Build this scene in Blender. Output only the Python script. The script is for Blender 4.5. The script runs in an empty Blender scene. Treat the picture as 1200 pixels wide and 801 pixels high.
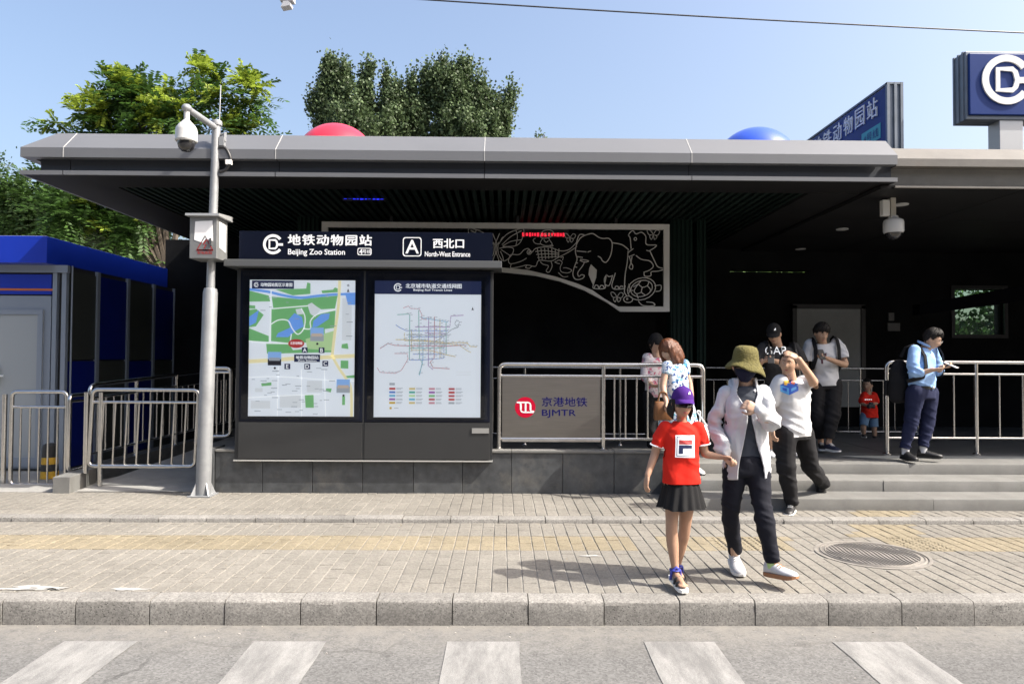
import bpy, bmesh, math, random
import numpy as np
from mathutils import Vector, Matrix, Euler, noise as mnoise
from mathutils.bvhtree import BVHTree
random.seed(7); RNG = np.random.default_rng(7)
SC = bpy.context.scene
COL = SC.collection

# ------------------------------------------------------------------ camera, sky, sun, exposure
CAM_Z = 1.70
cam_data = bpy.data.cameras.new('camera')
cam_data.sensor_width = 36.0
cam_data.lens = 25.5
cam_data.clip_end = 3000
cam = bpy.data.objects.new('camera', cam_data)
COL.objects.link(cam)
YAW, PITCH, ROLL = math.radians(0.7), math.radians(1.42), math.radians(0.32)
CAM_R = Matrix.Rotation(-YAW, 3, 'Z') @ Matrix.Rotation(math.pi / 2 + PITCH, 3, 'X') @ Matrix.Rotation(ROLL, 3, 'Z')
cam.matrix_world = Matrix.Translation((0, 0, CAM_Z)) @ CAM_R.to_4x4()
SC.camera = cam

SUN_EL, SUN_AZ = math.radians(46), math.radians(106)      # azimuth clockwise from +Y
world = bpy.data.worlds.new('World'); SC.world = world; world.use_nodes = True
wn = world.node_tree
bg = wn.nodes['Background']
sky = wn.nodes.new('ShaderNodeTexSky'); sky.sky_type = 'NISHITA'; sky.sun_disc = False
sky.sun_elevation = SUN_EL; sky.sun_rotation = SUN_AZ
sky.air_density = 1.0; sky.dust_density = 6.0; sky.ozone_density = 1.0
wn.links.new(sky.outputs[0], bg.inputs[0]); bg.inputs[1].default_value = 0.15
sun_d = bpy.data.lights.new('sun', 'SUN'); sun_d.energy = 4.2; sun_d.angle = math.radians(0.53); sun_d.color = (1.0, 0.945, 0.86)
sun = bpy.data.objects.new('sun', sun_d); COL.objects.link(sun)
sdir = Vector((math.sin(SUN_AZ) * math.cos(SUN_EL), math.cos(SUN_AZ) * math.cos(SUN_EL), math.sin(SUN_EL)))
sun.rotation_euler = sdir.to_track_quat('Z', 'Y').to_euler(); sun.location = (20, -8, 22)
SC.view_settings.view_transform = 'Standard'; SC.view_settings.look = 'None'
SC.view_settings.exposure = 1.07; SC.view_settings.gamma = 1.0; SC.view_settings.use_curve_mapping = False
SC.cycles.use_denoising = True
SC.cycles.max_bounces = 6

F_PX = 850.0
def W(px, py, d):
    """world point at depth d (metres along +Y) that was surveyed at photograph position (px, py)"""
    r = CAM_R @ Vector(((px - 600) / F_PX, (400.5 - py) / F_PX, -1))
    t = d / r.y
    return Vector((r.x * t, d, CAM_Z + r.z * t))

# ------------------------------------------------------------------ materials
MATS = {}
def nt(mat): return mat.node_tree
def mat(name, color, rough=0.6, metal=0.0, var=0.0, vscale=6.0, bump=0.0, bscale=60.0, spec=0.5, island=0.0, objrand=0.0,
        stain=None, stain_scale=2.0, stain_amt=0.5, coat=0.0, trans=0.0, emit=None, emit_s=0.0, stretch=None, sheen=0.0, grain=0.0, gscale=220.0):
    if name in MATS: return MATS[name]
    m = bpy.data.materials.new(name); m.use_nodes = True
    t = m.node_tree; b = t.nodes['Principled BSDF']; L = t.links.new
    b.inputs['Roughness'].default_value = rough; b.inputs['Metallic'].default_value = metal
    b.inputs['Specular IOR Level'].default_value = spec
    b.inputs['Coat Weight'].default_value = coat
    b.inputs['Sheen Weight'].default_value = sheen
    tc = t.nodes.new('ShaderNodeTexCoord')
    co = tc.outputs['Object']
    if stretch:
        mp = t.nodes.new('ShaderNodeMapping'); mp.inputs['Scale'].default_value = stretch
        L(co, mp.inputs[0]); co = mp.outputs[0]
    geo = t.nodes.new('ShaderNodeNewGeometry')
    pos = geo.outputs['Position']
    cur = t.nodes.new('ShaderNodeRGB'); cur.outputs[0].default_value = (*color, 1); c = cur.outputs[0]
    def scale_by(c, fac_socket, amt):
        mr = t.nodes.new('ShaderNodeMapRange'); mr.inputs['To Min'].default_value = 1 - amt; mr.inputs['To Max'].default_value = 1 + amt
        L(fac_socket, mr.inputs[0])
        mx = t.nodes.new('ShaderNodeVectorMath'); mx.operation = 'SCALE'
        L(c, mx.inputs[0]); L(mr.outputs[0], mx.inputs['Scale'])
        return mx.outputs[0]
    def noise(scale, detail=5, rgh=0.6, src=None):
        n = t.nodes.new('ShaderNodeTexNoise'); n.inputs['Scale'].default_value = scale
        n.inputs['Detail'].default_value = detail; n.inputs['Roughness'].default_value = rgh
        L(src if src is not None else co, n.inputs['Vector'])
        return n.outputs[0]
    if island: c = scale_by(c, geo.outputs['Random Per Island'], island)
    if objrand:
        oi = t.nodes.new('ShaderNodeObjectInfo'); c = scale_by(c, oi.outputs['Random'], objrand)
    if var:
        st = t.nodes.new('ShaderNodeMapRange'); st.inputs['From Min'].default_value = 0.3; st.inputs['From Max'].default_value = 0.7
        L(noise(vscale, src=pos if not stretch else None), st.inputs[0])
        c = scale_by(c, st.outputs[0], var)
    if grain: c = scale_by(c, noise(gscale, 2, 0.8, src=pos), grain)
    if stain:
        rp = t.nodes.new('ShaderNodeValToRGB'); rp.color_ramp.elements[0].position = 0.52; rp.color_ramp.elements[1].position = 0.72
        L(noise(stain_scale, 8, 0.7, src=pos), rp.inputs[0])
        mu = t.nodes.new('ShaderNodeMath'); mu.operation = 'MULTIPLY'; mu.inputs[1].default_value = stain_amt
        L(rp.outputs[0], mu.inputs[0])
        mx = t.nodes.new('ShaderNodeMix'); mx.data_type = 'RGBA'; mx.inputs['B'].default_value = (*stain, 1)
        L(mu.outputs[0], mx.inputs['Factor']); L(c, mx.inputs['A']); c = mx.outputs['Result']
    L(c, b.inputs['Base Color'])
    if bump:
        bp = t.nodes.new('ShaderNodeBump'); bp.inputs['Strength'].default_value = bump; bp.inputs['Distance'].default_value = 0.01
        L(noise(bscale, 4, 0.65, src=pos if not stretch else None), bp.inputs['Height']); L(bp.outputs[0], b.inputs['Normal'])
    if emit:
        b.inputs['Emission Color'].default_value = (*emit, 1); b.inputs['Emission Strength'].default_value = emit_s
    if trans:
        out = t.nodes['Material Output']
        tr = t.nodes.new('ShaderNodeBsdfTranslucent'); L(c, tr.inputs[0])
        ms = t.nodes.new('ShaderNodeMixShader'); ms.inputs[0].default_value = trans
        L(b.outputs[0], ms.inputs[1]); L(tr.outputs[0], ms.inputs[2]); L(ms.outputs[0], out.inputs[0])
    MATS[name] = m
    return m

def glass_mat(name, tint=(1, 1, 1), refl=0.08, rough=0.02):
    m = bpy.data.materials.new(name); m.use_nodes = True; t = m.node_tree; t.nodes.clear(); L = t.links.new
    o = t.nodes.new('ShaderNodeOutputMaterial'); a = t.nodes.new('ShaderNodeBsdfTransparent'); a.inputs[0].default_value = (*tint, 1)
    g = t.nodes.new('ShaderNodeBsdfGlossy'); g.inputs['Roughness'].default_value = rough
    lw = t.nodes.new('ShaderNodeFresnel'); lw.inputs[0].default_value = 1.45
    mx = t.nodes.new('ShaderNodeMixShader'); L(lw.outputs[0], mx.inputs[0]); L(a.outputs[0], mx.inputs[1]); L(g.outputs[0], mx.inputs[2]); L(mx.outputs[0], o.inputs[0])
    MATS[name] = m; return m

def worn_paint_mat(name, paint, under, scale=9.0, lo=0.42, hi=0.6):
    m = bpy.data.materials.new(name); m.use_nodes = True; t = m.node_tree; L = t.links.new; b = t.nodes['Principled BSDF']
    g = t.nodes.new('ShaderNodeNewGeometry')
    n1 = t.nodes.new('ShaderNodeTexNoise'); n1.inputs['Scale'].default_value = scale; n1.inputs['Detail'].default_value = 10; n1.inputs['Roughness'].default_value = 0.75
    mp = t.nodes.new('ShaderNodeMapping'); mp.inputs['Scale'].default_value = (1.0, 0.25, 1.0)
    L(g.outputs['Position'], mp.inputs[0]); L(mp.outputs[0], n1.inputs['Vector'])
    n2 = t.nodes.new('ShaderNodeTexNoise'); n2.inputs['Scale'].default_value = 170; n2.inputs['Detail'].default_value = 3
    L(g.outputs['Position'], n2.inputs['Vector'])
    ad = t.nodes.new('ShaderNodeMath'); ad.operation = 'MULTIPLY_ADD'; ad.inputs[1].default_value = 0.35; L(n2.outputs[0], ad.inputs[0]); L(n1.outputs[0], ad.inputs[2])
    rp = t.nodes.new('ShaderNodeValToRGB'); rp.color_ramp.elements[0].position = lo + 0.17; rp.color_ramp.elements[1].position = hi + 0.17
    rp.color_ramp.elements[0].color = (*paint, 1); rp.color_ramp.elements[1].color = (*under, 1)
    L(ad.outputs[0], rp.inputs[0]); L(rp.outputs[0], b.inputs['Base Color']); b.inputs['Roughness'].default_value = 0.8
    bp = t.nodes.new('ShaderNodeBump'); bp.inputs['Strength'].default_value = 0.5; bp.inputs['Distance'].default_value = 0.006
    L(n2.outputs[0], bp.inputs['Height']); L(bp.outputs[0], b.inputs['Normal'])
    MATS[name] = m; return m

def stone_mat(name, color, cell=70.0, contrast=0.35, big=0.15, bigscale=1.2, dust=None, pits=0.0, rough=0.9, objrand=0.0, bump=0.4, crack=None):
    """aggregate: small voronoi grains of uneven tone, broad tone changes, dark pits, optional cracks and a dusty gutter"""
    m = bpy.data.materials.new(name); m.use_nodes = True; t = m.node_tree; L = t.links.new; b = t.nodes['Principled BSDF']; b.inputs['Roughness'].default_value = rough
    b.inputs['Specular IOR Level'].default_value = 0.25
    g = t.nodes.new('ShaderNodeNewGeometry'); P = g.outputs['Position']
    def N(kind, **k):
        n = t.nodes.new(kind)
        for a, v in k.items(): n.inputs[a].default_value = v
        return n
    def rng(sock, a, b_, lo, hi):
        n = t.nodes.new('ShaderNodeMapRange'); n.inputs[1].default_value = a; n.inputs[2].default_value = b_; n.inputs[3].default_value = lo; n.inputs[4].default_value = hi; L(sock, n.inputs[0]); return n.outputs[0]
    def mul(a, b_):
        n = t.nodes.new('ShaderNodeMath'); n.operation = 'MULTIPLY'; L(a, n.inputs[0]); L(b_, n.inputs[1]); return n.outputs[0]
    v = N('ShaderNodeTexVoronoi', Scale=cell); L(P, v.inputs['Vector']); sp = t.nodes.new('ShaderNodeSeparateColor'); L(v.outputs['Color'], sp.inputs[0])
    f = rng(sp.outputs[0], 0, 1, 1-contrast, 1+contrast)
    n1 = N('ShaderNodeTexNoise', Scale=bigscale, Detail=9.0, Roughness=0.65); L(P, n1.inputs['Vector']); f = mul(f, rng(n1.outputs[0], 0.3, 0.7, 1-big, 1+big))
    n3 = N('ShaderNodeTexNoise', Scale=bigscale*9, Detail=6.0, Roughness=0.7); L(P, n3.inputs['Vector']); f = mul(f, rng(n3.outputs[0], 0.3, 0.7, 1-big*.7, 1+big*.7))
    if objrand:
        oi = t.nodes.new('ShaderNodeObjectInfo'); f = mul(f, rng(oi.outputs['Random'], 0, 1, 1-objrand, 1+objrand))
    if pits:
        v2 = N('ShaderNodeTexVoronoi', Scale=cell*.55); L(P, v2.inputs['Vector']); s2 = t.nodes.new('ShaderNodeSeparateColor'); L(v2.outputs['Color'], s2.inputs[0])
        near = rng(v2.outputs['Distance'], 0.12, 0.3, 1, 0); pick = rng(s2.outputs[1], 0.80, 0.82, 0, pits); q = mul(near, pick)
        i = t.nodes.new('ShaderNodeMath'); i.operation = 'SUBTRACT'; i.inputs[0].default_value = 1; L(q, i.inputs[1]); f = mul(f, i.outputs[0])
    if crack:
        wn_ = N('ShaderNodeTexNoise', Scale=3.0, Detail=6.0); L(P, wn_.inputs['Vector']); mx = t.nodes.new('ShaderNodeMix'); mx.data_type = 'RGBA'; mx.inputs['Factor'].default_value = 0.25; L(P, mx.inputs['A']); L(wn_.outputs[1], mx.inputs['B'])
        v3 = t.nodes.new('ShaderNodeTexVoronoi'); v3.feature = 'DISTANCE_TO_EDGE'; v3.inputs['Scale'].default_value = crack; L(mx.outputs['Result'], v3.inputs['Vector'])
        n4 = N('ShaderNodeTexNoise', Scale=0.9, Detail=2.0); L(P, n4.inputs['Vector'])
        lim = rng(n4.outputs[0], 0.5, 0.62, 1.0, 0.72); ed = rng(v3.outputs['Distance'], 0.004, 0.012, 0, 1); mxm = t.nodes.new('ShaderNodeMath'); mxm.operation = 'MAXIMUM'; L(lim, mxm.inputs[0]); L(ed, mxm.inputs[1]); f = mul(f, mxm.outputs[0])
    sc = t.nodes.new('ShaderNodeVectorMath'); sc.operation = 'SCALE'; sc.inputs[0].default_value = color; L(f, sc.inputs['Scale']); c = sc.outputs[0]
    if dust:
        y0, y1, dc = dust; xyz = t.nodes.new('ShaderNodeSeparateXYZ'); L(P, xyz.inputs[0]); d = mul(rng(xyz.outputs[1], y0, y1, 0, 1), rng(n3.outputs[0], 0.35, 0.6, 0.2, 0.9))
        mx = t.nodes.new('ShaderNodeMix'); mx.data_type = 'RGBA'; L(d, mx.inputs['Factor']); L(c, mx.inputs['A']); mx.inputs['B'].default_value = (*dc, 1); c = mx.outputs['Result']
    L(c, b.inputs['Base Color'])
    bp = t.nodes.new('ShaderNodeBump'); bp.inputs['Strength'].default_value = bump; bp.inputs['Distance'].default_value = 0.004; L(f, bp.inputs['Height']); L(bp.outputs[0], b.inputs['Normal'])
    MATS[name] = m; return m

def floral_mat(name, base, cols, scale=22):
    m = bpy.data.materials.new(name); m.use_nodes = True; t = m.node_tree; L = t.links.new; b = t.nodes['Principled BSDF']
    tc = t.nodes.new('ShaderNodeTexCoord')
    v = t.nodes.new('ShaderNodeTexVoronoi'); v.inputs['Scale'].default_value = scale
    n = t.nodes.new('ShaderNodeTexNoise'); n.inputs['Scale'].default_value = scale * 1.3
    ad = t.nodes.new('ShaderNodeMix'); ad.data_type = 'RGBA'; ad.inputs['Factor'].default_value = 0.09
    L(tc.outputs['Object'], n.inputs['Vector']); L(tc.outputs['Object'], ad.inputs['A']); L(n.outputs[1], ad.inputs['B']); L(ad.outputs['Result'], v.inputs['Vector'])
    sp = t.nodes.new('ShaderNodeSeparateColor'); L(v.outputs['Color'], sp.inputs[0])
    rp = t.nodes.new('ShaderNodeValToRGB'); rp.color_ramp.interpolation = 'CONSTANT'
    e = rp.color_ramp.elements; e[0].position = 0; e[0].color = (*cols[0], 1); e[1].position = 1.0 / len(cols); e[1].color = (*cols[1], 1)
    for i in range(2, len(cols)):
        q = e.new(i / len(cols)); q.color = (*cols[i], 1)
    L(sp.outputs[0], rp.inputs[0])
    lt = t.nodes.new('ShaderNodeMath'); lt.operation = 'LESS_THAN'; lt.inputs[1].default_value = 0.52; L(v.outputs['Distance'], lt.inputs[0])
    mx = t.nodes.new('ShaderNodeMix'); mx.data_type = 'RGBA'; mx.inputs['A'].default_value = (*base, 1)
    L(lt.outputs[0], mx.inputs['Factor']); L(rp.outputs[0], mx.inputs['B']); L(mx.outputs['Result'], b.inputs['Base Color']); b.inputs['Roughness'].default_value = 0.8
    MATS[name] = m; return m

# ------------------------------------------------------------------ mesh building
class MB:
    def __init__(s): s.v = []; s.f = []; s.m = []
    def add(s, vs, fs, mi=0):
        o = len(s.v); s.v += [tuple(p) for p in vs]
        for f in fs: s.f.append(tuple(i + o for i in f)); s.m.append(mi)
        return s
    def box(s, a, b, mi=0, ch=0.0):
        x0, y0, z0 = a; x1, y1, z1 = b
        if ch <= 0:
            return s.add([(x0,y0,z0),(x1,y0,z0),(x1,y1,z0),(x0,y1,z0),(x0,y0,z1),(x1,y0,z1),(x1,y1,z1),(x0,y1,z1)],
                  [(0,3,2,1),(4,5,6,7),(0,1,5,4),(1,2,6,5),(2,3,7,6),(3,0,4,7)], mi)
        c = ch; vs = []
        for (z, i) in ((z0, c), (z0 + c, 0), (z1 - c, 0), (z1, c)):
            vs += [(x0+i+c*(i==0),y0+i,z),(x1-i-c*(i==0),y0+i,z),(x1-i,y0+i+c*(i==0),z),(x1-i,y1-i-c*(i==0),z),(x1-i-c*(i==0),y1-i,z),(x0+i+c*(i==0),y1-i,z),(x0+i,y1-i-c*(i==0),z),(x0+i,y0+i+c*(i==0),z)]
        fs = [tuple(range(7, -1, -1)), tuple(range(24, 32))]
        for r in range(3):
            for k in range(8): fs.append((r*8+k, r*8+(k+1)%8, (r+1)*8+(k+1)%8, (r+1)*8+k))
        return s.add(vs, fs, mi)
    def prism(s, pts, axis, a, b, mi=0):
        """extrude a polygon given in the plane across `axis` from a to b"""
        def P(p, t):
            return (t, p[0], p[1]) if axis == 'x' else (p[0], t, p[1]) if axis == 'y' else (p[0], p[1], t)
        n = len(pts)
        return s.add([P(p, a) for p in pts] + [P(p, b) for p in pts],
              [tuple(range(n))] + [tuple(range(2*n-1, n-1, -1))] + [(i, i+n, (i+1)%n+n, (i+1)%n) for i in range(n)], mi)
    def tube(s, pts, r, seg=10, mi=0, caps=True, radii=None):
        pts = [Vector(p) for p in pts]; n = len(pts)
        T = [(pts[min(i+1,n-1)] - pts[max(i-1,0)]).normalized() for i in range(n)]
        ref = Vector((0,0,1)) if abs(T[0].z) < 0.9 else Vector((0,1,0))
        u = T[0].cross(ref).normalized(); vs = []
        for i in range(n):
            u = (u - T[i]*u.dot(T[i])).normalized(); w = T[i].cross(u)
            rr = radii[i] if radii else r
            k = 1.0
            if 0 < i < n-1:
                c = (pts[i]-pts[i-1]).normalized().dot((pts[i+1]-pts[i]).normalized()); k = 1/max(0.5, math.sqrt((1+c)/2))
            for j in range(seg):
                a = 2*math.pi*j/seg; vs.append(pts[i] + (u*math.cos(a) + w*math.sin(a))*rr*(k if n > 2 else 1))
        fs = []
        for i in range(n-1):
            for j in range(seg): fs.append((i*seg+j, i*seg+(j+1)%seg, (i+1)*seg+(j+1)%seg, (i+1)*seg+j))
        if caps: fs += [tuple(range(seg-1,-1,-1)), tuple(range((n-1)*seg, n*seg))]
        return s.add(vs, fs, mi)
    def lathe(s, prof, c=(0,0,0), seg=24, mi=0):
        vs = []; c = Vector(c); n = len(prof)
        for (r, z) in prof:
            for j in range(seg):
                a = 2*math.pi*j/seg; vs.append((c.x+r*math.cos(a), c.y+r*math.sin(a), c.z+z))
        fs = [(i*seg+j, i*seg+(j+1)%seg, (i+1)*seg+(j+1)%seg, (i+1)*seg+j) for i in range(n-1) for j in range(seg)]
        fs += [tuple(range(seg-1,-1,-1)), tuple(range((n-1)*seg, n*seg))]
        return s.add(vs, fs, mi)
    def sphere(s, c, r, seg=16, rings=10, mi=0, M=None):
        c = Vector(c); rx, ry, rz = (r, r, r) if isinstance(r, (int, float)) else r
        vs = []
        for i in range(rings+1):
            e = math.pi*(i/rings - 0.5)
            e = max(min(e, math.pi/2-0.02), -math.pi/2+0.02)
            for j in range(seg):
                a = 2*math.pi*j/seg
                p = Vector((rx*math.cos(e)*math.cos(a), ry*math.cos(e)*math.sin(a), rz*math.sin(e)))
                vs.append(c + (M @ p if M else p))
        fs = [(i*seg+j, i*seg+(j+1)%seg, (i+1)*seg+(j+1)%seg, (i+1)*seg+j) for i in range(rings) for j in range(seg)]
        fs += [tuple(range(seg-1,-1,-1)), tuple(range(rings*seg, (rings+1)*seg))]
        return s.add(vs, fs, mi)

def fillet(pts, r, n=5):
    pts = [Vector(p) for p in pts]; out = [pts[0]]
    for i in range(1, len(pts)-1):
        a = (pts[i-1]-pts[i]); b = (pts[i+1]-pts[i]); rr = min(r, a.length*0.49, b.length*0.49)
        A = pts[i]+a.normalized()*rr; B = pts[i]+b.normalized()*rr
        for k in range(n+1):
            t = k/n; out.append(A*(1-t)**2 + pts[i]*2*t*(1-t) + B*t*t)
    out.append(pts[-1]); return out

def np_mesh(name, v, f, mats=(), smooth=False):
    """fast mesh from an (n,3) array and an (m,k) face array"""
    v = np.asarray(v, dtype=np.float32); f = np.asarray(f, dtype=np.int32)
    me = bpy.data.meshes.new(name); k = f.shape[1]
    me.vertices.add(len(v)); me.vertices.foreach_set('co', v.ravel())
    me.loops.add(f.size); me.loops.foreach_set('vertex_index', f.ravel())
    me.polygons.add(len(f)); me.polygons.foreach_set('loop_start', np.arange(0, f.size, k, dtype=np.int32))
    if smooth: me.polygons.foreach_set('use_smooth', np.ones(len(f), dtype=bool))
    for m in mats: me.materials.append(m)
    me.update(calc_edges=True); return me

def tag(o, label=None, cat=None, group=None, kind=None):
    if label: o['label'] = label
    if cat: o['category'] = cat
    if group: o['group'] = group
    if kind: o['kind'] = kind
    return o

def empty(name, loc, label=None, cat=None, group=None):
    o = bpy.data.objects.new(name, None); COL.objects.link(o); o.location = loc; o.empty_display_size = 0.1
    return tag(o, label, cat, group)

def wloc(o):
    p = Vector((0,0,0))
    while o is not None: p = p + o.location; o = o.parent
    return p

def link(name, me, parent=None, loc=(0,0,0)):
    o = bpy.data.objects.new(name, me); COL.objects.link(o); o.location = loc
    if parent is not None: o.parent = parent
    return o

def build(name, mb, mats, parent=None, base=None, smooth=0, recalc=True, bevel=0):
    """links the mesh builder as one object; vertices are in world space and are made local to the parent (or base)"""
    if not isinstance(mats, (list, tuple)): mats = [mats]
    off = wloc(parent) if parent is not None else Vector(base if base is not None else (0,0,0))
    me = bpy.data.meshes.new(name)
    me.from_pydata([(x-off.x, y-off.y, z-off.z) for (x,y,z) in mb.v], [], mb.f)
    for m in mats: me.materials.append(m)
    if len(mats) > 1: me.polygons.foreach_set('material_index', mb.m)
    if recalc or bevel:
        bm = bmesh.new(); bm.from_mesh(me)
        if bevel: bmesh.ops.bevel(bm, geom=list(bm.edges), offset=bevel, segments=2, affect='EDGES', profile=0.5)
        bmesh.ops.recalc_face_normals(bm, faces=bm.faces); bm.to_mesh(me); bm.free()
    if smooth:
        me.polygons.foreach_set('use_smooth', [True]*len(me.polygons)); me.set_sharp_from_angle(angle=math.radians(smooth))
    me.update()
    return link(name, me, parent, (0,0,0) if parent is not None else off)

def text_polys(s, offset=0.0, extrude=0.0, spacing=1.0):
    cu = bpy.data.curves.new('lettering', 'FONT'); cu.body = s; cu.offset = offset; cu.extrude = extrude; cu.resolution_u = 3
    cu.space_character = spacing
    o = bpy.data.objects.new('lettering', cu); COL.objects.link(o)
    dg = bpy.context.evaluated_depsgraph_get(); me = bpy.data.meshes.new_from_object(o.evaluated_get(dg))
    v = np.array([tuple(p.co) for p in me.vertices]); f = [tuple(p.vertices) for p in me.polygons]
    bpy.data.objects.remove(o); bpy.data.curves.remove(cu); bpy.data.meshes.remove(me)
    return v, f

def text_into(mb, s, center, right, up, w=None, h=None, mi=0, offset=0.015, depth=0.0, spacing=1.0):
    """writes s centred at `center`, fitted to width w and/or height h; offset thickens the strokes by overprinting"""
    v, f = text_polys(s, 0.0, 0.1 if depth else 0.0, spacing)
    lo, hi = v.min(0), v.max(0); sz = hi - lo
    kx = w / sz[0] if w else None; ky = h / sz[1] if h else None
    kx = kx or ky; ky = ky or kx
    right, up = Vector(right).normalized(), Vector(up).normalized(); nrm = right.cross(up); c = Vector(center)
    mid = (lo + hi) / 2
    sh = [(0,0)] if offset < .005 or depth else [(-1,0),(1,0),(0,-.7),(0,.7)]
    for q, (sx, sy) in enumerate(sh):
        vs = [c + right*((p[0]-mid[0]+sx*offset)*kx) + up*((p[1]-mid[1]+sy*offset)*ky) + nrm*((p[2]/0.1*depth/2 if depth else 0)+q*.00012) for p in v]
        mb.add(vs, f, mi)
    return mb

def vnoise(p, seed=0):
    """vectorised smooth value noise in -1..1 for an (n,3) array"""
    p = np.asarray(p, dtype=np.float64) + 1000.0 + seed*17.3
    i = np.floor(p).astype(np.int64); f = p - i; u = f*f*(3-2*f)
    def h(a, b, c):
        n = (a*374761393 + b*668265263 + c*2147483647 + seed*1013) & 0xffffffff
        n = ((n ^ (n >> 13)) * 1274126177) & 0xffffffff
        return ((n ^ (n >> 16)) & 0xffff) / 32767.5 - 1
    r = 0
    for dx in (0,1):
        for dy in (0,1):
            for dz in (0,1):
                w = (u[:,0] if dx else 1-u[:,0])*(u[:,1] if dy else 1-u[:,1])*(u[:,2] if dz else 1-u[:,2])
                r = r + w*h(i[:,0]+dx, i[:,1]+dy, i[:,2]+dz)
    return r

# ------------------------------------------------------------------ shared materials
M_ASPHALT = stone_mat('asphalt', (0.132,0.131,0.128), 85, .24, .12, .9, dust=(4.15,4.72,(0.20,0.19,0.172)), pits=.5, bump=.5, crack=1.1)
M_PAINT = worn_paint_mat('worn_road_paint', (0.275, 0.272, 0.262), (0.138, 0.137, 0.134), 5.0, 0.36, 0.62)
M_KERB = stone_mat('kerb_concrete', (0.20,0.193,0.18), 110, .26, .16, 2.4, pits=.7, objrand=.09, bump=.35)
M_PAVER = stone_mat('grey_paver', (0.188,0.177,0.156), 95, .17, .13, 1.1, pits=.35, objrand=.065, bump=.25)
M_PAVER_I = stone_mat('grey_paver_field', (0.188,0.177,0.156), 95, .17, .13, 1.1, pits=.35, bump=.25)
M_YELLOW = stone_mat('yellow_paver', (0.215,0.186,0.132), 95, .17, .16, 1.6, pits=.35, objrand=.07, bump=.25)
M_SAND = mat('joint_sand', (0.20, 0.192, 0.175), 0.95, var=0.6, vscale=1.1, bump=0.6, bscale=150)
M_GRANITE = mat('dark_granite', (0.06, 0.064, 0.068), 0.42, var=0.3, vscale=9.0, bump=0.15, bscale=140, objrand=0.12, grain=0.3, gscale=300, stain=(0.17,0.16,0.14), stain_scale=3.5, stain_amt=0.45)
M_STEP = mat('step_granite', (0.155, 0.154, 0.146), 0.75, var=0.14, vscale=4.0, bump=0.3, bscale=140, objrand=0.10, grain=0.25, gscale=260, stain=(0.11,0.105,0.095), stain_scale=3.0, stain_amt=0.45)
M_FLOOR = mat('platform_floor', (0.055, 0.060, 0.066), 0.5, var=0.15, vscale=3.0, objrand=0.10, grain=0.2, gscale=200)
M_STEEL = mat('stainless_steel', (0.62, 0.61, 0.59), 0.24, 1.0, var=0.08, vscale=12, bump=0.04, bscale=50)
M_STEELP = mat('brushed_steel_plate', (0.27, 0.255, 0.235), 0.42, 1.0, var=0.08, vscale=3.0, bump=0.05, bscale=40, stretch=(1,1,30))
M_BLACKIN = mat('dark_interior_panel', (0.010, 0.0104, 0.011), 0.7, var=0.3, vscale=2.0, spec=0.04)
M_BLACK = mat('black_metal', (0.02, 0.02, 0.021), 0.45, 0.0, var=0.2, vscale=6)
M_WHITE = mat('white_print', (0.80, 0.80, 0.80), 0.5)

# ------------------------------------------------------------------ road with zebra stripes
Z_PAV, Z_UP, Z_PLAT = 0.16, 0.20, 0.55
D_KERB = 4.69
g = MB(); g.add([(-400,-400,-0.02),(400,-400,-0.02),(400,900,-0.02),(-400,900,-0.02)], [(0,1,2,3)])
ground = build('ground', g, mat('far_ground', (0.22,0.21,0.19), 0.95, var=0.2, vscale=0.3)); tag(ground, kind='structure')
g = MB(); n = 60
g.add([(-60,-14,0),(60,-14,0),(60,D_KERB+0.03,0),(-60,D_KERB+0.03,0)], [(0,1,2,3)])
road = build('road', g, M_ASPHALT); tag(road, kind='structure')
for i, x in enumerate((112, 337, 566.5, 798, 1023)):
    a = W(x, 752 + (x-600)*0.004, 4.36)
    g = MB(); w = 0.215
    ys = np.linspace(1.2, 4.42, 14)
    vs = []
    for y in ys:
        vs += [(a.x - w + random.uniform(-.006,.006), y, 0.004), (a.x + w + random.uniform(-.006,.006), y, 0.004)]
    g.add(vs, [(2*k, 2*k+1, 2*k+3, 2*k+2) for k in range(len(ys)-1)])
    build('zebra_stripe', g, M_PAINT, road)
# debris and a dark patch by the kerb
g = MB()
for i in range(140):
    x = random.uniform(-4, 4.2); y = random.uniform(1.9, 4.66) if random.random() < .35 else random.uniform(4.45, 4.68); r = random.uniform(.002,.007)
    g.box((x,y,0.0),(x+r*random.uniform(.6,2),y+r,r*.7))
o = build('grit', g, mat('pale_grit', (0.35,0.33,0.30), 0.9, island=0.5), road); tag(o, kind='stuff')

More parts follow.
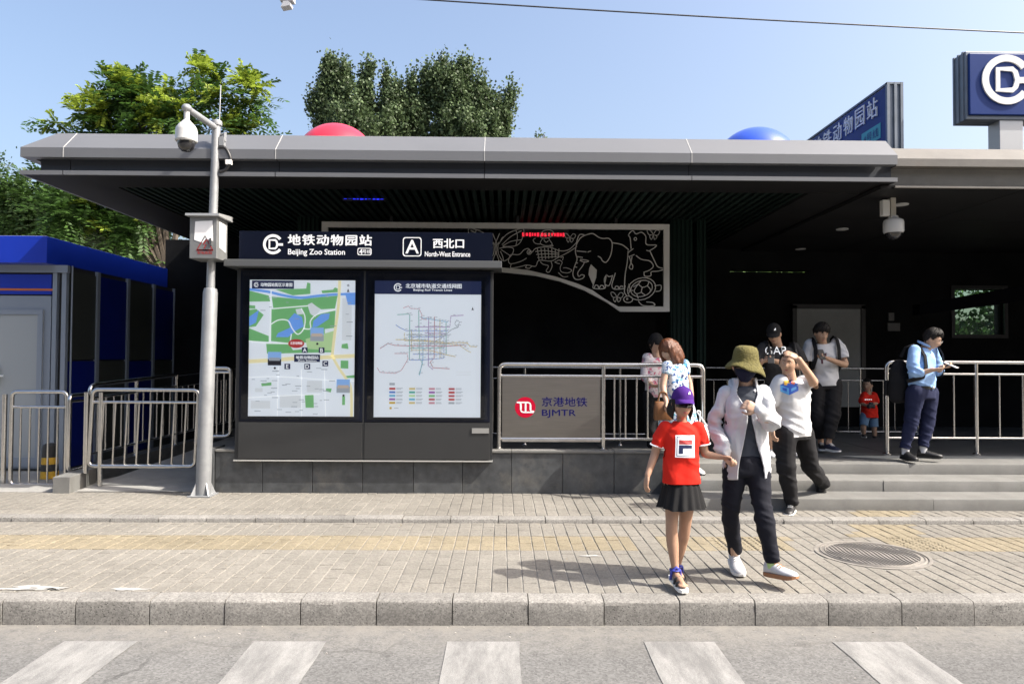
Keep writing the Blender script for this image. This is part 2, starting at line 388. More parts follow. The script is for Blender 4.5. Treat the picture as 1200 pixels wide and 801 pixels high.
# ------------------------------------------------------------------ front kerb of concrete stones
kerb = empty('kerb', (0, D_KERB, 0)); tag(kerb, kind='structure')
joints = [-172,-85, 2, 88, 175, 263, 352, 441, 530, 619, 708, 797, 885, 971, 1057, 1142, 1229, 1316]
xs = [W(j, 716 + (j-600)*0.0056, D_KERB).x for j in joints]
for k in range(7): xs = [xs[0]-0.48] + xs + [xs[-1]+0.48]
for i in range(len(xs)-1):
    L = xs[i+1]-xs[i]-0.007
    prof = [(0,0.0-0.02),(0.0,0.06),(0.0,0.132),(0.005,0.146),(0.015,0.155),(0.032,0.16),(0.15,0.162),(0.15,-0.02)]
    g = MB(); dz = random.uniform(-.003,.003); dy = random.uniform(-.004,.004)
    nseg = 6
    vs = []
    for s_ in range(nseg+1):
        t = s_/nseg; inset = 0.002 if s_ in (0, nseg) else 0
        for (y, z) in prof:
            chip = random.uniform(-.0022,.0022)
            vs.append((xs[i]+0.0035+L*(0.012 if s_==0 else 1-0.012 if s_==nseg else t)*1.0 if 0<s_<nseg else xs[i]+0.0035+L*t, D_KERB+y+dy+(inset if y<.05 else 0)+chip*(y<.06), z+dz-(inset if z>.1 else 0)+chip*(z>.13)))
    m = len(prof)
    fs = [(a*m+b, (a+1)*m+b, (a+1)*m+(b+1)%m, a*m+(b+1)%m) for a in range(nseg) for b in range(m)]
    fs += [tuple(range(m)), tuple(range(nseg*m, nseg*m+m))[::-1]]
    g.add(vs, fs)
    build('kerb_stone', g, M_KERB, kerb, smooth=24)
g = MB(); g.box((xs[0], D_KERB+0.03, -0.02), (xs[-1], D_KERB+0.14, 0.12))
build('joint_fill', g, mat('dark_joint', (0.07,0.065,0.06), 0.95), kerb)

# ------------------------------------------------------------------ pavements of small pavers
PAVER_ME = {}
def paver_mesh(w, l, h=0.04):
    g = MB(); c = 0.004
    vs = [(-w/2,-l/2,-h),(w/2,-l/2,-h),(w/2,l/2,-h),(-w/2,l/2,-h),(-w/2,-l/2,-c),(w/2,-l/2,-c),(w/2,l/2,-c),(-w/2,l/2,-c),
          (-w/2+c,-l/2+c,0),(w/2-c,-l/2+c,0),(w/2-c,l/2-c,0),(-w/2+c,l/2-c,0)]
    fs = [(0,1,5,4),(1,2,6,5),(2,3,7,6),(3,0,4,7),(4,5,9,8),(5,6,10,9),(6,7,11,10),(7,4,8,11),(8,9,10,11)]
    return g.add(vs, fs)
PW, PL = 0.108, 0.216
MANHOLE = W(1021.5, 646, 5.83); MANHOLE.z = Z_PAV
def is_yellow(x, y):
    px = 590 + x*850/y
    if 5.93 < y < 6.40:
        if px < 745 and mnoise.noise(Vector((x*0.7, 3.1, 0))) > -0.62: return True
        if 770 < px < 925: return True
        if px > 1035: return True
    if y > 6.40 and 1000 < px < 1075 : return True
    return False
def pave(name, y0, y1, z, x0, x1, near_x, limit, dots=False, yrow0=0):
    root = empty(name, (0, y0, z)); tag(root, kind='structure')
    g = MB(); g.add([(x0,y0,z-0.006),(x1,y0,z-0.006),(x1,y1,z-0.006),(x0,y1,z-0.006)], [(0,1,2,3)])
    build('joint_bed', g, M_SAND, root)
    pm = paver_mesh(PW-0.006, PL-0.007)
    ncol = int((x1-x0)/PW)
    allp = []
    for c in range(ncol):
        x = x0 + (c+.5)*PW
        ph = (c % 2)*PL/2 + random.uniform(-.01,.01)
        for (ya, yb) in (((y0,5.93),(5.93,6.40),(6.40,y1)) if name == 'pavement' else ((y0,y1),)):
            y = ya + PL/2 - (PL/2 if c % 2 else 0)
            while y - PL/2 < yb - 0.02:
                a, b = max(y-PL/2, ya), min(y+PL/2, yb)
                if b - a > 0.03: allp.append((x, (a+b)/2, b-a))
                y += PL
    vis = []
    rest = []
    for (x, y, l) in allp:
        if name == 'pavement' and (x-MANHOLE.x)**2 + (y-MANHOLE.y)**2 < 0.40**2: continue
        px = 590 + x*850/y
        (vis if (-20 < px < 1220 and l > PL*.4 and abs(x) < near_x) else rest).append((x, y, l))
    vis.sort(key=lambda q: q[1])
    rest += vis[limit:]; vis = vis[:limit]
    me = bpy.data.meshes.new('paver'); me.from_pydata(pm.v, [], pm.f); me.materials.append(M_PAVER); me.update()
    mey = me.copy(); mey.materials.clear(); mey.materials.append(M_YELLOW)
    for (x, y, l) in vis:
        o = link('paver', mey if is_yellow(x,y) else me, root, (x, y-y0, random.uniform(-.0025,.0015)))
        o.scale = (1, (l-0.007)/(PL-0.007), 1); o.rotation_euler = (random.uniform(-.008,.008), random.uniform(-.008,.008), random.uniform(-.006,.006))
    gg = MB()
    for (x, y, l) in rest:
        dz = random.uniform(-.0025,.0015); k = (l-0.007)/(PL-0.007)
        gg.add([(vx+x, vy*k+y, vz+z+dz) for (vx,vy,vz) in pm.v], pm.f, 1 if (name == 'pavement' and is_yellow(x,y)) else 0)
    o = build('paver_field', gg, [M_PAVER_I, M_YELLOW], root, recalc=False); tag(o, kind='stuff')
    return root
pavement = pave('pavement', D_KERB+0.155, 6.90, Z_PAV, -7.2, 7.2, 9, 300)
upper = pave('upper_pavement', 7.05, 8.20, Z_UP, -9.5, 8.5, 9, 300)
# dried lime spill by the kerb
for (px_, py_, n_) in ((12,690,5),(45,686,4),(30,694,4),(140,697,2),(700,652,1)):
    for q_ in range(n_):
        d_ = 850*(CAM_Z-Z_PAV)/(py_+random.uniform(-4,4)-421+ (600-px_)*.0056); c_ = W(px_+random.uniform(-16,16), py_, d_); r_ = random.uniform(.012,.05)
        ph_ = random.uniform(0,6); pts_ = [(c_.x+r_*2.2*(1+.35*math.sin(3*t+ph_)+.2*math.sin(7*t))*math.cos(t), max(c_.y,4.90)+r_*.6*(1+.3*math.sin(4*t+ph_))*math.sin(t), Z_PAV+.0032+.0004*q_) for t in np.linspace(0,2*math.pi,22)[:-1]]
        g = MB(); g.add(pts_, [tuple(range(len(pts_)))]); build('lime_stain', g, mat('dried_lime',(.34,.335,.32),.95,var=.15,vscale=30), pavement, recalc=False)
# beyond what the pavers cover
for s_ in (-1, 1):
    g = MB(); g.box((s_*7.2 if s_ > 0 else -60, D_KERB+0.15, 0), (60 if s_ > 0 else -7.2, 6.90, Z_PAV-0.002)); build('side_slab', g, M_PAVER_I, pavement)
    g = MB(); g.box((8.5 if s_ > 0 else -60, 7.05, 0), (60 if s_ > 0 else -9.5, 8.2, Z_UP-0.002)); build('side_slab', g, M_PAVER_I, upper)
# raised studs on the tactile tiles
g = MB()
for (xa, xb, ya, yb) in ((W(845,630,6.1).x, W(918,630,6.1).x, 5.96, 6.36), (W(1058,630,6.1).x, W(1108,630,6.1).x, 5.96, 6.36)):
    y = ya
    while y < yb:
        x = xa
        while x < xb:
            g.lathe([(0.013,-.002),(0.012,0.003),(0.008,0.0055)], (x,y,Z_PAV), 8); x += 0.054
        y += 0.054
o = build('tactile_studs', g, M_YELLOW, pavement, recalc=False); tag(o, kind='stuff')
# low kerb between the two pavements
lowk = empty('low_kerb', (0, 6.90, Z_PAV)); tag(lowk, kind='structure')
x = -9.6
while x < 8.6:
    L = 0.455 + random.uniform(-.01,.01); dy = random.uniform(-.006,.006); dz = random.uniform(-.004,.004)
    g = MB(); g.prism([(6.90+dy,0.1),(6.90+dy,0.183+dz),(6.906+dy,0.194+dz),(6.92+dy,0.200+dz),(7.047,0.2+dz),(7.047,0.1)], 'x', x+0.004, x+L-0.004)
    build('edging_stone', g, M_KERB, lowk, smooth=35); x += L
g = MB(); g.box((-9.6,6.93,0.1),(8.6,7.04,0.185)); build('joint_fill', g, MATS['dark_joint'], lowk)

# dirt line and litter along walls
g = MB()
for i in range(260):
    x = random.uniform(-5, 5.5); y = random.choice([random.uniform(7.9,8.16), random.uniform(7.06,8.1), random.uniform(6.6,6.89), random.uniform(4.9,6.8)]); zz = Z_UP if y > 7.05 else Z_PAV
    r = random.uniform(.003,.010); a = random.uniform(0,3); 
    g.add([(x+r*math.cos(a),y+r*math.sin(a),zz+.003),(x-r*math.sin(a)*.5,y+r*math.cos(a)*.5,zz+.006),(x-r*math.cos(a),y-r*math.sin(a),zz+.003),(x+r*math.sin(a)*.5,y-r*math.cos(a)*.5,zz+.002)], [(0,1,2,3)])
o = build('leaf_litter', g, mat('litter', (0.16,0.13,0.09), 0.95, island=0.6)); tag(o, kind='stuff', label='bits of dry leaf and grit scattered over the paving', cat='litter')

# manhole cover
mh = empty('manhole_cover', MANHOLE, 'round ribbed iron manhole cover set in the grey pavers', 'manhole')
M_IRON = mat('worn_iron', (0.22,0.205,0.185), 0.75, 0.2, var=0.2, vscale=12, bump=0.4, bscale=120)
R = 0.395
g = MB(); g.lathe([(R+.035,-.05),(R+.035,0.002),(R+.02,0.004),(R+.008,0.002),(R+.008,-.01)], MANHOLE, 48); build('frame_ring', g, M_IRON, mh, smooth=40)
g = MB(); g.lathe([(R,-.05),(R,-.002),(R-.004,0.0),(0.01,0.0)], MANHOLE, 48); build('plate', g, M_IRON, mh, smooth=40)
g = MB()
for rr in (R-.015, R-.05):
    pts = [(MANHOLE.x+rr*math.cos(a), MANHOLE.y+rr*math.sin(a), MANHOLE.z+.001) for a in np.linspace(0, 2*math.pi, 49)]
    g.tube(pts, 0.006, 5)
build('raised_ring', g, M_IRON, mh)
k = -12
while k < 13:
    x = k*0.031; half = math.sqrt(max(0, (R-.06)**2 - x*x))
    if half > .05:
        pts = [(MANHOLE.x+x+0.012*math.sin(14*y+k*.3), MANHOLE.y+y, MANHOLE.z+.001) for y in np.linspace(-half, half, 14)]
        g = MB(); g.tube(pts, 0.0065, 6); build('rib', g, M_IRON, mh)
    k += 1

# ------------------------------------------------------------------ platform: granite wall, steps, floor, ramp
plat = empty('platform', (0, 8.2, Z_UP)); tag(plat, kind='structure')
WX0, WX1 = -3.22, 1.88
jx = [-3.22] + [W(x, 555, 8.2).x for x in (312, 370, 428, 486, 577, 604, 662, 720)] + [1.36, WX1]
jx = [-3.22,-2.69,-2.13,-1.57,-1.0,-0.45,0.10,0.68,1.26,WX1]
for a, b in zip(jx[:-1], jx[1:]):
    g = MB(); g.box((a+.0025, 8.2+random.uniform(0,.003), Z_UP-.05), (b-.0025, 8.25, 0.655), ch=.003); build('wall_slab', g, M_GRANITE, plat)
for a, b in zip(jx[:-1:2], jx[2::2] + [WX1]):
    g = MB(); g.box((a+.002, 8.185, 0.655), (b-.002, 8.42, 0.684), ch=.004); build('coping_slab', g, M_STEP, plat)
g = MB(); g.box((WX0, 8.24, 0.0), (WX1, 8.41, 0.652)); g.box((WX0, 8.41, 0.0), (16, 13.2, Z_PLAT-.03)); build('core', g, MATS['dark_joint'], plat)
# floor slabs
y = 8.64
while y < 13.0:
    x = WX0
    while x < 12:
        g = MB(); g.box((x+.003,y+.003,Z_PLAT-.03),(x+.897,y+.597,Z_PLAT),ch=.003)
        build('floor_slab', g, M_FLOOR, plat); x += .9
    y += .6
# steps
for (d0, d1, z0, z1, ph) in ((7.33,7.80,Z_UP-.05,0.317,0.5),(7.75,8.22,0.315,0.433,0.0),(8.18,8.64,0.43,Z_PLAT,0.8)):
    x = WX1 if d0 < 8.0 else WX1; 
    first = True
    while x < 9.5:
        L = (1.45 if not first else 0.7+ph*.7) + random.uniform(-.04,.04); first = False
        g = MB(); dy = random.uniform(-.004,.004)
        g.prism([(d0+dy,z0),(d0+dy,z1-.012),(d0+dy+.004,z1-.003),(d0+dy+.012,z1),(d1,z1),(d1,z0)], 'x', x+.002, x+L-.002)
        build('step_slab', g, M_STEP, plat, smooth=40); x += L
g = MB(); g.box((WX1-.02, 7.36, Z_UP-.05), (9.4, 8.6, .30)); build('step_core', g, MATS['dark_joint'], plat)

# ramp on the left
ramp = MB()
ramp.add([(-4.78,8.22,Z_UP+.004),(-3.24,8.22,Z_UP+.004),(-3.24,12.6,0.53),(-4.2,12.6,0.53)], [(0,1,2,3)])
ramp.add([(-9.5,8.2,Z_UP-.004),(-3.24,8.2,Z_UP-.004),(-3.24,16,Z_UP-.004),(-9.5,16,Z_UP-.004)], [(0,1,2,3)])
o = build('ramp', ramp, mat('ramp_concrete', (0.27,0.265,0.25), 0.85, var=0.15, vscale=3, bump=0.3, bscale=120, stain=(0.16,0.155,0.15), stain_scale=2, stain_amt=0.5)); tag(o, kind='structure')
g = MB(); g.prism([(-4.98,8.13),(-4.79,8.13),(-4.90,8.85),(-5.09,8.85)], 'z', Z_UP-.05, 0.375)
build('ramp_kerb_block', g, M_STEP, None, base=(-4.9,8.5,Z_UP), bevel=.004); tag(bpy.data.objects['ramp_kerb_block'], 'grey granite kerb block at the foot of the ramp beside the kiosk', 'kerb block')
# small stone pier to the right of the ramp mouth
g = MB(); g.box((-3.42, 8.16, Z_UP-.05), (-3.225, 8.5, 0.70)); 
o = build('stone_pier', g, M_GRANITE, None, base=(-3.3,8.3,Z_UP), bevel=.004); tag(o, 'short dark granite pier right behind the camera pole base', 'pier')

# ------------------------------------------------------------------ station building
M_FASCIA = mat('grey_metal_panel', (0.145, 0.15, 0.16), 0.45, 0.15, var=0.05, vscale=1.2, objrand=0.03, stain=(0.145,0.145,0.145), stain_scale=1.4, stain_amt=0.25)
M_FASCIA_D = mat('charcoal_metal_band', (0.035, 0.04, 0.05), 0.5, 0.1, var=0.08, vscale=2)
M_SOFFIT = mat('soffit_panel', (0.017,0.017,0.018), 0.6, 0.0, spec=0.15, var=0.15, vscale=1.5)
M_SLAT = mat('dark_green_slat', (0.012,0.021,0.018), 0.6, 0.0, spec=0.1, objrand=0.35)
M_OLD = mat('old_stone_coping', (0.14,0.132,0.12), 0.7, 0.0, var=0.16, vscale=2.5, stain=(0.13,0.105,0.085), stain_scale=3.0, stain_amt=0.5, bump=.15, bscale=40)
st = empty('station_building', (0, 10.5, Z_PLAT), 'wide dark metro entrance pavilion with a grey flat metal canopy roof', 'building')
EX0, EX1 = -5.33, 4.40
# profile: (setback from the front edge, z)
P_TOP = [(0.10,3.905),(0.0,3.905),(0.0,4.012),(0.25,4.245),(0.40,4.245)]
P_REC = [(0.14,3.75),(0.14,3.92)]
P_LIP = [(0.03,3.712),(0.0,3.712),(0.0,3.758),(0.16,3.758)]
def sweep(prof, xa, xb, ret=None, d0=8.0):
    """profile swept along the front; with ret it turns the left corner and runs back to depth ret"""
    g = MB(); n = len(prof); rows = []
    if ret is not None:
        rows.append([(EX0+o, ret, z) for (o,z) in prof]); rows.append([(EX0+o, d0+o, z) for (o,z) in prof])
    else: rows.append([(xa, d0+o, z) for (o,z) in prof])
    rows.append([(xb, d0+o, z) for (o,z) in prof])
    for r in rows: g.v += r
    for r in range(len(rows)-1):
        for i in range(n-1): g.f.append((r*n+i, (r+1)*n+i, (r+1)*n+i+1, r*n+i+1)); g.m.append(0)
    return g
fj = [EX0, -4.86, -2.53, -0.22, 2.09, EX1]
roof = MB(); roof.box((EX0+.35, 8.36, 3.80), (EX1, 12.9, 4.20)); roof.box((EX1, 8.46, 3.80), (13, 12.9, 4.12)); 
roof_o = build('roof', roof, M_SOFFIT, st)
for i in range(5):
    a, b = fj[i]+(.004 if i else 0), fj[i+1]-.004
    for nm, pr, m in (('fascia_panel', P_TOP, M_FASCIA), ('fascia_band', P_REC, M_FASCIA_D), ('fascia_lip', P_LIP, M_FASCIA)):
        g = sweep(pr, a, b, 12.9 if i == 0 else None)
        build(nm, g, m, roof_o)
    if i: 
        g = MB(); g.prism([(7.997,3.905),(7.997,4.0135),(8.249,4.2485),(8.28,4.2485),(8.28,4.2),(8.02,3.98),(8.02,3.905)], 'x', a-.008, a+.000); build('joint_strip', g, mat('pale_sealant',(0.40,0.40,0.39),0.6), roof_o)
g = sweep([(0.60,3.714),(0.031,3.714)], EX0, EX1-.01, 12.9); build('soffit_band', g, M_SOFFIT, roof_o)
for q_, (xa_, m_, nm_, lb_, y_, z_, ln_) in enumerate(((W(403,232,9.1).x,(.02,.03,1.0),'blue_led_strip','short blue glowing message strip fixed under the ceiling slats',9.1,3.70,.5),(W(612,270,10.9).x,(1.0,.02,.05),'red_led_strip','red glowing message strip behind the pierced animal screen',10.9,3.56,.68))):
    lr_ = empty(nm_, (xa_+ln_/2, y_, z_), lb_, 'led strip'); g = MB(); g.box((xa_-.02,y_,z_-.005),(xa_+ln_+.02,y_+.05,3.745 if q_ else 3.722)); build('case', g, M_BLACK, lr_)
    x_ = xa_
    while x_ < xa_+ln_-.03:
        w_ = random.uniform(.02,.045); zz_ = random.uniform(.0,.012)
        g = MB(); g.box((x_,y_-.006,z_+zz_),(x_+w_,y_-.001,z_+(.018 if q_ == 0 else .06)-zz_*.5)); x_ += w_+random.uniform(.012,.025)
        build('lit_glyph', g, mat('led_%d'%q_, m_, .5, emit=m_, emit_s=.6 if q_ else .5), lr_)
# rear/left soffit border and ceiling slats
g = MB(); g.box((EX0+.02, 8.54, 3.716), (EX0+.75, 12.9, 3.74)); build('soffit_border', g, M_SOFFIT, roof_o)
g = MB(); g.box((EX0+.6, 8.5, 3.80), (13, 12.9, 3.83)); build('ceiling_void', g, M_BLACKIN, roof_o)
x = EX0+.78; k = 0
slat_me = None
while x < 3.62:
    g = MB(); g.box((x, 8.56, 3.722), (x+.052, 12.88, 3.765)); build('ceiling_slat', g, M_SLAT, roof_o); x += .104
for y in (9.6, 10.9, 12.1):
    g = MB(); g.box((EX0+.75, y, 3.768), (3.6, y+.05, 3.79)); build('slat_carrier', g, M_SLAT, roof_o)
g = MB(); g.box((3.64, 8.56, 3.70), (4.25, 12.88, 3.765)); build('ceiling_beam', g, M_SOFFIT, roof_o)
# right hand older part of the roof
O_TOP = [(0.14,3.90),(0.0,3.90),(0.0,3.985),(0.26,4.175),(0.4,4.175)]
O_REC = [(0.16,3.69),(0.13,3.905)]
O_LIP = [(0.06,3.662),(0.02,3.662),(0.02,3.682),(0.2,3.692)]
for a, b in ((EX1+.002, 6.35),(6.354, 8.6),(8.604,13)):
    build('coping_panel', sweep(O_TOP, a, b, None, 8.04), M_OLD, roof_o)
    build('fascia_band', sweep(O_REC, a, b, None, 8.04), mat('aged_steel_band',(0.17,0.165,0.15),0.5,0.3,var=.2,vscale=2,stain=(.1,.08,.06),stain_scale=2.5), roof_o)
    build('fascia_lip', sweep(O_LIP, a, b, None, 8.04), M_OLD, roof_o)
for y0, y1 in ((8.13,9.9),(9.91,11.3),(11.31,12.88)):
    for x0 in (4.27, 5.9, 7.5, 9.1, 10.7):
        g = MB(); g.box((x0, y0, 3.66), (x0+1.60 if x0>4.3 else 5.89, y1, 3.70)); build('ceiling_panel', g, M_SOFFIT, roof_o)
for (px, py) in ((987,267),(938,291),(900,308),(1056,237)):
    d = 850*(3.66-CAM_Z)/(424-py); c = W(px, py, d); c.z = 3.66
    g = MB(); g.lathe([(0.085,-.012),(0.085,0.0),(0.05,0.0)], c, 20); dl = build('downlight', g, mat('downlight_rim',(0.62,0.62,0.6),0.4), st)
# walls
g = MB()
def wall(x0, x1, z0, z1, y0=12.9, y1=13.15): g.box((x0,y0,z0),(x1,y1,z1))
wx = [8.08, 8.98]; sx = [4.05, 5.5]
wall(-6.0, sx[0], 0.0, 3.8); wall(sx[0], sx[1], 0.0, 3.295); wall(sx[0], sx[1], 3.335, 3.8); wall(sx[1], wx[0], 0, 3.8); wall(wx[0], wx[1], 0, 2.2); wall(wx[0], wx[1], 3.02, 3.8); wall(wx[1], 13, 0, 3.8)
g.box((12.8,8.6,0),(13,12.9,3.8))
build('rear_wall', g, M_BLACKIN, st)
g = MB(); g.box((8.08,12.95,2.2),(8.98,12.97,3.02)); w_ = build('window', g, glass_mat('green_glass',(0.75,0.9,0.84)), st)
g = MB()
for (a,b) in (((8.02,12.86,2.14),(9.04,12.9,2.2)),((8.02,12.86,3.02),(9.04,12.9,3.08)),((8.02,12.86,2.2),(8.08,12.9,3.02)),((8.98,12.86,2.2),(9.04,12.9,3.02))): g.box(a,b)
build('window_frame', g, M_BLACK, w_)
g = MB(); g.box((5.22,12.82,0.9),(6.36,12.88,2.64)); dp = build('pale_door_panel', g, mat('pale_grey_board',(0.23,0.24,0.235),0.5,var=.1,vscale=3), st)
g = MB(); 
for (a,b) in (((5.14,12.80,.55),(5.215,12.90,2.70)),((6.365,12.80,.55),(6.44,12.90,2.70)),((5.14,12.80,2.645),(6.44,12.9,2.72))): g.box(a,b)
build('door_frame', g, mat('dark_door_frame',(0.04,0.04,0.04),.4,.5), dp)
# sloping dark stair hood inside on the right
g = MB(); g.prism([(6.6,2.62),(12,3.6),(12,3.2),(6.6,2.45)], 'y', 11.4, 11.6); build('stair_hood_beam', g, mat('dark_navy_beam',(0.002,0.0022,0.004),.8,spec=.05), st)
# green ribbed column and panels by the stair opening
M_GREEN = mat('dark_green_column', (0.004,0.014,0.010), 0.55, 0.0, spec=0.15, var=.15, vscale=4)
for (x0,x1) in ((2.40,2.71),(2.78,2.9),(-2.95,-2.64)):
    g = MB(); g.box((x0,10.36,Z_PLAT),(x1,10.62,3.74))
    c = build('column', g, M_GREEN, st)
    k = x0+.03
    while k < x1-.02:
        g = MB(); g.box((k,10.335,Z_PLAT),(k+.03,10.358,3.74)); build('rib', g, M_GREEN, c); k += .062
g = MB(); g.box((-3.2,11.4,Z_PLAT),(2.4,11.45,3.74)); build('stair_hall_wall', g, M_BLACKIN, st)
for nm, (px, py, w) in (('wall_plate', (1047, 383, .22)),('wall_socket', (1044,371,.1))):
    c = W(px,py,12.88); g = MB(); g.box((c.x-w/2,12.86,c.z-.07),(c.x+w/2,12.898,c.z+.07)); build(nm, g, mat('grey_plate',(.10,.10,.10),.5), st)

# ------------------------------------------------------------------ pierced animal screen above the stair opening
D_Z = 10.25
zs = empty('animal_screen', W(580, 330, D_Z), 'white pierced metal screen with animal outlines and an arched lower edge', 'screen')
M_SCREEN = mat('white_cut_metal', (0.62,0.61,0.57), 0.5, 0.0, var=.08, vscale=2)
def Z(x, y): 
    p = W(570 + x/5.217, 250 + y/5.217, D_Z); return (p.x, p.z)
XC = Z(60, 0)[0]
zt = Z(600, 62)[1]; zt2 = Z(600, 95)[1]; xr = Z(1120,0)[0]; xr2 = Z(1085,0)[0]; zb = Z(1000,600)[1]; zb2 = Z(1000,568)[1]
def mirror(p): return (2*XC - p[0], p[1])
def ysl(name, pts, mirrored=True, y0=D_Z, y1=D_Z+.05, m=M_SCREEN):
    g = MB(); g.prism(pts, 'y', y0, y1); build(name, g, m, zs)
    if mirrored: g = MB(); g.prism([mirror(p) for p in pts], 'y', y0, y1); build(name, g, m, zs)
ysl('top_rail', [(2*XC-xr, zt2),(xr, zt2),(xr, zt),(2*XC-xr, zt)], False)
ysl('side_rail', [(xr2, zb2),(xr, zb2),(xr, zt2-.001),(xr2, zt2-.001)])
low = [Z(*p) for p in ((1120,600),(820,600),(740,545),(600,470),(450,415),(300,380),(90,358))] + [(XC, Z(60,356)[1])]
upp = [Z(*p) for p in ((1120,569),(806,569),(720,520),(650,470),(560,430),(420,385),(250,345),(90,330))]; upp = [upp[0]] + upp[1:-1] + [(XC, Z(60,327)[1])]
for i in range(len(low)-1):
    ysl('arch_rail', [low[i], low[i+1], upp[i+1], upp[i]])
def cat(pts, n=5):
    P = [np.array(p, float) for p in pts]; out = []
    for i in range(len(P)-1):
        p0 = P[max(i-1,0)]; p1 = P[i]; p2 = P[i+1]; p3 = P[min(i+2,len(P)-1)]
        for k in range(n):
            t = k/n; out.append(0.5*((2*p1)+(-p0+p2)*t+(2*p0-5*p1+4*p2-p3)*t*t+(-p0+3*p1-3*p2+p3)*t**3))
    out.append(P[-1]); return [tuple(p) for p in out]
def ell(cx, cy, rx, ry, rot=0, a0=0, a1=360, n=20):
    c, s_ = math.cos(math.radians(rot)), math.sin(math.radians(rot)); out = []
    for k in range(n+1):
        a = math.radians(a0+(a1-a0)*k/n); x, y = rx*math.cos(a), ry*math.sin(a); out.append((cx+x*c-y*s_, cy+x*s_+y*c))
    return out
def ribbon(g, pts, w=0.013, y0=D_Z+.012, y1=D_Z+.024, mi=0):
    n = len(pts); A = []; B = []
    for i in range(n):
        t = np.array(pts[min(i+1,n-1)]) - np.array(pts[max(i-1,0)]); l = np.hypot(*t) or 1; nx, nz = -t[1]/l*w/2, t[0]/l*w/2
        A.append((pts[i][0]+nx, pts[i][1]+nz)); B.append((pts[i][0]-nx, pts[i][1]-nz))
    vs = [(p[0],y0,p[1]) for p in A]+[(p[0],y0,p[1]) for p in B]+[(p[0],y1,p[1]) for p in A]+[(p[0],y1,p[1]) for p in B]
    fs = []
    for i in range(n-1):
        fs += [(i,i+1,n+i+1,n+i),(2*n+i,3*n+i,3*n+i+1,2*n+i+1),(i,2*n+i,2*n+i+1,i+1),(n+i,n+i+1,3*n+i+1,3*n+i)]
    g.add(vs, fs, mi)
def animal(name, strokes, w=0.013, solids=(), both=False):
    w = w*.82
    for mir in ((False, True) if both else (False,)):
        g = MB()
        for s_ in strokes:
            pts = [Z(*p) for p in s_]
            if mir: pts = [mirror(p) for p in pts]
            ribbon(g, pts, w)
        for s_ in solids:
            pts = [Z(*p) for p in s_]; 
            if mir: pts = [mirror(p) for p in pts]
            g.prism(pts, 'y', D_Z+.012, D_Z+.024)
        build(name, g, M_SCREEN, zs)
animal('elephant_outline', [cat(s_) for s_ in (
  [(605,132),(575,150),(552,190),(545,235),(555,280),(537,330),(530,375),(548,402),(585,398),(600,380),(582,374),(566,384),(560,360),(590,318),(602,292)],
  [(605,132),(650,122),(688,145),(715,152),(750,152),(770,182),(762,250),(735,296),(712,290),(700,270),(682,260)],
  [(600,130),(572,128),(556,160),(549,200)],[(770,178),(830,190),(872,222)],[(868,228),(862,300),(850,370),(845,455)],
  [(575,280),(608,284),(626,291),(600,297),(572,285)],[(655,435),(657,457),(724,457),(726,425),(735,372)],[(735,372),(750,385),(775,378)],[(735,372),(722,400),(728,432),(752,438),(772,380)],
  [(790,362),(778,400),(768,440),(785,462),(845,458)],[(660,455),(668,438),(682,440),(690,456),(700,440),(715,442),(722,456)],[(785,460),(793,444),(806,446),(812,458),(822,444),(838,446)],[(552,228),(612,234)],[(550,262),(590,268)],[(545,300),(560,302)],[(540,325),(555,328)],[(620,235),(640,228)])], 0.014,
  solids=([(640,310),(676,345),(672,390),(655,442),(625,372),(630,335)],), both=False)
animal('crocodile_outline', [cat(s_) for s_ in (
  [(140,268),(152,250),(200,250),(230,222),(258,214),(275,238),(300,214),(340,205),(390,206),(450,227),(505,220),(552,176)],
  [(140,268),(135,292),(152,307),(210,292),(246,272)],[(152,307),(150,332),(200,326),(250,314),(300,322),(322,286),(395,290),(440,268),(505,234),(555,200)],
  [(330,294),(348,310),(380,320),(366,350),(384,358),(402,322),(396,294)],[(250,314),(240,330),(262,334),(280,320)])] +
  [[(312+i*22,214-(4 if 1<i<4 else 0)),(322+i*20,284-i*3)] for i in range(7)] + [cat([(300,232),(360,226),(440,240)]),cat([(305,250),(370,246),(445,250)]),cat([(312,268),(380,266),(440,262)])] + [ell(262,236,13,13), ell(262,238,4,4,n=8)], 0.011)
animal('butterfly_outline', [cat(s_) for s_ in (
  [(75,185),(120,130),(180,100),(228,95),(216,160),(180,196),(100,202)],[(80,212),(130,205),(166,216),(150,260),(104,290),(76,252)],[(68,190),(50,150),(38,120)],[(65,225),(48,262),(36,300)],
  [(95,190),(150,140),(215,105)],[(100,198),(150,170),(215,160)],[(180,100),(190,140),(180,196)],[(90,220),(120,240),(150,260)],[(80,180),(95,150),(110,140)],[(85,230),(100,262),(104,290)],[(74,175),(70,210),(74,250)],[(60,185),(64,220),(60,250)])], 0.011, both=True)
animal('monkey_outline', [cat(s_) for s_ in ([(330,132),(348,106),(390,100),(412,122),(384,146),(340,150),(330,132)],[(345,150),(330,180),(360,196),(402,190),(386,160),(380,146)],[(330,186),(300,182),(286,162),(300,150)],[(352,160),(365,175),(380,165)],[(402,190),(408,198),(390,200)])] + [ell(360,125,7,7,n=10), ell(384,124,7,7,n=10)], 0.010)
animal('duck_outline', [cat(s_) for s_ in ([(418,296),(432,290),(446,284),(464,298),(452,328),(460,356),(500,362),(522,346),(492,332),(470,332)],[(418,296),(436,304),(450,306)],[(440,360),(470,386),(500,384)],[(455,270),(470,264),(466,285)])], 0.010)
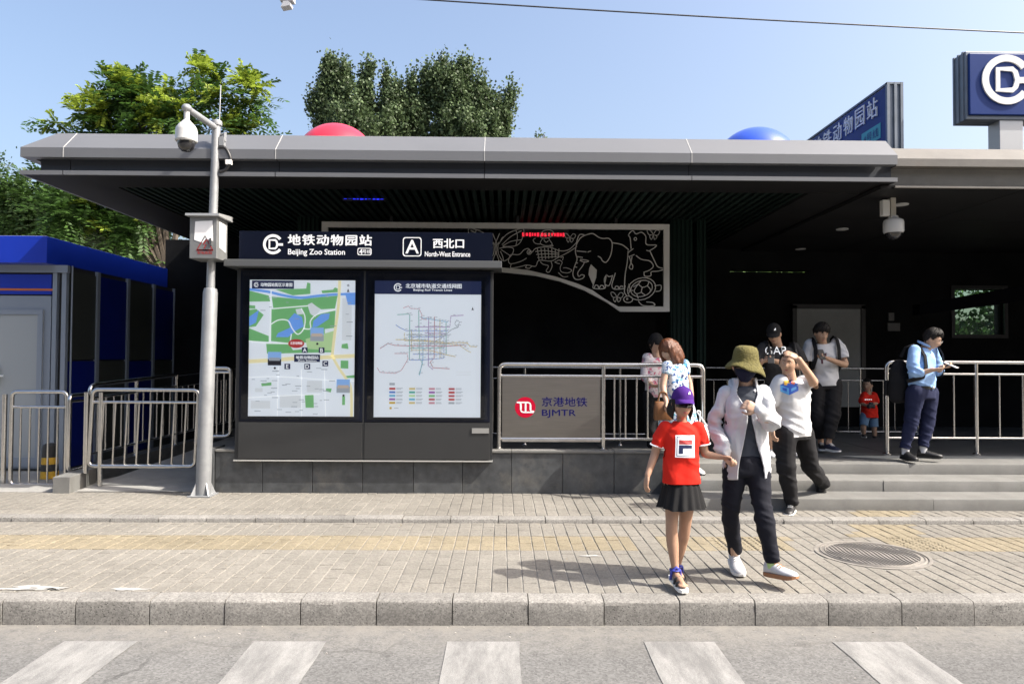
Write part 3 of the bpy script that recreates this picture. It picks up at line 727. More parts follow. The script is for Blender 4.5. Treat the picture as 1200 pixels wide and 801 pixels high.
animal('kangaroo_outline', [cat(s_) for s_ in ([(886,215),(880,150),(870,130),(895,104),(916,124),(950,114),(976,140),(980,188),(1042,194),(1000,226),(980,224)],
  [(906,250),(870,262),(868,240),(900,214)],[(916,256),(950,280),(1000,290),(1022,320),(1000,345),(965,358)],[(1000,226),(1030,290),(1050,325),(1088,336)],[(965,356),(970,382),(1006,380),(1010,356),(1050,352),(1088,342)],[(876,265),(884,300),(875,330),(892,340),(896,318),(886,300),(892,262)])] + [ell(912,155,8,9,n=10)], 0.013)
animal('turtle_outline', [ell(950,460,88,66,-18), ell(950,458,68,48,-18)] + [cat(s_) for s_ in ([(900,448),(930,430),(945,412)],[(930,430),(955,450),(985,440),(995,418)],[(955,450),(950,480),(975,500)],[(950,480),(920,490),(905,470),(930,430)],[(985,440),(1005,465),(1000,480)],
  [(930,520),(920,490)],[(870,470),(900,470)],[(1030,442),(1068,438),(1066,470),(1036,476)],[(930,535),(960,562),(1028,562),(1020,545),(980,540)],[(850,440),(845,480),(862,505)],[(872,430),(880,470),(866,490)])] + [ell(868,524,28,20), ell(862,522,4,4,n=8)], 0.012)
for (cx, cy, r) in ((800,510,38),(1022,128,38),(512,148,34)):
    animal('moth_outline', [cat([(cx,cy),(cx-r*.5,cy-r*.7),(cx-r,cy-r*.7),(cx-r*.7,cy),(cx,cy)]), cat([(cx,cy),(cx+r*.5,cy-r*.7),(cx+r,cy-r*.5),(cx+r*.7,cy+r*.1),(cx,cy)]), cat([(cx,cy),(cx-r*.6,cy+r*.2),(cx-r*.3,cy+r*.8),(cx,cy)]), cat([(cx,cy),(cx+r*.6,cy+r*.3),(cx+r*.2,cy+r*.8),(cx,cy)])], 0.009)
# the left half carries plants so the sheet goes on behind the notice board
animal('plant_outline', [cat([(-200-120*i,340),(-190-120*i,240),(-220-120*i,150)]) for i in range(5)] + [cat([(-190-120*i,260),(-150-120*i,230),(-140-120*i,190),(-180-120*i,210),(-190-120*i,260)]) for i in range(5)], 0.011)
# short hangers to the ceiling
for x in (-1.6, 0.2, 1.6):
    g = MB(); g.box((x-.02,D_Z+.01,zt),(x+.02,D_Z+.04,3.75)); build('hanger', g, M_BLACK, zs)

# ------------------------------------------------------------------ notice board
ib = empty('notice_board', (-1.55, 8.3, 0.57), 'charcoal double notice board with two map posters and a station name header', 'notice board')
M_CAB = mat('charcoal_cabinet', (0.03,0.032,0.034), 0.45, 0.2, var=.08, vscale=2)
M_GLOSS = mat('navy_black_gloss', (0.005,0.007,0.016), 0.15, 0.0, spec=0.3)
M_SHELF = mat('grey_shelf', (0.10,0.105,0.108), 0.45, 0.3)
BX0, BX1 = -2.99, -0.115; BY = 8.13
g = MB(); g.box((BX0,BY+.03,.575),(BX1,8.40,2.70)); build('cabinet', g, M_CAB, ib, bevel=.004)
g = MB(); g.box((BX0-.005,BY+.005,.560),(BX1+.005,8.40,.574)); build('sill_trim', g, mat('pale_trim',(.65,.65,.63),.4,.6), ib)
g = MB(); g.box((BX0-.085,7.98,2.712),(BX1+.095,8.44,2.79)); build('shelf', g, M_SHELF, ib, bevel=.005)
hd = MB(); hd.box((BX0+.03,8.12,2.792),(BX1-.01,8.26,3.125)); header = build('header_sign', hd, M_GLOSS, ib, bevel=.003)
HX = lambda px: W(px, 290, 8.118).x
HZ = lambda py: W(430, py, 8.118).z
R_, U_ = Vector((1,0,0)), Vector((0,0,1))
M_LIT = mat('header_lettering', (0.82,0.83,0.85), 0.5)
def logo(mb, c, r, y, right=R_, up=U_, nrm=None, depth=0.0, mi=0, mi2=None):
    """the metro roundel: open ring with a bar into a squared D"""
    nrm = nrm or right.cross(up); c = Vector(c)
    def P(a, b, dz=0): return c + right*a*r + up*b*r + nrm*dz
    def strip(pts, w):
        n = len(pts); A=[];B=[]
        for i in range(n):
            t = np.array(pts[min(i+1,n-1)])-np.array(pts[max(i-1,0)]); l = np.hypot(*t) or 1; nx,ny = -t[1]/l*w/2, t[0]/l*w/2
            A.append((pts[i][0]+nx,pts[i][1]+ny)); B.append((pts[i][0]-nx,pts[i][1]-ny))
        vs = [P(*p,depth) for p in A]+[P(*p,depth) for p in B]
        nonlocal c; c = c + nrm*.0004
        vs = [P(*p,depth) for p in A]+[P(*p,depth) for p in B]
        fs = [(i,i+1,n+i+1,n+i) for i in range(n-1)]
        if depth:
            vs += [P(*p,0) for p in A]+[P(*p,0) for p in B]
            for i in range(n-1): fs += [(i,2*n+i,2*n+i+1,i+1),(n+i,n+i+1,3*n+i+1,3*n+i)]
            fs += [(0,n,3*n,2*n),(n-1,3*n-1,4*n-1,2*n-1)]
        mb.add(vs, fs, mi)
    strip([(.86*math.cos(math.radians(a)), .86*math.sin(math.radians(a))) for a in range(36, 325, 8)], .27)
    strip([(.98,-.02),(.36,-.02)], .24)
    strip([(.42,.0),(.34,.30),(.22,.42),(-.36,.42),(-.36,-.42),(.22,-.42),(.34,-.30),(.42,-.04)], .20)
g = MB(); logo(g, (HX(320),8.117,HZ(287)), .113, 0); build('roundel', g, M_LIT, header)
g = MB(); text_into(g, '地铁动物园站', (HX(386.5),8.117,HZ(281.5)), R_, U_, w=HX(436)-HX(338), h=.118, offset=.03, spacing=1.15); build('station_name', g, M_LIT, header)
g = MB(); text_into(g, 'Beijing Zoo Station', (HX(371),8.117,HZ(296.5)), R_, U_, w=HX(404)-HX(337.5), h=.082, offset=.022); build('station_name_latin', g, M_LIT, header)
def rbox(g, x0, x1, z0, z1, y, t, w, mi=0):
    pts = []
    for (cx, cz, a0) in ((x1-t,z1-t,0),(x0+t,z1-t,90),(x0+t,z0+t,180),(x1-t,z0+t,270)):
        for k in range(5): a = math.radians(a0+22.5*k); pts.append((cx+t*math.cos(a), cz+t*math.sin(a)))
    pts.append(pts[0]); n = len(pts)
    cxm, czm = (x0+x1)/2, (z0+z1)/2
    hx, hz = (x1-x0)/2, (z1-z0)/2
    ins = [(cxm+(p[0]-cxm)*(hx-w)/hx, czm+(p[1]-czm)*(hz-w)/hz) for p in pts]
    g.add([(p[0],y,p[1]) for p in pts]+[(p[0],y,p[1]) for p in ins], [(i,i+1,n+i+1,n+i) for i in range(n-1)], mi)
g = MB(); rbox(g, HX(419), HX(435.5), HZ(299), HZ(290.5), 8.117, .02, .008); text_into(g, '4', (HX(423),8.117,HZ(294.8)), R_, U_, h=.055, offset=.03); text_into(g, '号线', (HX(430),8.117,HZ(294.8)), R_, U_, h=.045, offset=.02); build('line_badge', g, M_LIT, header)
g = MB(); rbox(g, HX(472), HX(494), HZ(300), HZ(277.5), 8.117, .03, .010); text_into(g, 'A', (HX(483),8.117,HZ(288.6)), R_, U_, h=.15, offset=.012); build('exit_letter', g, M_LIT, header)
g = MB(); text_into(g, '西北口', (HX(525.5),8.117,HZ(284.5)), R_, U_, w=HX(543)-HX(507), h=.105, offset=.03); text_into(g, 'North-West Entrance', (HX(524.5),8.117,HZ(297)), R_, U_, w=HX(551)-HX(498), h=.055, offset=.028); build('exit_name', g, M_LIT, header)
# doors with posters
PC = {}
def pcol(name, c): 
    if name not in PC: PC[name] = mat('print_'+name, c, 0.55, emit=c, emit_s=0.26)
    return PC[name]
def poly2(mb, pts, y, mi): mb.add([(p[0],y,p[1]) for p in pts], [tuple(range(len(pts)))], mi)
def line2(mb, pts, w, y, mi):
    n = len(pts); A=[];B=[]
    for i in range(n):
        t = np.array(pts[min(i+1,n-1)])-np.array(pts[max(i-1,0)]); l = np.hypot(*t) or 1; nx,nz = -t[1]/l*w/2, t[0]/l*w/2
        A.append((pts[i][0]+nx,y,pts[i][1]+nz)); B.append((pts[i][0]-nx,y,pts[i][1]-nz))
    mb.add(A+B, [(i,i+1,n+i+1,n+i) for i in range(n-1)], mi)
YF = BY + .018
for (xa, xb, kind) in ((BX0+.045, -1.57, 'area'), (-1.545, BX1-.03, 'rail')):
    g = MB(); g.box((xa,BY+.01,1.0),(xb,BY+.03,2.69)); door = build('display_door', g, M_GLOSS, ib, bevel=.003)
    g = MB(); g.box((xa,BY+.008,.585),(xb,BY+.03,.992)); build('kick_panel', g, mat('kick_grey',(.034,.035,.036),.5,.2,var=.06,vscale=3), ib, bevel=.003)
    px0, px1, py0, py1 = (291.5,415.5,328.5,488) if kind == 'area' else (438.5,563.5,328.5,488.5)
    X0, X1 = W(px0,400,BY).x, W(px1,400,BY).x; Zt, Zb = W(428,py0,BY).z, W(428,py1,BY).z
    names = ['paper','green','water','road','path','block','navy','white','red','dark','photosky','sand','lgreen','l1','l2','l3','l4','l5','l6','l7','l8','grey']
    cols = [(.68,.72,.77),(.17,.42,.18),(.16,.34,.72),(.72,.66,.42),(.78,.80,.82),(.60,.63,.66),(.012,.02,.07),(.82,.84,.86),(.42,.05,.05),(.02,.02,.03),(.25,.42,.70),(.5,.42,.36),(.42,.58,.32),(.40,.08,.10),(.10,.2,.5),(.5,.35,.05),(.28,.1,.35),(.08,.35,.3),(.12,.38,.55),(.55,.45,.2),(.5,.25,.3),(.33,.36,.40)]
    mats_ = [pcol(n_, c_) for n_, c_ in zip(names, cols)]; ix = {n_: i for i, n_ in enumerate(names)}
    g = MB(); poly2(g, [(X0,Zb),(X1,Zb),(X1,Zt),(X0,Zt)], BY+.0075, 0)
    ph, pw = 707.0, 552.0
    ox, oy = (25, 38) if kind == 'area' else (40, 38)
    if kind == 'rail': ph, pw = 710.0, 551.0
    T = lambda p: (X0+(p[0]-ox)/pw*(X1-X0), Zt-(p[1]-oy)/ph*(Zt-Zb))
    k = (X1-X0)/pw
    LY = [BY+.007-.0006*i for i in range(9)]
    def PG(pts, c, l): poly2(g, [T(p) for p in pts], LY[l], ix[c])
    def LN(pts, w, c, l): line2(g, [T(p) for p in cat(pts)], w*k, LY[l], ix[c])
    def BX(x0,y0,x1,y1,c,l): PG([(x0,y1),(x1,y1),(x1,y0),(x0,y0)], c, l)
    def TX(s_, x, y, h, c, l, w=None): p = T((x,y)); text_into(g, s_, (p[0],LY[l],p[1]), R_, U_, w=w*k if w else None, h=h*k, mi=ix[c], offset=.025)
    if kind == 'area':
        for pts in ([(25,95),(125,120),(133,150),(25,152)],[(140,125),(290,138),(400,125),(485,118),(472,185),(400,190),(350,160),(330,170),(150,188)],[(140,190),(330,172),(342,210),(380,215),(475,195),(470,285),(420,292),(420,355),(340,362),(235,366),(140,356)],
                    [(25,195),(60,190),(100,220),(60,280),(25,285)],[(25,290),(128,330),(128,360),(25,355)],[(160,88),(320,82),(325,50),(342,55),(342,110),(250,118)],[(400,92),(460,87),(470,75),(485,80),(485,100),(405,106)],[(25,170),(55,172),(55,188),(25,188)],
                    [(92,575),(145,570),(145,585),(95,590)],[(320,635),(365,632),(368,700),(325,700)],[(505,455),(545,455),(545,497),(505,495)],[(510,370),(540,365),(545,395),(508,390)],[(430,600),(460,600),(455,620),(430,615)],[(515,640),(530,640),(530,685),(515,685)],[(530,535),(577,530),(577,545),(530,545)]): PG(pts,'green',1)
        PG([(115,370),(235,372),(255,402),(455,386),(460,412),(380,414),(120,422)],'green',1); PG([(320,345),(470,300),(462,405),(330,395)],'lgreen',2)
        for pts in ([(225,250),(260,210),(300,230),(310,280),(270,300),(230,335),(165,335),(175,315),(240,285)],[(360,250),(400,215),(445,210),(440,240),(380,280),(355,285)],[(525,110),(577,105),(577,165),(540,165)],[(25,230),(75,195),(60,260),(25,280)]): PG(pts,'water',2)
        LN([(25,88),(120,100),(200,118),(290,130),(380,120),(470,112),(577,108)],13,'water',3)
        for pts in ([(265,190),(300,185),(306,215),(275,218)],[(330,165),(350,155),(396,190),(370,230),(345,215)]): PG(pts,'block',2)
        for pts in ([(140,268),(180,246),(228,250),(250,290),(280,320),(310,290),(316,230),(295,185)],[(240,366),(246,318)],[(310,290),(345,290),(345,250),(382,215),(475,190)],[(25,356),(120,366),(238,368)],[(137,90),(135,360)],[(145,188),(330,172)]): LN(pts,6,'path',4)
        for pts,w in (([(25,462),(130,456),(260,446),(390,440),(470,436),(577,430)],20),([(495,40),(490,170),(472,320),(460,436)],15),([(465,440),(500,500),(532,545),(560,600),(565,745)],14)): LN(pts,w,'road',4)
        for pts in ([(25,545),(180,540),(420,555),(577,560)],[(180,490),(178,745)],[(300,500),(305,745)],[(25,650),(180,640),(400,630)],[(420,500),(430,745)]): LN(pts,4,'white',2)
        for (x0,y0,x1,y1) in ((190,635,300,700),(40,665,140,705),(510,130,560,350),(330,560,410,620),(60,600,100,620)): BX(x0,y0,x1,y1,'block',1)
        BX(37,42,256,84,'navy',5); TX('动物园站街区示意图',165,63,20,'white',6,165); p = T((60,64)); logo(g, (p[0],LY[6],p[1]), 13*k, 0, mi=ix['white'])
        for (x0,y0) in ((125,412),(345,285),(485,552)):
            BX(x0,y0,x0+70,y0+70,'photosky',5); BX(x0,y0+38,x0+70,y0+70,'dark' if x0==125 else 'grey',6); BX(x0+6,y0+30,x0+64,y0+46,'sand' if x0 != 125 else 'grey',7)
            PG(ell(x0+37,y0+84,6,6,n=10)[:-1],'dark',5)
        PG(ell(272,368,42,23,n=24)[:-1],'red',5); TX('北京动物园',272,366,15,'white',6,62)
        BX(262,425,397,463,'navy',5); TX('地铁动物园站',330,440,17,'white',6,118); TX('Zoo Station',330,456,8,'white',6,96)
        for ch,x,y in (('A',317,402),('B',405,402),('C',425,471),('D',331,487),('E',227,487)): BX(x-15,y-14,x+15,y+14,'navy',5); TX(ch,x,y,20,'white',6)
        for i in range(26): x,y = random.uniform(40,550), random.choice([random.uniform(500,735),random.uniform(200,400)]); 
        for i in range(46):
            x, y = random.uniform(40,560), random.choice([random.uniform(495,735),random.uniform(495,735),random.uniform(110,350)]); w_ = random.uniform(6,15); BX(x-w_,y-1.6,x+w_,y+1.6,'grey',5)
        for (x,y) in ((165,512),(420,502),(285,588),(105,562),(160,600),(165,648),(75,718),(265,695),(430,612),(462,560),(550,255),(548,328),(464,276)): BX(x-16,y-2,x+16,y+2,'grey',5)
        PG([(540,80),(547,102),(540,97),(533,102)],'dark',5); TX('北',540,64,12,'dark',5)
    else:
        BX(40,38,591,108,'navy',3); p = T((160,73)); logo(g, (p[0],LY[5],p[1]), 22*k, 0, mi=ix['white'])
        TX('北京城市轨道交通线网图',344,64,24,'white',5,290); TX('Beijing Rail Transit Lines',340,87,14,'white',5,200)
        routes = [([(188,180),(215,170),(225,182),(270,184),(285,215),(282,235),(310,240)],'l8'),([(158,215),(210,212),(222,212),(222,450)],'l5'),([(150,268),(170,282),(205,298),(420,298)],'l2'),([(70,392),(110,365),(145,375),(215,377),(420,377),(500,372),(515,375)],'l1'),
            ([(150,345),(200,345),(330,350),(410,360),(480,358),(520,360),(535,378),(570,380)],'l3'),([(145,417),(210,417),(215,445),(190,490),(180,505),(150,520),(70,515),(57,492)],'l8'),([(215,330),(400,330),(400,440),(290,450),(220,450)],'l2'),([(250,278),(430,278),(435,220),(500,216)],'l4'),
            ([(268,190),(270,290),(275,440),(290,470),(272,525)],'l5'),([(292,340),(292,450),(285,480),(275,530)],'l6'),([(320,225),(320,480),(345,500)],'l4'),([(350,225),(350,440),(330,460),(345,490),(430,495)],'l1'),([(378,240),(380,440)],'l7'),([(410,255),(412,420)],'l5'),([(330,370),(380,340),(440,290),(470,280),(480,250),(465,240),(455,260),(470,282)],'grey'),
            ([(195,310),(195,350),(300,352),(480,372),(520,400),(540,410)],'l7'),([(232,298),(232,400),(330,400),(400,420),(460,432)],'l3'),([(280,230),(330,238),(420,252)],'l6'),([(300,310),(410,312)],'l4'),([(240,365),(420,366)],'grey'),([(220,390),(400,388)],'l5'),([(240,420),(390,420)],'l2'),([(205,320),(430,322)],'grey')]
        for pts, c in routes:
            line2(g, [T(p) for p in pts], 3.2*k, LY[2], ix[c])
            for i in range(len(pts)-1):
                a, b = np.array(pts[i],float), np.array(pts[i+1],float); n_ = max(1,int(np.hypot(*(b-a))/15))
                for q in range(n_):
                    s_ = a+(b-a)*(q+.5)/n_; BX(s_[0]-2.4,s_[1]-2.4,s_[0]+2.4,s_[1]+2.4,'grey',3)
                    if random.random() < .5: BX(s_[0]+4,s_[1]-7,s_[0]+15,s_[1]-4,'grey',3)
        leg = [['red','l7','l8','l1'],['l2','l5','l4','red'],['l6','lgreen','green','l1'],['l4','l6','l1','red'],['l3','l7','l8','grey']]
        for r, row in enumerate(leg):
            for c, nm in enumerate(row):
                x = 120+102*c; y = 600+18.3*r; BX(x,y-5,x+31,y+5,nm,2); BX(x+36,y-4,x+62+random.uniform(0,12),y-1,'grey',2); BX(x+36,y+1.5,x+60+random.uniform(0,10),y+4,'grey',2)
        BX(122,695,133,706,'l3',2); BX(145,699,168,702,'grey',2); BX(120,570,148,582,'grey',2)
        for i in range(3): BX(465,508+9*i,540,511+9*i,'block',2)
        PG([(547,172),(553,192),(547,187),(541,192)],'dark',3)
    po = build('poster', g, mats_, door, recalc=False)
    g = MB(); g.add([(xa+.03,BY+.0005,1.03),(xb-.03,BY+.0005,1.03),(xb-.03,BY+.0005,2.66),(xa+.03,BY+.0005,2.66)], [(0,1,2,3)])
    build('glass_pane', g, MATS.get('clear_glass') or glass_mat('clear_glass',(.97,.98,.98)), door)
g = MB(); g.box((W(553,500,BY).x,BY-.001,W(560,507.5,BY).z),(W(573,500,BY).x,BY+.012,W(560,501.5,BY).z)); nplate = build('maker_plate', g, mat('pale_plate',(.35,.35,.34),.4,.4), ib)
g = MB(); g.box((-1.567,BY+.012,.585),(-1.548,BY+.03,2.69)); build('centre_mullion', g, M_CAB, ib)

# ------------------------------------------------------------------ railings
def rail_set(name, label, base, posts, top_z, mid_z, low_z, foot_z, bars=None, nb=0, group=None, r=.026, ends='round', skip_bars=None, cat_='railing'):
    """posts: list of (x, y) plan points; a rounded top rail from first to last post, mid and low rails between posts"""
    root = empty(name, base, label, cat_, group)
    P = [Vector((x,y,0)) for x, y in posts]
    fz = foot_z if callable(foot_z) else (lambda t: foot_z)
    n = len(P)
    up = lambda t: fz(t)-(fz(0))
    A, B = P[0], P[-1]
    pts = [A+Vector((0,0,fz(0))), A+Vector((0,0,top_z)), B+Vector((0,0,top_z+up(1))), B+Vector((0,0,fz(1)))]
    g = MB(); g.tube(fillet(pts, .085, 6), r, 12); build('top_rail', g, M_STEEL, root, smooth=50)
    for i, p in enumerate(P):
        t = i/max(1,n-1)
        if 0 < i < n-1:
            g = MB(); g.tube([p+Vector((0,0,fz(t))), p+Vector((0,0,top_z+up(t)))], r*.95, 12); build('post', g, M_STEEL, root, smooth=50)
        g = MB(); g.lathe([(r*1.9,0),(r*1.9,.008),(r*1.35,.02),(r,.022)], p+Vector((0,0,fz(t))), 14); build('foot_flange', g, M_STEEL, root, smooth=40)
    for i in range(n-1):
        t0, t1 = i/(n-1), (i+1)/(n-1)
        a, b = P[i], P[i+1]
        for z in (mid_z, low_z):
            g = MB(); g.tube([a+Vector((0,0,z+up(t0))), b+Vector((0,0,z+up(t1)))], r*.68, 10); build('rail', g, M_STEEL, root, smooth=50)
        if skip_bars and i in skip_bars: continue
        L = (b-a).length; m = max(1, int(round(L/ (nb or .115))))-1
        for k in range(1, m+1):
            t = k/(m+1); q = a.lerp(b, t); uu = up(t0+(t1-t0)*t)
            g = MB(); g.tube([q+Vector((0,0,low_z+uu)), q+Vector((0,0,mid_z+uu))], r*.42, 8); build('baluster', g, M_STEEL, root, smooth=50)
    return root
# front railing with the operator's plate
DR = 8.32
xl, xm, xr_ = W(585,470,DR).x, W(707,470,DR).x, W(824,470,DR).x
fr = rail_set('front_railing', 'stainless railing beside the notice board carrying a steel operator plate', ((xl+xr_)/2,DR,.684), [(xl,DR),(xm,DR),(xr_,DR)], W(700,427,DR).z, W(700,440.5,DR).z, W(700,514,DR).z, .684, nb=.13, skip_bars=[0])
g = MB(); a = W(588.5,441,DR); b = W(703.5,514,DR); g.box((a.x,DR-.012,b.z),(b.x,DR+.012,a.z)); plate = build('operator_plate', g, M_STEELP, fr, bevel=.003)
g = MB(); g.box((a.x+.002,DR-.018,b.z-.035),(b.x,DR+.02,b.z-.003)); build('plate_bracket', g, M_STEEL, plate, bevel=.003)
M_RED = mat('red_print', (0.46,0.004,0.03), 0.7, spec=.1); M_NAVY = mat('navy_print', (0.006,0.007,0.10), 0.8, spec=.1)
c = W(615.5,477,DR-.0135)
g = MB(); pts = [(c.x+.118*math.cos(t), c.z+.118*math.sin(t)) for t in np.linspace(0,2*math.pi,40)[:-1]]; poly2(g, pts, DR-.0135, 0); emb = build('emblem_disc', g, M_RED, plate, recalc=False)
g = MB()
for q_, (pts, lw_) in enumerate((([(-.88,.50),(.18,.50),(.38,.47),(.50,.38),(.54,.22),(.54,-.28),(.60,-.40),(.92,-.42)],.017),([(-.62,.47),(-.50,.40),(-.45,.28),(-.45,-.25),(-.41,-.38),(-.30,-.47),(-.12,-.50),(.86,-.50)],.017),([(.04,.48),(.04,-.48)],.020),([(-.45,.36),(-.45,-.22)],.021),([(.54,.22),(.54,-.28)],.021))):
    line2(g, [(c.x+p[0]*.112, c.z+p[1]*.112) for p in pts], lw_, DR-.0143-.0003*q_, 0)
build('emblem_mark', g, M_WHITE, emb, recalc=False)
g = MB(); p = W(661.5,470.5,DR-.0135); text_into(g, '京港地铁', p, R_, U_, w=W(688,470,DR).x-W(635,470,DR).x, h=.105, offset=.012); build('operator_name', g, M_NAVY, plate)
g = MB(); p = W(655,484.5,DR-.0135); text_into(g, 'BJMTR', p, R_, U_, w=W(675,484,DR).x-W(635.5,484,DR).x, h=.092, offset=.008); build('operator_name_latin', g, M_NAVY, plate)
# right railing at the top of the steps
DQ = 9.05
x0 = W(1039,470,DQ).x; x1 = W(1144,470,DQ).x; st_ = x1-x0
rail_set('step_railing', 'stainless railing on the platform edge behind the man in the blue shirt', (x1,DQ,Z_PLAT), [(x0,DQ),(x1,DQ),(x1+st_*1.3,DQ),(x1+st_*2.6,DQ)], W(1100,424,DQ).z, W(1100,438,DQ).z, W(1100,513,DQ).z, Z_PLAT, nb=.285)
# rear railing in the shade
DB = 11.6
rail_set('rear_railing', 'thin railing deep in the shade in front of the pale door panel', (4.6,DB,Z_PLAT), [(W(805,450,DB).x,DB),(W(868,450,DB).x,DB),(W(937,450,DB).x,DB),(W(1008,450,DB).x,DB),(W(1075,450,DB).x,DB)], W(900,431,DB).z, W(900,445,DB).z, W(900,505,DB).z, Z_PLAT, nb=.2, r=.018)
rail_set('stair_railing', 'shaded railing round the stairwell behind the operator plate', (0.6,9.9,Z_PLAT), [(-1.0,9.9),(0.3,9.9),(1.6,9.9),(2.3,9.9)], Z_PLAT+1.05, Z_PLAT+.9, Z_PLAT+.15, Z_PLAT, nb=.2, r=.018)
# left barriers
def hoop(name, label, x0, x1, d, z0, z1, midz, nb, depth2=None, foot=None, lean=0.0, parent_posts=()):
    d2 = d if depth2 is None else depth2
    root = empty(name, ((x0+x1)/2, (d+d2)/2, z0), label, 'barrier')
    P = lambda t, z: Vector((x0+(x1-x0)*t+lean*(z-z0), d+(d2-d)*t, z))
    pts = [P(.5,z0),P(0,z0),P(0,z1),P(1,z1),P(1,z0),P(.5,z0)]
    g = MB(); g.tube(fillet(pts,.07,6), .024, 12); build('frame', g, M_STEEL, root, smooth=50)
    g = MB(); g.tube([P(0,midz),P(1,midz)], .017, 10); build('rail', g, M_STEEL, root, smooth=50)
    for k in range(1,nb+1):
        t = k/(nb+1); g = MB(); g.tube([P(t,z0),P(t,midz)], .0115, 8); build('baluster', g, M_STEEL, root, smooth=50)
    for (x, zf) in parent_posts:
        g = MB(); g.tube([(x,d,zf),(x,d,z1-.03)], .027, 12); build('post', g, M_STEEL, root, smooth=50)
    return root
D1 = 8.75; a = W(12,562,D1); b = W(79,459,D1)
hoop('kiosk_barrier', 'narrow stainless barrier panel in front of the kiosk door', a.x, b.x, D1, W(40,568,D1).z, b.z, W(40,476.5,D1).z, 5, parent_posts=((W(5,500,D1).x,Z_UP-.01),))
g_ = hoop('corner_barrier', 'short stainless corner hoop standing on the granite kerb block', W(84,500,8.6).x, W(103,500,8.9).x, 8.55, .375, W(90,463,8.6).z, W(90,470,8.6).z, 0, depth2=8.9)
D2 = 8.45; a = W(104,548,D2); b = W(230,456,D2)
hoop('ramp_barrier', 'wide stainless barrier panel hung across the ramp mouth left of the camera pole', a.x, b.x, D2, W(160,546,D2).z, W(160,456.5,D2).z, W(160,471,D2).z, 8, lean=.035, parent_posts=((W(101,500,D2).x,.37),(W(119,560,D2).x-.02,Z_UP)))
D3 = 8.55; a = W(250,512,D3); b = W(271,430,D3)
hoop('board_side_barrier', 'narrow stainless hoop between the camera pole and the notice board', a.x-.12, b.x, D3, W(260,511,D3).z, W(260,431,D3).z, W(260,434,D3).z-.02, 3, parent_posts=((a.x-.1,.68),))
rail_set('ramp_railing', 'dark shaded railing climbing along the kiosk side of the ramp', (-4.8,9.9,.3), [(-5.05,8.95),(-4.86,9.7),(-4.67,10.45),(-4.48,11.2),(-4.30,11.95)], 1.36, 1.2, .52, lambda t: .36+.2*t, nb=.125)
g = MB()
pa, pb = Vector((-5.06,8.9,0)), Vector((-4.29,12.0,0)); nrm = Vector((.07,-.018,0))
g.add([(pa-nrm)+Vector((0,0,.15)),(pa+nrm)+Vector((0,0,.15)),(pb+nrm)+Vector((0,0,.15)),(pb-nrm)+Vector((0,0,.15)),(pa-nrm)+Vector((0,0,.37)),(pa+nrm)+Vector((0,0,.37)),(pb+nrm)+Vector((0,0,.57)),(pb-nrm)+Vector((0,0,.57))],[(0,3,2,1),(4,5,6,7),(0,1,5,4),(1,2,6,5),(2,3,7,6),(3,0,4,7)])
o = build('ramp_side_kerb', g, M_GRANITE, None, base=(-4.7,10.4,.2)); tag(o, 'sloping dark granite kerb under the ramp railing', 'kerb')
# striped stub behind the barrier
sb = empty('striped_bollard', (W(58,556,9.15).x, 9.15, Z_UP), 'yellow and black striped bollard stub behind the kiosk barrier', 'bollard')
c = sb.location.copy()
zz = 0.0
for i, hgt in enumerate((.09,.085,.085,.085,.085)):
    g = MB(); r0 = .105-.06*zz; r1 = .105-.06*(zz+hgt)
    g.lathe([(r0,zz),(r1,zz+hgt)] if i < 4 else [(r0,zz),(r1,zz+hgt*.7),(r1*.6,zz+hgt)], c, 16)
    m_ = mat('bollard_yellow',(.62,.36,.03),.6,var=.2,vscale=12) if i % 2 == 0 else mat('bollard_black',(.03,.03,.03),.6)
    if i == 4: m_ = MATS['bollard_black']
    o = build('stripe_band', g, m_, sb, smooth=40); zz += hgt

# ------------------------------------------------------------------ blue kiosk
M_KBLUE = mat('kiosk_blue', (0.006,0.030,0.36), 0.35, 0.0, var=.06, vscale=2)
M_KGREY = mat('kiosk_grey_panel', (0.035,0.040,0.037), 0.5, 0.1, var=.08, vscale=3)
M_KFRAME = mat('kiosk_frame', (0.24,0.28,0.34), 0.4, 0.3)
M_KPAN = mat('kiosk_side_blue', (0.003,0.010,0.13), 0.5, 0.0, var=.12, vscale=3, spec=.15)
KD = 9.75
KX1 = W(78, 400, KD).x; KXF = W(54, 292, KD-.25).x
kz0, kz1 = Z_UP, W(40, 308, KD-.25).z; kz2 = W(40, 276.5, KD-.25).z
KDF = 13.3
kiosk = empty('kiosk', (-7.4, 11.4, Z_UP), 'blue roofed security kiosk with grey and blue wall panels', 'kiosk')
# body core
g = MB(); g.box((-9.6, KD+.03, kz0), (KX1-.03, KDF, kz1)); build('core', g, M_BLACK, kiosk)
# roof fascia overhanging
xo = W(55,292,KD-.25).x
g = MB(); g.box((-9.9, KD-.25, kz1), (xo, KDF+.2, kz2)); roofk = build('roof', g, M_KBLUE, kiosk, bevel=.006)
g = MB(); g.box((-9.85, KD-.2, kz2), (xo-.05, KDF+.15, kz2+.012)); build('roof_cap', g, mat('kiosk_cap',(.25,.26,.28),.5), roofk)
g = MB(); g.box((-9.5, KD-.06, kz1-.10), (KX1+.03, KD+.0, kz1-.002)); build('eaves_trim', g, M_KFRAME, kiosk)
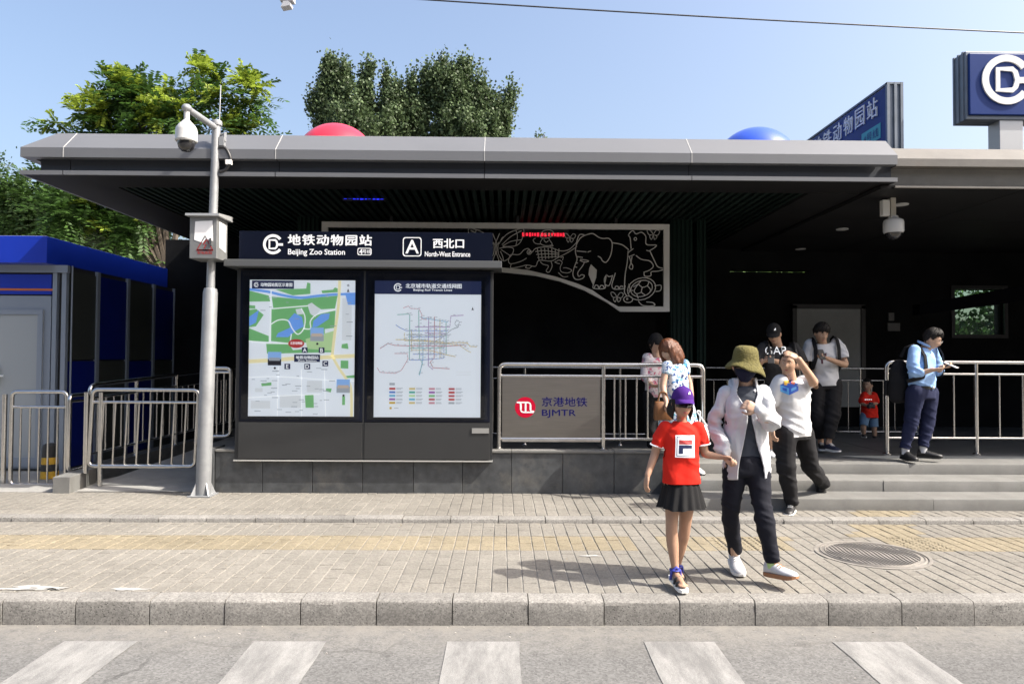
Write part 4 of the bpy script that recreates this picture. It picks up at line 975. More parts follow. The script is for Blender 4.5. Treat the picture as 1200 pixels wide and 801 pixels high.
# front: corner posts, sign band, door
for (xa, xb) in ((KX1-.06, KX1+.0), (W(62,400,KD).x, W(67,400,KD).x), (W(-52,400,KD).x, W(-44,400,KD).x)):
    g = MB(); g.box((xa, KD-.03, kz0), (xb, KD+.03, kz1-.1)); build('corner_post', g, M_KFRAME, kiosk)
g = MB(); a, b = W(-44,321,KD), W(62,345,KD); g.box((a.x+.01, KD-.02, b.z), (b.x-.01, KD+.03, a.z)); sg = build('sign_band', g, M_KBLUE, kiosk)
g = MB(); zc = W(30,339.5,KD).z; g.box((a.x+.01, KD-.024, zc-.012), (b.x+.01, KD-.02, zc+.016)); build('orange_stripe', g, mat('orange_stripe',(.45,.12,.03),.5), sg)
g = MB(); g.box((a.x+.01, KD-.015, kz0+.02), (b.x-.01, KD+.03, b.z-.02)); build('front_panel', g, M_KFRAME, kiosk)
dx0, dx1 = W(-42,400,KD).x, W(52,400,KD).x; dz1 = W(30,363,KD).z
g = MB(); g.box((dx0, KD-.035, kz0+.05), (dx1, KD-.016, dz1)); dr = build('door', g, mat('door_grey',(.30,.33,.35),.45,.1), kiosk, bevel=.003)
fw = .065
g = MB()
for (A_, B_) in (((dx0,KD-.05,kz0+.05),(dx0+fw,KD-.036,dz1)),((dx1-fw,KD-.05,kz0+.05),(dx1,KD-.036,dz1)),((dx0+fw,KD-.05,dz1-fw),(dx1-fw,KD-.036,dz1)),((dx0+fw,KD-.05,kz0+.05),(dx1-fw,KD-.036,kz0+.18))): g.box(A_,B_)
build('door_frame', g, M_KFRAME, dr)
hz = W(2,440,KD).z; hx = W(0,440,KD).x
g = MB(); g.box((hx-.03,KD-.07,hz-.12),(hx+.03,KD-.05,hz+.12)); g.tube([(hx,KD-.07,hz),(hx,KD-.11,hz),(hx+.12,KD-.11,hz)],.011,8); build('door_handle', g, mat('bright_handle',(.75,.75,.74),.3,.6), dr)
# side wall: alternating panels
ys = [KD+.02]
for px in (117, 152, 182, 206): 
    ys.append(KX1*850/(px-589.6)*1.0)
ys = [KD+.02] + [abs(y) for y in ys[1:]]
zs_ = W(80, 422, KD).z
for i in range(4):
    y0, y1 = ys[i]+.04, ys[i+1]-.03
    for (za, zb, m_) in ((kz0+.02, zs_-.012, M_KPAN if i % 2 == 0 else M_KGREY), (zs_+.012, kz1-.06, M_KGREY if i % 2 == 0 else M_KPAN)):
        g = MB(); g.box((KX1-.03, y0, za), (KX1-.012, y1, zb)); build('wall_panel', g, m_, kiosk, bevel=.003)
    g = MB(); g.box((KX1-.03, y1, kz0), (KX1+.012, y1+.07, kz1-.002)); build('panel_post', g, M_KFRAME, kiosk)
# a cable conduit up the corner
g = MB(); g.tube([(KX1+.03,KD+.05,kz0),(KX1+.03,KD+.05,kz1)], .012, 8); build('conduit', g, M_KFRAME, kiosk)

# ------------------------------------------------------------------ camera pole
pb_ = W(238, 577, 8.02); pb_.z = Z_UP
pole = empty('camera_pole', pb_, 'tall galvanised pole with a dome camera on an arm and an electrical box', 'pole')
M_GALV = mat('galvanised', (0.27,0.28,0.29), 0.5, 0.35, var=.12, vscale=9, bump=.05, bscale=30)
LX = Vector((.045,0,1)).normalized()           # the pole leans a little
def PP(z): return Vector((pb_.x + (z-Z_UP)*.020, pb_.y, z))
zj = W(243,338,8.02).z; ztop = W(250,144,8.02).z
g = MB(); g.tube([PP(Z_UP),PP(zj-.05),PP(zj),PP(zj+.005)], .08, 20, radii=[.080,.077,.066,.046]); build('lower_shaft', g, M_GALV, pole, smooth=40)
g = MB(); g.tube([PP(zj-.02),PP(ztop)], .045, 18); build('upper_shaft', g, M_GALV, pole, smooth=40)
g = MB(); g.box((pb_.x-.125,pb_.y-.125,Z_UP-.002),(pb_.x+.125,pb_.y+.125,Z_UP+.014)); build('base_plate', g, M_GALV, pole, bevel=.003)
for a in range(4):
    t = math.pi/4 + a*math.pi/2; u = Vector((math.cos(t),math.sin(t),0)); w = Vector((-u.y,u.x,0))*.006; p0 = pb_+u*.08
    vs = [p0-w, p0+u*.06-w, p0-w+Vector((0,0,.13)), p0+w, p0+u*.06+w, p0+w+Vector((0,0,.13))]
    vs = [v+Vector((0,0,.014)) for v in vs]
    g = MB(); g.add(vs, [(0,1,2),(5,4,3),(0,3,4,1),(1,4,5,2),(2,5,3,0)]); build('gusset', g, M_GALV, pole)
# electrical box
c = PP(W(240,280,7.9).z)
bz0, bz1 = W(240,303.5,7.85).z, W(240,254,7.85).z
bx0, bx1 = W(223,280,7.82).x, W(255,280,7.82).x
g = MB(); g.box((bx0,7.80,bz0),(bx1,8.10,bz1)); eb = build('electrical_box', g, mat('box_grey',(.20,.205,.205),.45,.3,var=.08,vscale=6), pole, bevel=.006)
g = MB(); g.prism([(7.75,bz1-.005),(7.75,bz1+.02),(8.14,bz1+.055),(8.14,bz1-.005)], 'x', bx0-.03, bx1+.04); build('box_lid', g, mat('lid_grey',(.5,.51,.51),.4,.5), eb)
g = MB(); wx_ = bx1-bx0
g.prism([(bx0+.06,bz1-.06),(bx1-.05,bz1-.05),(bx1-.04,bz1-.27),(bx1-.12,bz1-.25),(bx1-.15,bz1-.29),(bx0+.05,bz1-.26)], 'y', 7.797, 7.7995); build('torn_notice', g, M_WHITE, eb)
g = MB(); g.prism([(7.86,bz1-.05),(8.05,bz1-.06),(8.05,bz1-.36),(7.87,bz1-.33)], 'x', bx1+.0006, bx1+.003); build('torn_notice', g, M_WHITE, eb)
M_WARN = mat('warning_red',(.32,.02,.02),.5)
wc = ((bx0+bx1)/2+.02, bz0+.155)
g = MB(); 
T3 = [(wc[0]-.085,wc[1]-.065),(wc[0]+.085,wc[1]-.065),(wc[0],wc[1]+.085)]
line2(g, T3+[T3[0],T3[1]], .018, 7.797, 0)
line2(g, [(wc[0]+.01,wc[1]+.04),(wc[0]-.015,wc[1]-.005),(wc[0]+.012,wc[1]-.005),(wc[0]-.008,wc[1]-.05)], .012, 7.797, 0); text_into(g,'有电危险',(wc[0],7.797,wc[1]-.095),R_,U_,w=.16,h=.03,offset=.02); build('warning_mark', g, M_WARN, eb, recalc=False)
g = MB(); g.box((bx1-.075,7.785,bz1-.32),(bx1-.055,7.80,bz1-.24)); build('lock', g, M_STEEL, eb)
# arm and dome camera
at = PP(ztop-.06); ae = W(219,127,7.55)
g = MB(); g.tube([at+Vector((.0,0,0)), at.lerp(ae,.5), ae], .034, 12); arm = build('arm', g, M_GALV, pole, smooth=40)
g = MB(); g.lathe([(.058,-.03),(.062,.0),(.058,.02),(.03,.03)], PP(ztop), 16); build('pole_cap', g, M_GALV, pole, smooth=40)
g = MB(); g.sphere(ae, (.05,.06,.045)); build('arm_joint', g, M_GALV, pole, smooth=60)
cc = ae+Vector((.0,0,-.02))
g = MB(); g.lathe([(.028,0),(.028,-.10),(.045,-.12),(.075,-.15),(.102,-.19),(.108,-.22),(.108,-.30),(.112,-.315),(.106,-.33),(.088,-.335)], cc, 28); dc = build('dome_camera', g, mat('camera_white',(.5,.5,.49),.4), pole, smooth=35)
g = MB(); g.lathe([(.088,-.33),(.086,-.365),(.072,-.405),(.044,-.43),(.01,-.437)], cc, 24); build('dome_lens', g, mat('smoked_dome',(.02,.02,.022),.08,0,coat=.5), dc, smooth=60)
g = MB(); a_ = PP(ztop)+Vector((.03,0,0)); g.tube([a_, a_+Vector((.01,0,.42))], .006, 6); build('antenna', g, M_STEEL, pole)
g = MB(); a_ = PP(ztop-.22); g.tube([a_+Vector((.04,0,.08)),a_+Vector((.1,0,.1)),a_+Vector((.1,0,.02)),a_+Vector((.04,0,.0))],.014,8); g.box(a_+Vector((.045,-.03,-.04)),a_+Vector((.10,.03,.06))); build('bracket', g, M_GALV, pole)
g = MB(); b0 = PP(ztop-.32); g.tube(cat([tuple(b0+Vector((.05,-.02,.04)))[0::2], tuple(b0+Vector((.12,-.02,.03)))[0::2], tuple(b0+Vector((.175,-.02,-.09)))[0::2], tuple(b0+Vector((.13,-.02,-.2)))[0::2], tuple(b0+Vector((.055,-.02,-.23)))[0::2]]) and [Vector((q[0], b0.y-.02, q[1])) for q in cat([(b0.x+.05,b0.z+.04),(b0.x+.12,b0.z+.03),(b0.x+.175,b0.z-.09),(b0.x+.13,b0.z-.2),(b0.x+.055,b0.z-.23)])], .017, 8); build('cable_loop', g, M_BLACK, pole, smooth=60)
g = MB(); g.box(b0+Vector((.13,-.05,-.15)),b0+Vector((.19,.0,-.10))); build('cable_tag', g, M_WHITE, pole)

# ------------------------------------------------------------------ things on the roof
def dome(name, label, px, py, d, r, m):
    t = W(px, py, d); c = Vector((t.x, d, t.z - r)); base = 4.20
    root = empty(name, (c.x, d, base), label, 'roof dome')
    g = MB(); prof = [(r*math.cos(e), r*math.sin(e)) for e in np.linspace(-.35, math.pi/2-.02, 20)]
    prof = [(r*.9, base-c.z+.03)] + [p for p in prof if p[1] > base-c.z+.05]; g.lathe(prof, c, 40); build('shell', g, m, root, smooth=60)
    g = MB(); g.lathe([(r*.95,-.01),(r*.95,.04),(r*.9,.05)], (c.x,d,base), 40); build('base_ring', g, M_FASCIA, root)
dome('red_roof_dome', 'glossy red dome peeking over the canopy in front of the dark poplar', 395, 146.5, 10.2, .58, mat('red_shell',(.55,.025,.05),.3,coat=.3))
dome('blue_roof_dome', 'glossy blue dome peeking over the canopy left of the roof signs', 885, 151, 10.2, .60, mat('blue_shell',(.03,.09,.55),.3,coat=.3))
M_SIGNB = mat('sign_blue', (0.007,0.030,0.155), 0.4, spec=.2, var=.06, vscale=2)
M_SIGNM = mat('sign_metal_edge', (0.15,0.175,0.21), 0.5, 0.3, var=.15, vscale=5)
M_LETTER = mat('sign_letter', (0.72,0.72,0.70), 0.45)
# name sign seen edge on
d0 = 9.15; a = W(1039.5, 97, d0); b = W(1057.5, 97, d0); sl = 2.65
ns = empty('roof_name_sign', (a.x+.1, d0+sl/2, 4.20), 'blue box sign with white station name standing edge-on on the roof', 'sign')
zt_ = a.z; zb_ = 4.26
g = MB(); g.box((a.x+.014,d0+.01,zb_),(b.x-.012,d0+sl,zt_-.015)); bx_ = build('box', g, M_SIGNM, ns, bevel=.006)
g = MB(); g.box((a.x,d0+.04,zb_+.04),(a.x+.02,d0+sl-.04,zt_-.04)); fc = build('face', g, M_SIGNB, ns)
for (xx) in (a.x-.006, (a.x+b.x)/2-.012, b.x-.03):
    g = MB(); g.box((xx,d0-.012,zb_-.01),(xx+.035,d0+.03,zt_+.006)); build('edge_trim', g, M_SIGNM, ns)
g = MB(); g.box((a.x-.006,d0-.01,zt_-.018),(b.x,d0+sl,zt_+.006)); build('top_trim', g, M_SIGNM, ns)
g = MB(); cw = .40
for i, ch in enumerate('站园物动铁地'):
    text_into(g, ch, (a.x-.006, d0+.36+i*.335, zt_-.215), (0,-1,0), (0,0,1), h=.265, offset=.02, depth=.02)
build('station_name', g, M_LETTER, fc)
g = MB(); M_TEAL = mat('teal_print',(.03,.30,.32),.5)
g.box((a.x-.004,d0+.16,zt_-.66),(a.x-.001,d0+.66,zt_-.46)); lb = build('line_tag', g, M_TEAL, fc)
g = MB(); text_into(g, '4号线', (a.x-.006,d0+.41,zt_-.56),(0,-1,0),(0,0,1),w=.4,h=.12,offset=.01); build('line_text', g, M_SIGNB, lb)
for y in (d0+.5, d0+sl-.5):
    g = MB(); g.tube([(a.x+.1,y,4.19),(a.x+.1,y,zb_+.02)], .05, 10); build('leg', g, M_SIGNM, ns)
# roundel sign
d0 = 8.95; a = W(1131, 60, d0); b = W(1131, 140, d0); sw = 1.06
rs = empty('roof_roundel_sign', (a.x+sw/2, d0+.12, 4.13), 'square blue box sign with a white metro roundel on a steel post', 'sign')
g = MB(); g.box((a.x-.0,d0,b.z),(a.x+sw,d0+.26,a.z)); rb = build('box', g, M_SIGNM, rs, bevel=.012)
g = MB(); g.prism([(a.x+.03,b.z+.05),(a.x+sw-.03,b.z+.05),(a.x+sw-.03,a.z-.035),(a.x+.03,a.z-.035)], 'y', d0-.03, d0+.01); fc = build('face', g, M_SIGNB, rs, bevel=.012)
for yy in (d0+.03, d0+.12, d0+.21):
    g = MB(); g.box((a.x-.012,yy,b.z-.004),(a.x+sw+.012,yy+.03,a.z+.004)); build('edge_trim', g, M_SIGNM, rs)
lc = W(1177,95,d0)
g = MB(); logo(g, (lc.x,d0-.0305,lc.z), .315, 0, depth=.02); build('roundel', g, M_LETTER, fc)
pc = W(1177,155,d0+.12)
g = MB(); g.box((pc.x-.13,d0+.02,4.05),(pc.x+.17,d0+.24,b.z+.01)); build('post', g, mat('post_steel',(.42,.43,.44),.4,.4), rs, bevel=.006)
# overhead cable and the camera hung from a second wire
g = MB(); A_, B_ = W(380,-8,6.8), W(1300,43,7.3); 
pts = [A_.lerp(B_, t) + Vector((0,0,-.05*4*t*(1-t)*0.5)) for t in np.linspace(-2.2,3.2,60)]
g.tube(pts, .007, 6); o = build('overhead_cable', g, M_BLACK, None, base=A_); tag(o, 'thin black overhead cable sagging across the sky above the canopy', 'cable')
hc = W(337, 6, 6.0); 
hr = empty('hanging_camera', hc+Vector((0,0,.25)), 'small grey camera hanging from an overhead wire in the open sky', 'camera')
g = MB(); g.box((hc.x-.055,hc.y-.04,hc.z+.02),(hc.x+.055,hc.y+.04,hc.z+.12)); build('housing', g, mat('camera_grey',(.42,.43,.46),.5), hr, bevel=.004)
g = MB(); g.prism([(hc.x-.045,hc.z-.035),(hc.x+.03,hc.z-.02),(hc.x+.035,hc.z+.0),(hc.x+.015,hc.z+.018),(hc.x-.025,hc.z+.014)], 'y', hc.y-.04, hc.y+.04); build('lens_head', g, MATS['camera_grey'], hr)
g = MB(); g.tube([(hc.x,hc.y,hc.z+.12),(hc.x,hc.y,hc.z+.42)], .008, 6); build('hanger', g, M_BLACK, hr)
g = MB(); g.tube([Vector((x_,6.0,hc.z+.42+.0008*(x_-hc.x)**2)) for x_ in np.linspace(-30,30,40)], .006, 6); o = build('support_wire', g, M_BLACK, None, base=(0,6,hc.z+.4)); tag(o, 'support wire holding the small hanging camera above the street', 'cable')
# ceiling camera under the canopy
ct = W(1045,240,8.6); 
cr = empty('ceiling_camera', (ct.x,8.6,3.66), 'white dome camera on a bracket under the canopy edge', 'camera')
g = MB(); cx_, cz_ = ct.x, W(1045,255,8.6).z
g.box((cx_-.03,8.56,cz_-.02),(cx_+.03,8.64,3.66)); build('drop_bracket', g, mat('bracket_beige',(.42,.40,.34),.5), cr)
g = MB(); p = W(1037,242,8.6); g.box((p.x-.055,8.54,p.z-.12),(p.x+.03,8.62,p.z+.07)); build('junction_box', g, mat('camera_offwhite',(.6,.6,.57),.5), cr, bevel=.006)
cc = W(1047,256,8.6); 
g = MB(); g.lathe([(.05,.03),(.06,.0),(.105,-.02),(.115,-.05),(.115,-.155),(.105,-.175)], cc, 24); dcm = build('dome_housing', g, MATS['camera_white'], cr, smooth=35)
g = MB(); g.lathe([(.098,-.17),(.09,-.20),(.06,-.24),(.01,-.26)], cc, 24); build('dome_lens', g, MATS['smoked_dome'], dcm, smooth=60)

# ------------------------------------------------------------------ block added across the road, unseen behind the camera, to cut frontal sky light
ob_ = empty('added_sky_blocker', (0,-22,0), 'long grey windowed block added out of view behind the camera to cut frontal sky light', 'building')
g = MB(); g.box((-55,-30,0),(45,-22,13)); wl = build('wall', g, mat('blocker_render',(.16,.15,.14),.9,var=.15,vscale=.5), ob_)
g = MB(); g.box((-55.3,-30.3,13),(45.3,-21.6,13.5)); build('parapet', g, mat('blocker_parapet',(.2,.19,.18),.9), ob_)
pm_ = MB(); pm_.box((-.9,-.02,-.75),(.9,.03,.75)); pme = bpy.data.meshes.new('window'); pme.from_pydata(pm_.v,[],pm_.f); pme.materials.append(mat('blocker_window',(.03,.035,.04),.1)); pme.update()
for r in range(4):
    for k in range(30): link('window', pme, ob_, (-52+k*3.2, 0.0, 2.2+r*3.1))

# ------------------------------------------------------------------ trees
def leaf_mat(name, c, hue=0.25, tr=0.35):
    return mat(name, c, 0.55, island=hue, trans=tr, spec=0.35)
M_BARK = mat('bark', (0.10,0.08,0.06), 0.9, var=.3, vscale=8, bump=.6, bscale=30)
def quads(cent, a, b, w, l):
    """leaf quads: cent (n,3), long axis a, side axis b, half width w, length l; a small rhombic leaf of two triangles"""
    n = len(cent); v = np.empty((n,4,3))
    l = np.asarray(l).reshape(-1,1); w = np.asarray(w).reshape(-1,1)
    v[:,0] = cent; v[:,1] = cent + a*l*.45 + b*w; v[:,2] = cent + a*l; v[:,3] = cent + a*l*.45 - b*w
    return v.reshape(-1,3), np.arange(4*n).reshape(-1,4)
def unit(v): return v/np.maximum(1e-9, np.linalg.norm(v,axis=1,keepdims=True))
def sample_lobes(lobes, n, shell=.55):
    out = []; vol = np.array([l[1][0]*l[1][1]*l[1][2] for l in lobes]); pr = vol**.75; pr /= pr.sum()
    for (c, r), k in zip(lobes, RNG.multinomial(n, pr)):
        d = unit(RNG.normal(size=(k,3))); rad = shell + (1-shell)*RNG.random((k,1))**.6
        jit = 1 + .18*vnoise(d*2.3 + np.array(c))[:,None]
        out.append(np.array(c) + d*rad*np.array(r)*jit)
    return np.concatenate(out)
def trunk_mesh(base, lobes, r0=.14, nb=9):
    g = MB(); base = Vector(base); tops = sorted(lobes, key=lambda l: -l[1][0])[:nb]
    cz = np.mean([l[0] for l in lobes], axis=0); fork = Vector((base.x*.6+cz[0]*.4, base.y*.6+cz[1]*.4, base.z + (min(l[0][2] for l in lobes)-base.z)*.75))
    mid = base.lerp(fork,.5)+Vector((.06,.03,0)); g.tube([base,mid,fork], r0, 10, radii=[r0*1.25,r0,r0*.8])
    for (c,r) in tops:
        c = Vector(c); k = fork.lerp(c,.55)+Vector((0,0,-.12*(c-fork).length)); g.tube([fork,k,c], .05, 6, radii=[r0*.55,r0*.32,.012])
        for q in range(3):
            e = c+Vector((random.uniform(-1,1)*r[0]*.8,random.uniform(-1,1)*r[1]*.8,random.uniform(-.3,1)*r[2]*.8)); g.tube([k.lerp(c,.5),e], .02, 5, radii=[.022,.006])
    return g
def pinnate_tree(name, label, base, lobes, clumps, m_leaf, m_fruit, fruit=.5, ll=.085, zpod=0.0):
    root = empty(name, base, label, 'tree', 'trees behind the station')
    build('trunk', trunk_mesh(base, lobes), M_BARK, root, smooth=50)
    C = sample_lobes(lobes, clumps); off = np.array(tuple(base))
    nl = 9
    def leaves(Cs, nr, l0, l1, lift):
        V=[];F=[];o=0
        for c in Cs:
            d = unit(RNG.normal(size=(nr,3)) + np.array([0,0,lift])); rach = RNG.uniform(l0,l1,size=(nr,1))
            t = (np.arange(nl)+1.2)/nl
            for i in range(nr):
                sag = np.zeros((nl,3)); sag[:,2] = -.22*t**2*rach[i]
                p = c + d[i]*t[:,None]*rach[i] + sag
                side = np.cross(d[i],[0,0,1.0]); side /= max(1e-6,np.linalg.norm(side)); upv = np.cross(side,d[i])
                for s_ in (-1,1):
                    a = unit(s_*side[None]*1.0 + d[i][None]*.45 + RNG.normal(size=(nl,3))*.16 - np.array([[0,0,.2]]))
                    b = unit(np.cross(a, upv[None]+RNG.normal(size=(nl,3))*.25))
                    v,f = quads(p-off, a, b, RNG.uniform(.17,.23,nl)*ll, RNG.uniform(.75,1.1,nl)*ll); V.append(v); F.append(f+o); o += len(v)
        return np.concatenate(V), np.concatenate(F)
    link('crown', np_mesh('crown', *leaves(C, 9, .45, .72, .1), [m_leaf]), root)
    top = C[(RNG.random(len(C)) < fruit*np.where(C[:,2] > zpod, 1.0, .10))] + np.array([0,-.15,.16])
    link('young_foliage', np_mesh('young_foliage', *leaves(top, 10, .22, .40, .5), [m_fruit]), root)
    return root
def broad_tree(name, label, base, lobes, clumps, m_leaf, per=120, ls=.085, tuft=(.26,.26,.34), shell=.35, group='trees behind the station', trunk=True):
    root = empty(name, base, label, 'tree', group); off = np.array(tuple(base))
    if trunk: build('trunk', trunk_mesh(base, lobes, .2), M_BARK, root, smooth=50)
    C = sample_lobes(lobes, clumps, shell); V=[];F=[];o=0
    for c in C:
        s_ = RNG.uniform(.7,1.25); p = c + RNG.normal(size=(per,3))*np.array(tuft)*s_*.55
        a = unit(RNG.normal(size=(per,3)) + np.array([0,0,.25])); b = unit(np.cross(a,RNG.normal(size=(per,3))))
        l = RNG.uniform(.7,1.2,per)*ls
        v,f = quads(p-off,a,b,l*.38,l); V.append(v);F.append(f+o);o+=len(v)
    me = np_mesh('crown', np.concatenate(V), np.concatenate(F), [m_leaf]); link('crown', me, root)
    return root
def lobe(px, py, d, rx, rz, ry=None):
    p = W(px, py, d); s_ = d/850; return ((p.x, d, p.z), (rx*s_, (ry or rx)*s_*.9, rz*s_))
ML1 = leaf_mat('golden_rain_leaf', (0.055,0.115,0.022), .35, .35); MF1 = leaf_mat('yellow_green_pods', (0.27,0.35,0.045), .35, .4)
ML2 = leaf_mat('poplar_leaf', (0.085,0.125,0.055), .55, .25)
ML3 = leaf_mat('dark_leaf', (0.04,0.075,0.03), .4, .3); ML4 = leaf_mat('blue_green_leaf', (0.05,0.09,0.055), .35, .3)
ML5 = leaf_mat('shaded_leaf', (0.045,0.09,0.018), .35, .3)
D = 13.8
tb = W(212, 440, D); tb.z = 0
pinnate_tree('golden_rain_tree', 'feathery yellow-green tree with seed pods rising over the canopy behind the camera pole', tb,
  [lobe(163,105,D,24,16),lobe(140,118,D,16,12),lobe(120,141,D,22,14),lobe(90,153,D,22,14),lobe(185,121,D,24,24),lobe(235,101,D,20,14),lobe(255,123,D,22,18),lobe(298,117,D,14,16),lobe(285,151,D,20,18),lobe(215,148,D,34,18),lobe(150,158,D,34,14),
   lobe(150,215,D,50,26),lobe(105,255,D,50,24),lobe(165,270,D,32,24)], 130, ML1, MF1, .6, .135, zpod=W(100,180,13.8).z)
D = 15.5; tb = W(-10, 440, D); tb.z = 0
pinnate_tree('low_golden_rain_tree', 'low feathery tree with yellow-green tips hanging over the kiosk roof', tb,
  [lobe(70,240,D,55,26),lobe(25,262,D,36,24),lobe(110,225,D,40,20),lobe(-40,240,D,50,40)], 110, ML5, MF1, .12, .128)
D = 23; tb = W(-5, 440, D); tb.z = 0
broad_tree('far_left_tree', 'hazy blue-green tree at the far left behind the kiosk', tb, [lobe(5,238,D,46,34),lobe(40,260,D,46,36),lobe(-40,230,D,50,50),lobe(20,300,D,60,40)], 150, ML4, 130, .11, (.4,.4,.4))
D = 20; tb = W(165, 440, D); tb.z = 0
broad_tree('small_leaved_tree', 'dark small-leaved tree between the kiosk roof and the canopy', tb, [lobe(150,275,D,48,32),lobe(182,292,D,24,24),lobe(105,285,D,46,32),lobe(150,320,D,50,30)], 170, ML3, 120, .085, (.34,.34,.34))
D = 21; tb = W(480, 440, D); tb.z = 0
broad_tree('poplar_tree', 'dense dark green poplar with upright tufts standing behind the middle of the canopy', tb,
  [lobe(386,92,D,9,20),lobe(372,112,D,9,24),lobe(376,140,D,12,20),lobe(402,92,D,8,20),lobe(408,122,D,22,26),lobe(429,88,D,7,20),lobe(432,120,D,14,24),lobe(455,96,D,6,18),lobe(462,128,D,16,22),lobe(472,100,D,6,18),lobe(482,96,D,5,14),lobe(490,122,D,12,22),lobe(488,145,D,20,18),lobe(503,100,D,10,20),lobe(516,88,D,9,20),lobe(543,82,D,8,22),lobe(528,112,D,24,28),lobe(562,104,D,8,18),lobe(555,125,D,20,24),lobe(578,130,D,13,18),lobe(598,118,D,4,12),lobe(592,143,D,10,12),lobe(430,160,D,56,30),lobe(550,162,D,46,28)], 600, ML2, 190, .095, (.16,.16,.36), .3)
broad_tree('treetop_sprig', 'tiny treetop sprig poking over the canopy right of the poplar', (W(633,153,25).x,25,0), [lobe(633,165,25,10,10),lobe(638,158,25,4,4),lobe(640,260,25,30,50)], 40, ML2, 60, .11, (.14,.14,.2))
# hedge seen through the gap and window of the rear wall
SHRUB = ('shrub glimpsed through the narrow gap above the two people with phones','shrub glimpsed through the gap above the pale door panel','shrub seen through the green tinted window','shrub standing behind the rear wall beyond the green tinted window')
for i, x in enumerate((4.6, 6.4, 8.8, 10.6)):
    root = broad_tree('garden_shrub', SHRUB[i], (x,14.9,0), [((x,14.9,1.3),(1.1,.6,1.3)),((x+.3,14.9,2.9),(1.1,.6,1.3)),((x-.2,15.0,4.2),(1.0,.6,1.0))], 110, leaf_mat('shrub_leaf',(.10,.17,.05),.4,.35), 90, .12, (.4,.4,.4), group='shrubs behind the rear wall')

# ------------------------------------------------------------------ people
def V3(*a): return Vector(a)
def remesh(mb, voxel, smooth=4, fac=.5):
    me = bpy.data.meshes.new('tmp'); me.from_pydata(mb.v, [], mb.f); me.update()
    ob = bpy.data.objects.new('tmp', me); COL.objects.link(ob)
    r = ob.modifiers.new('r','REMESH'); r.mode = 'VOXEL'; r.voxel_size = voxel; r.adaptivity = 0
    if smooth: s_ = ob.modifiers.new('s','SMOOTH'); s_.factor = fac; s_.iterations = smooth
    dg = bpy.context.evaluated_depsgraph_get(); ev = ob.evaluated_get(dg); m2 = ev.to_mesh()
    n = len(m2.vertices); v = np.empty(n*3, np.float32); m2.vertices.foreach_get('co', v); v = v.reshape(-1,3).astype(float)
    nn = np.empty(n*3, np.float32); m2.vertices.foreach_get('normal', nn); nn = nn.reshape(-1,3).astype(float)
    f = np.array([p.vertices[:] for p in m2.polygons if len(p.vertices) == 4], dtype=np.int32)
    ev.to_mesh_clear(); bpy.data.objects.remove(ob); bpy.data.meshes.remove(me)
    return v, nn, f
def limb(mb, pts, radii, seg=14, sub=5, flat=None):
    """tapered rounded limb through joints, closed at both ends"""
    pts = [Vector(p) for p in pts]; P=[];R_l=[]
    for i in range(len(pts)-1):
        p0,p1,p2,p3 = pts[max(i-1,0)],pts[i],pts[i+1],pts[min(i+2,len(pts)-1)]
        for k in range(sub):
            t = k/sub; q = 0.5*((2*p1)+(p2-p0)*t+(2*p0-5*p1+4*p2-p3)*t*t+(3*p1-p0-3*p2+p3)*t**3); lin = p1.lerp(p2,t)
            P.append(lin.lerp(q,.6)); tt = t*t*(3-2*t); R_l.append(radii[i]*(1-tt)+radii[i+1]*tt)
    P.append(pts[-1]); R_l.append(radii[-1])
    d0 = (P[1]-P[0]).normalized(); d1 = (P[-1]-P[-2]).normalized()
    head = [(P[0]-d0*R_l[0]*math.sin(a), R_l[0]*math.cos(a)) for a in (1.35,.9,.45)]; tail = [(P[-1]+d1*R_l[-1]*math.sin(a), R_l[-1]*math.cos(a)) for a in (.45,.9,1.35)]
    P = [h[0] for h in head]+P+[h[0] for h in tail]; R_l = [h[1] for h in head]+R_l+[h[1] for h in tail]
    mb.tube(P, 1, seg, radii=R_l); return mb
def cuff(a, b, t, rad=.10): return (Vector(a).lerp(Vector(b),t), Vector(b)-Vector(a), rad)
def open_tube(mb, pts, radii, **k): return limb(mb, pts, radii, **k)
def loft(mb, rings, seg=28, power=2.3):
    """rings: (centre, right vec, forward vec, half width, half depth)"""
    vs=[]; n=len(rings)
    for (c,r,f,w,d) in rings:
        for j in range(seg):
            a = 2*math.pi*j/seg; ca, sa = math.cos(a), math.sin(a)
            k = (abs(ca)**power+abs(sa)**power)**(-1/power); vs.append(Vector(c)+Vector(r)*(w*ca*k)+Vector(f)*(d*sa*k))
    fs=[(i*seg+j,i*seg+(j+1)%seg,(i+1)*seg+(j+1)%seg,(i+1)*seg+j) for i in range(n-1) for j in range(seg)]
    fs += [tuple(range(seg-1,-1,-1)), tuple(range((n-1)*seg,n*seg))]
    mb.add(vs,fs); return mb
def sst(a,b,x): t = min(1,max(0,(x-a)/(b-a))); return t*t*(3-2*t)
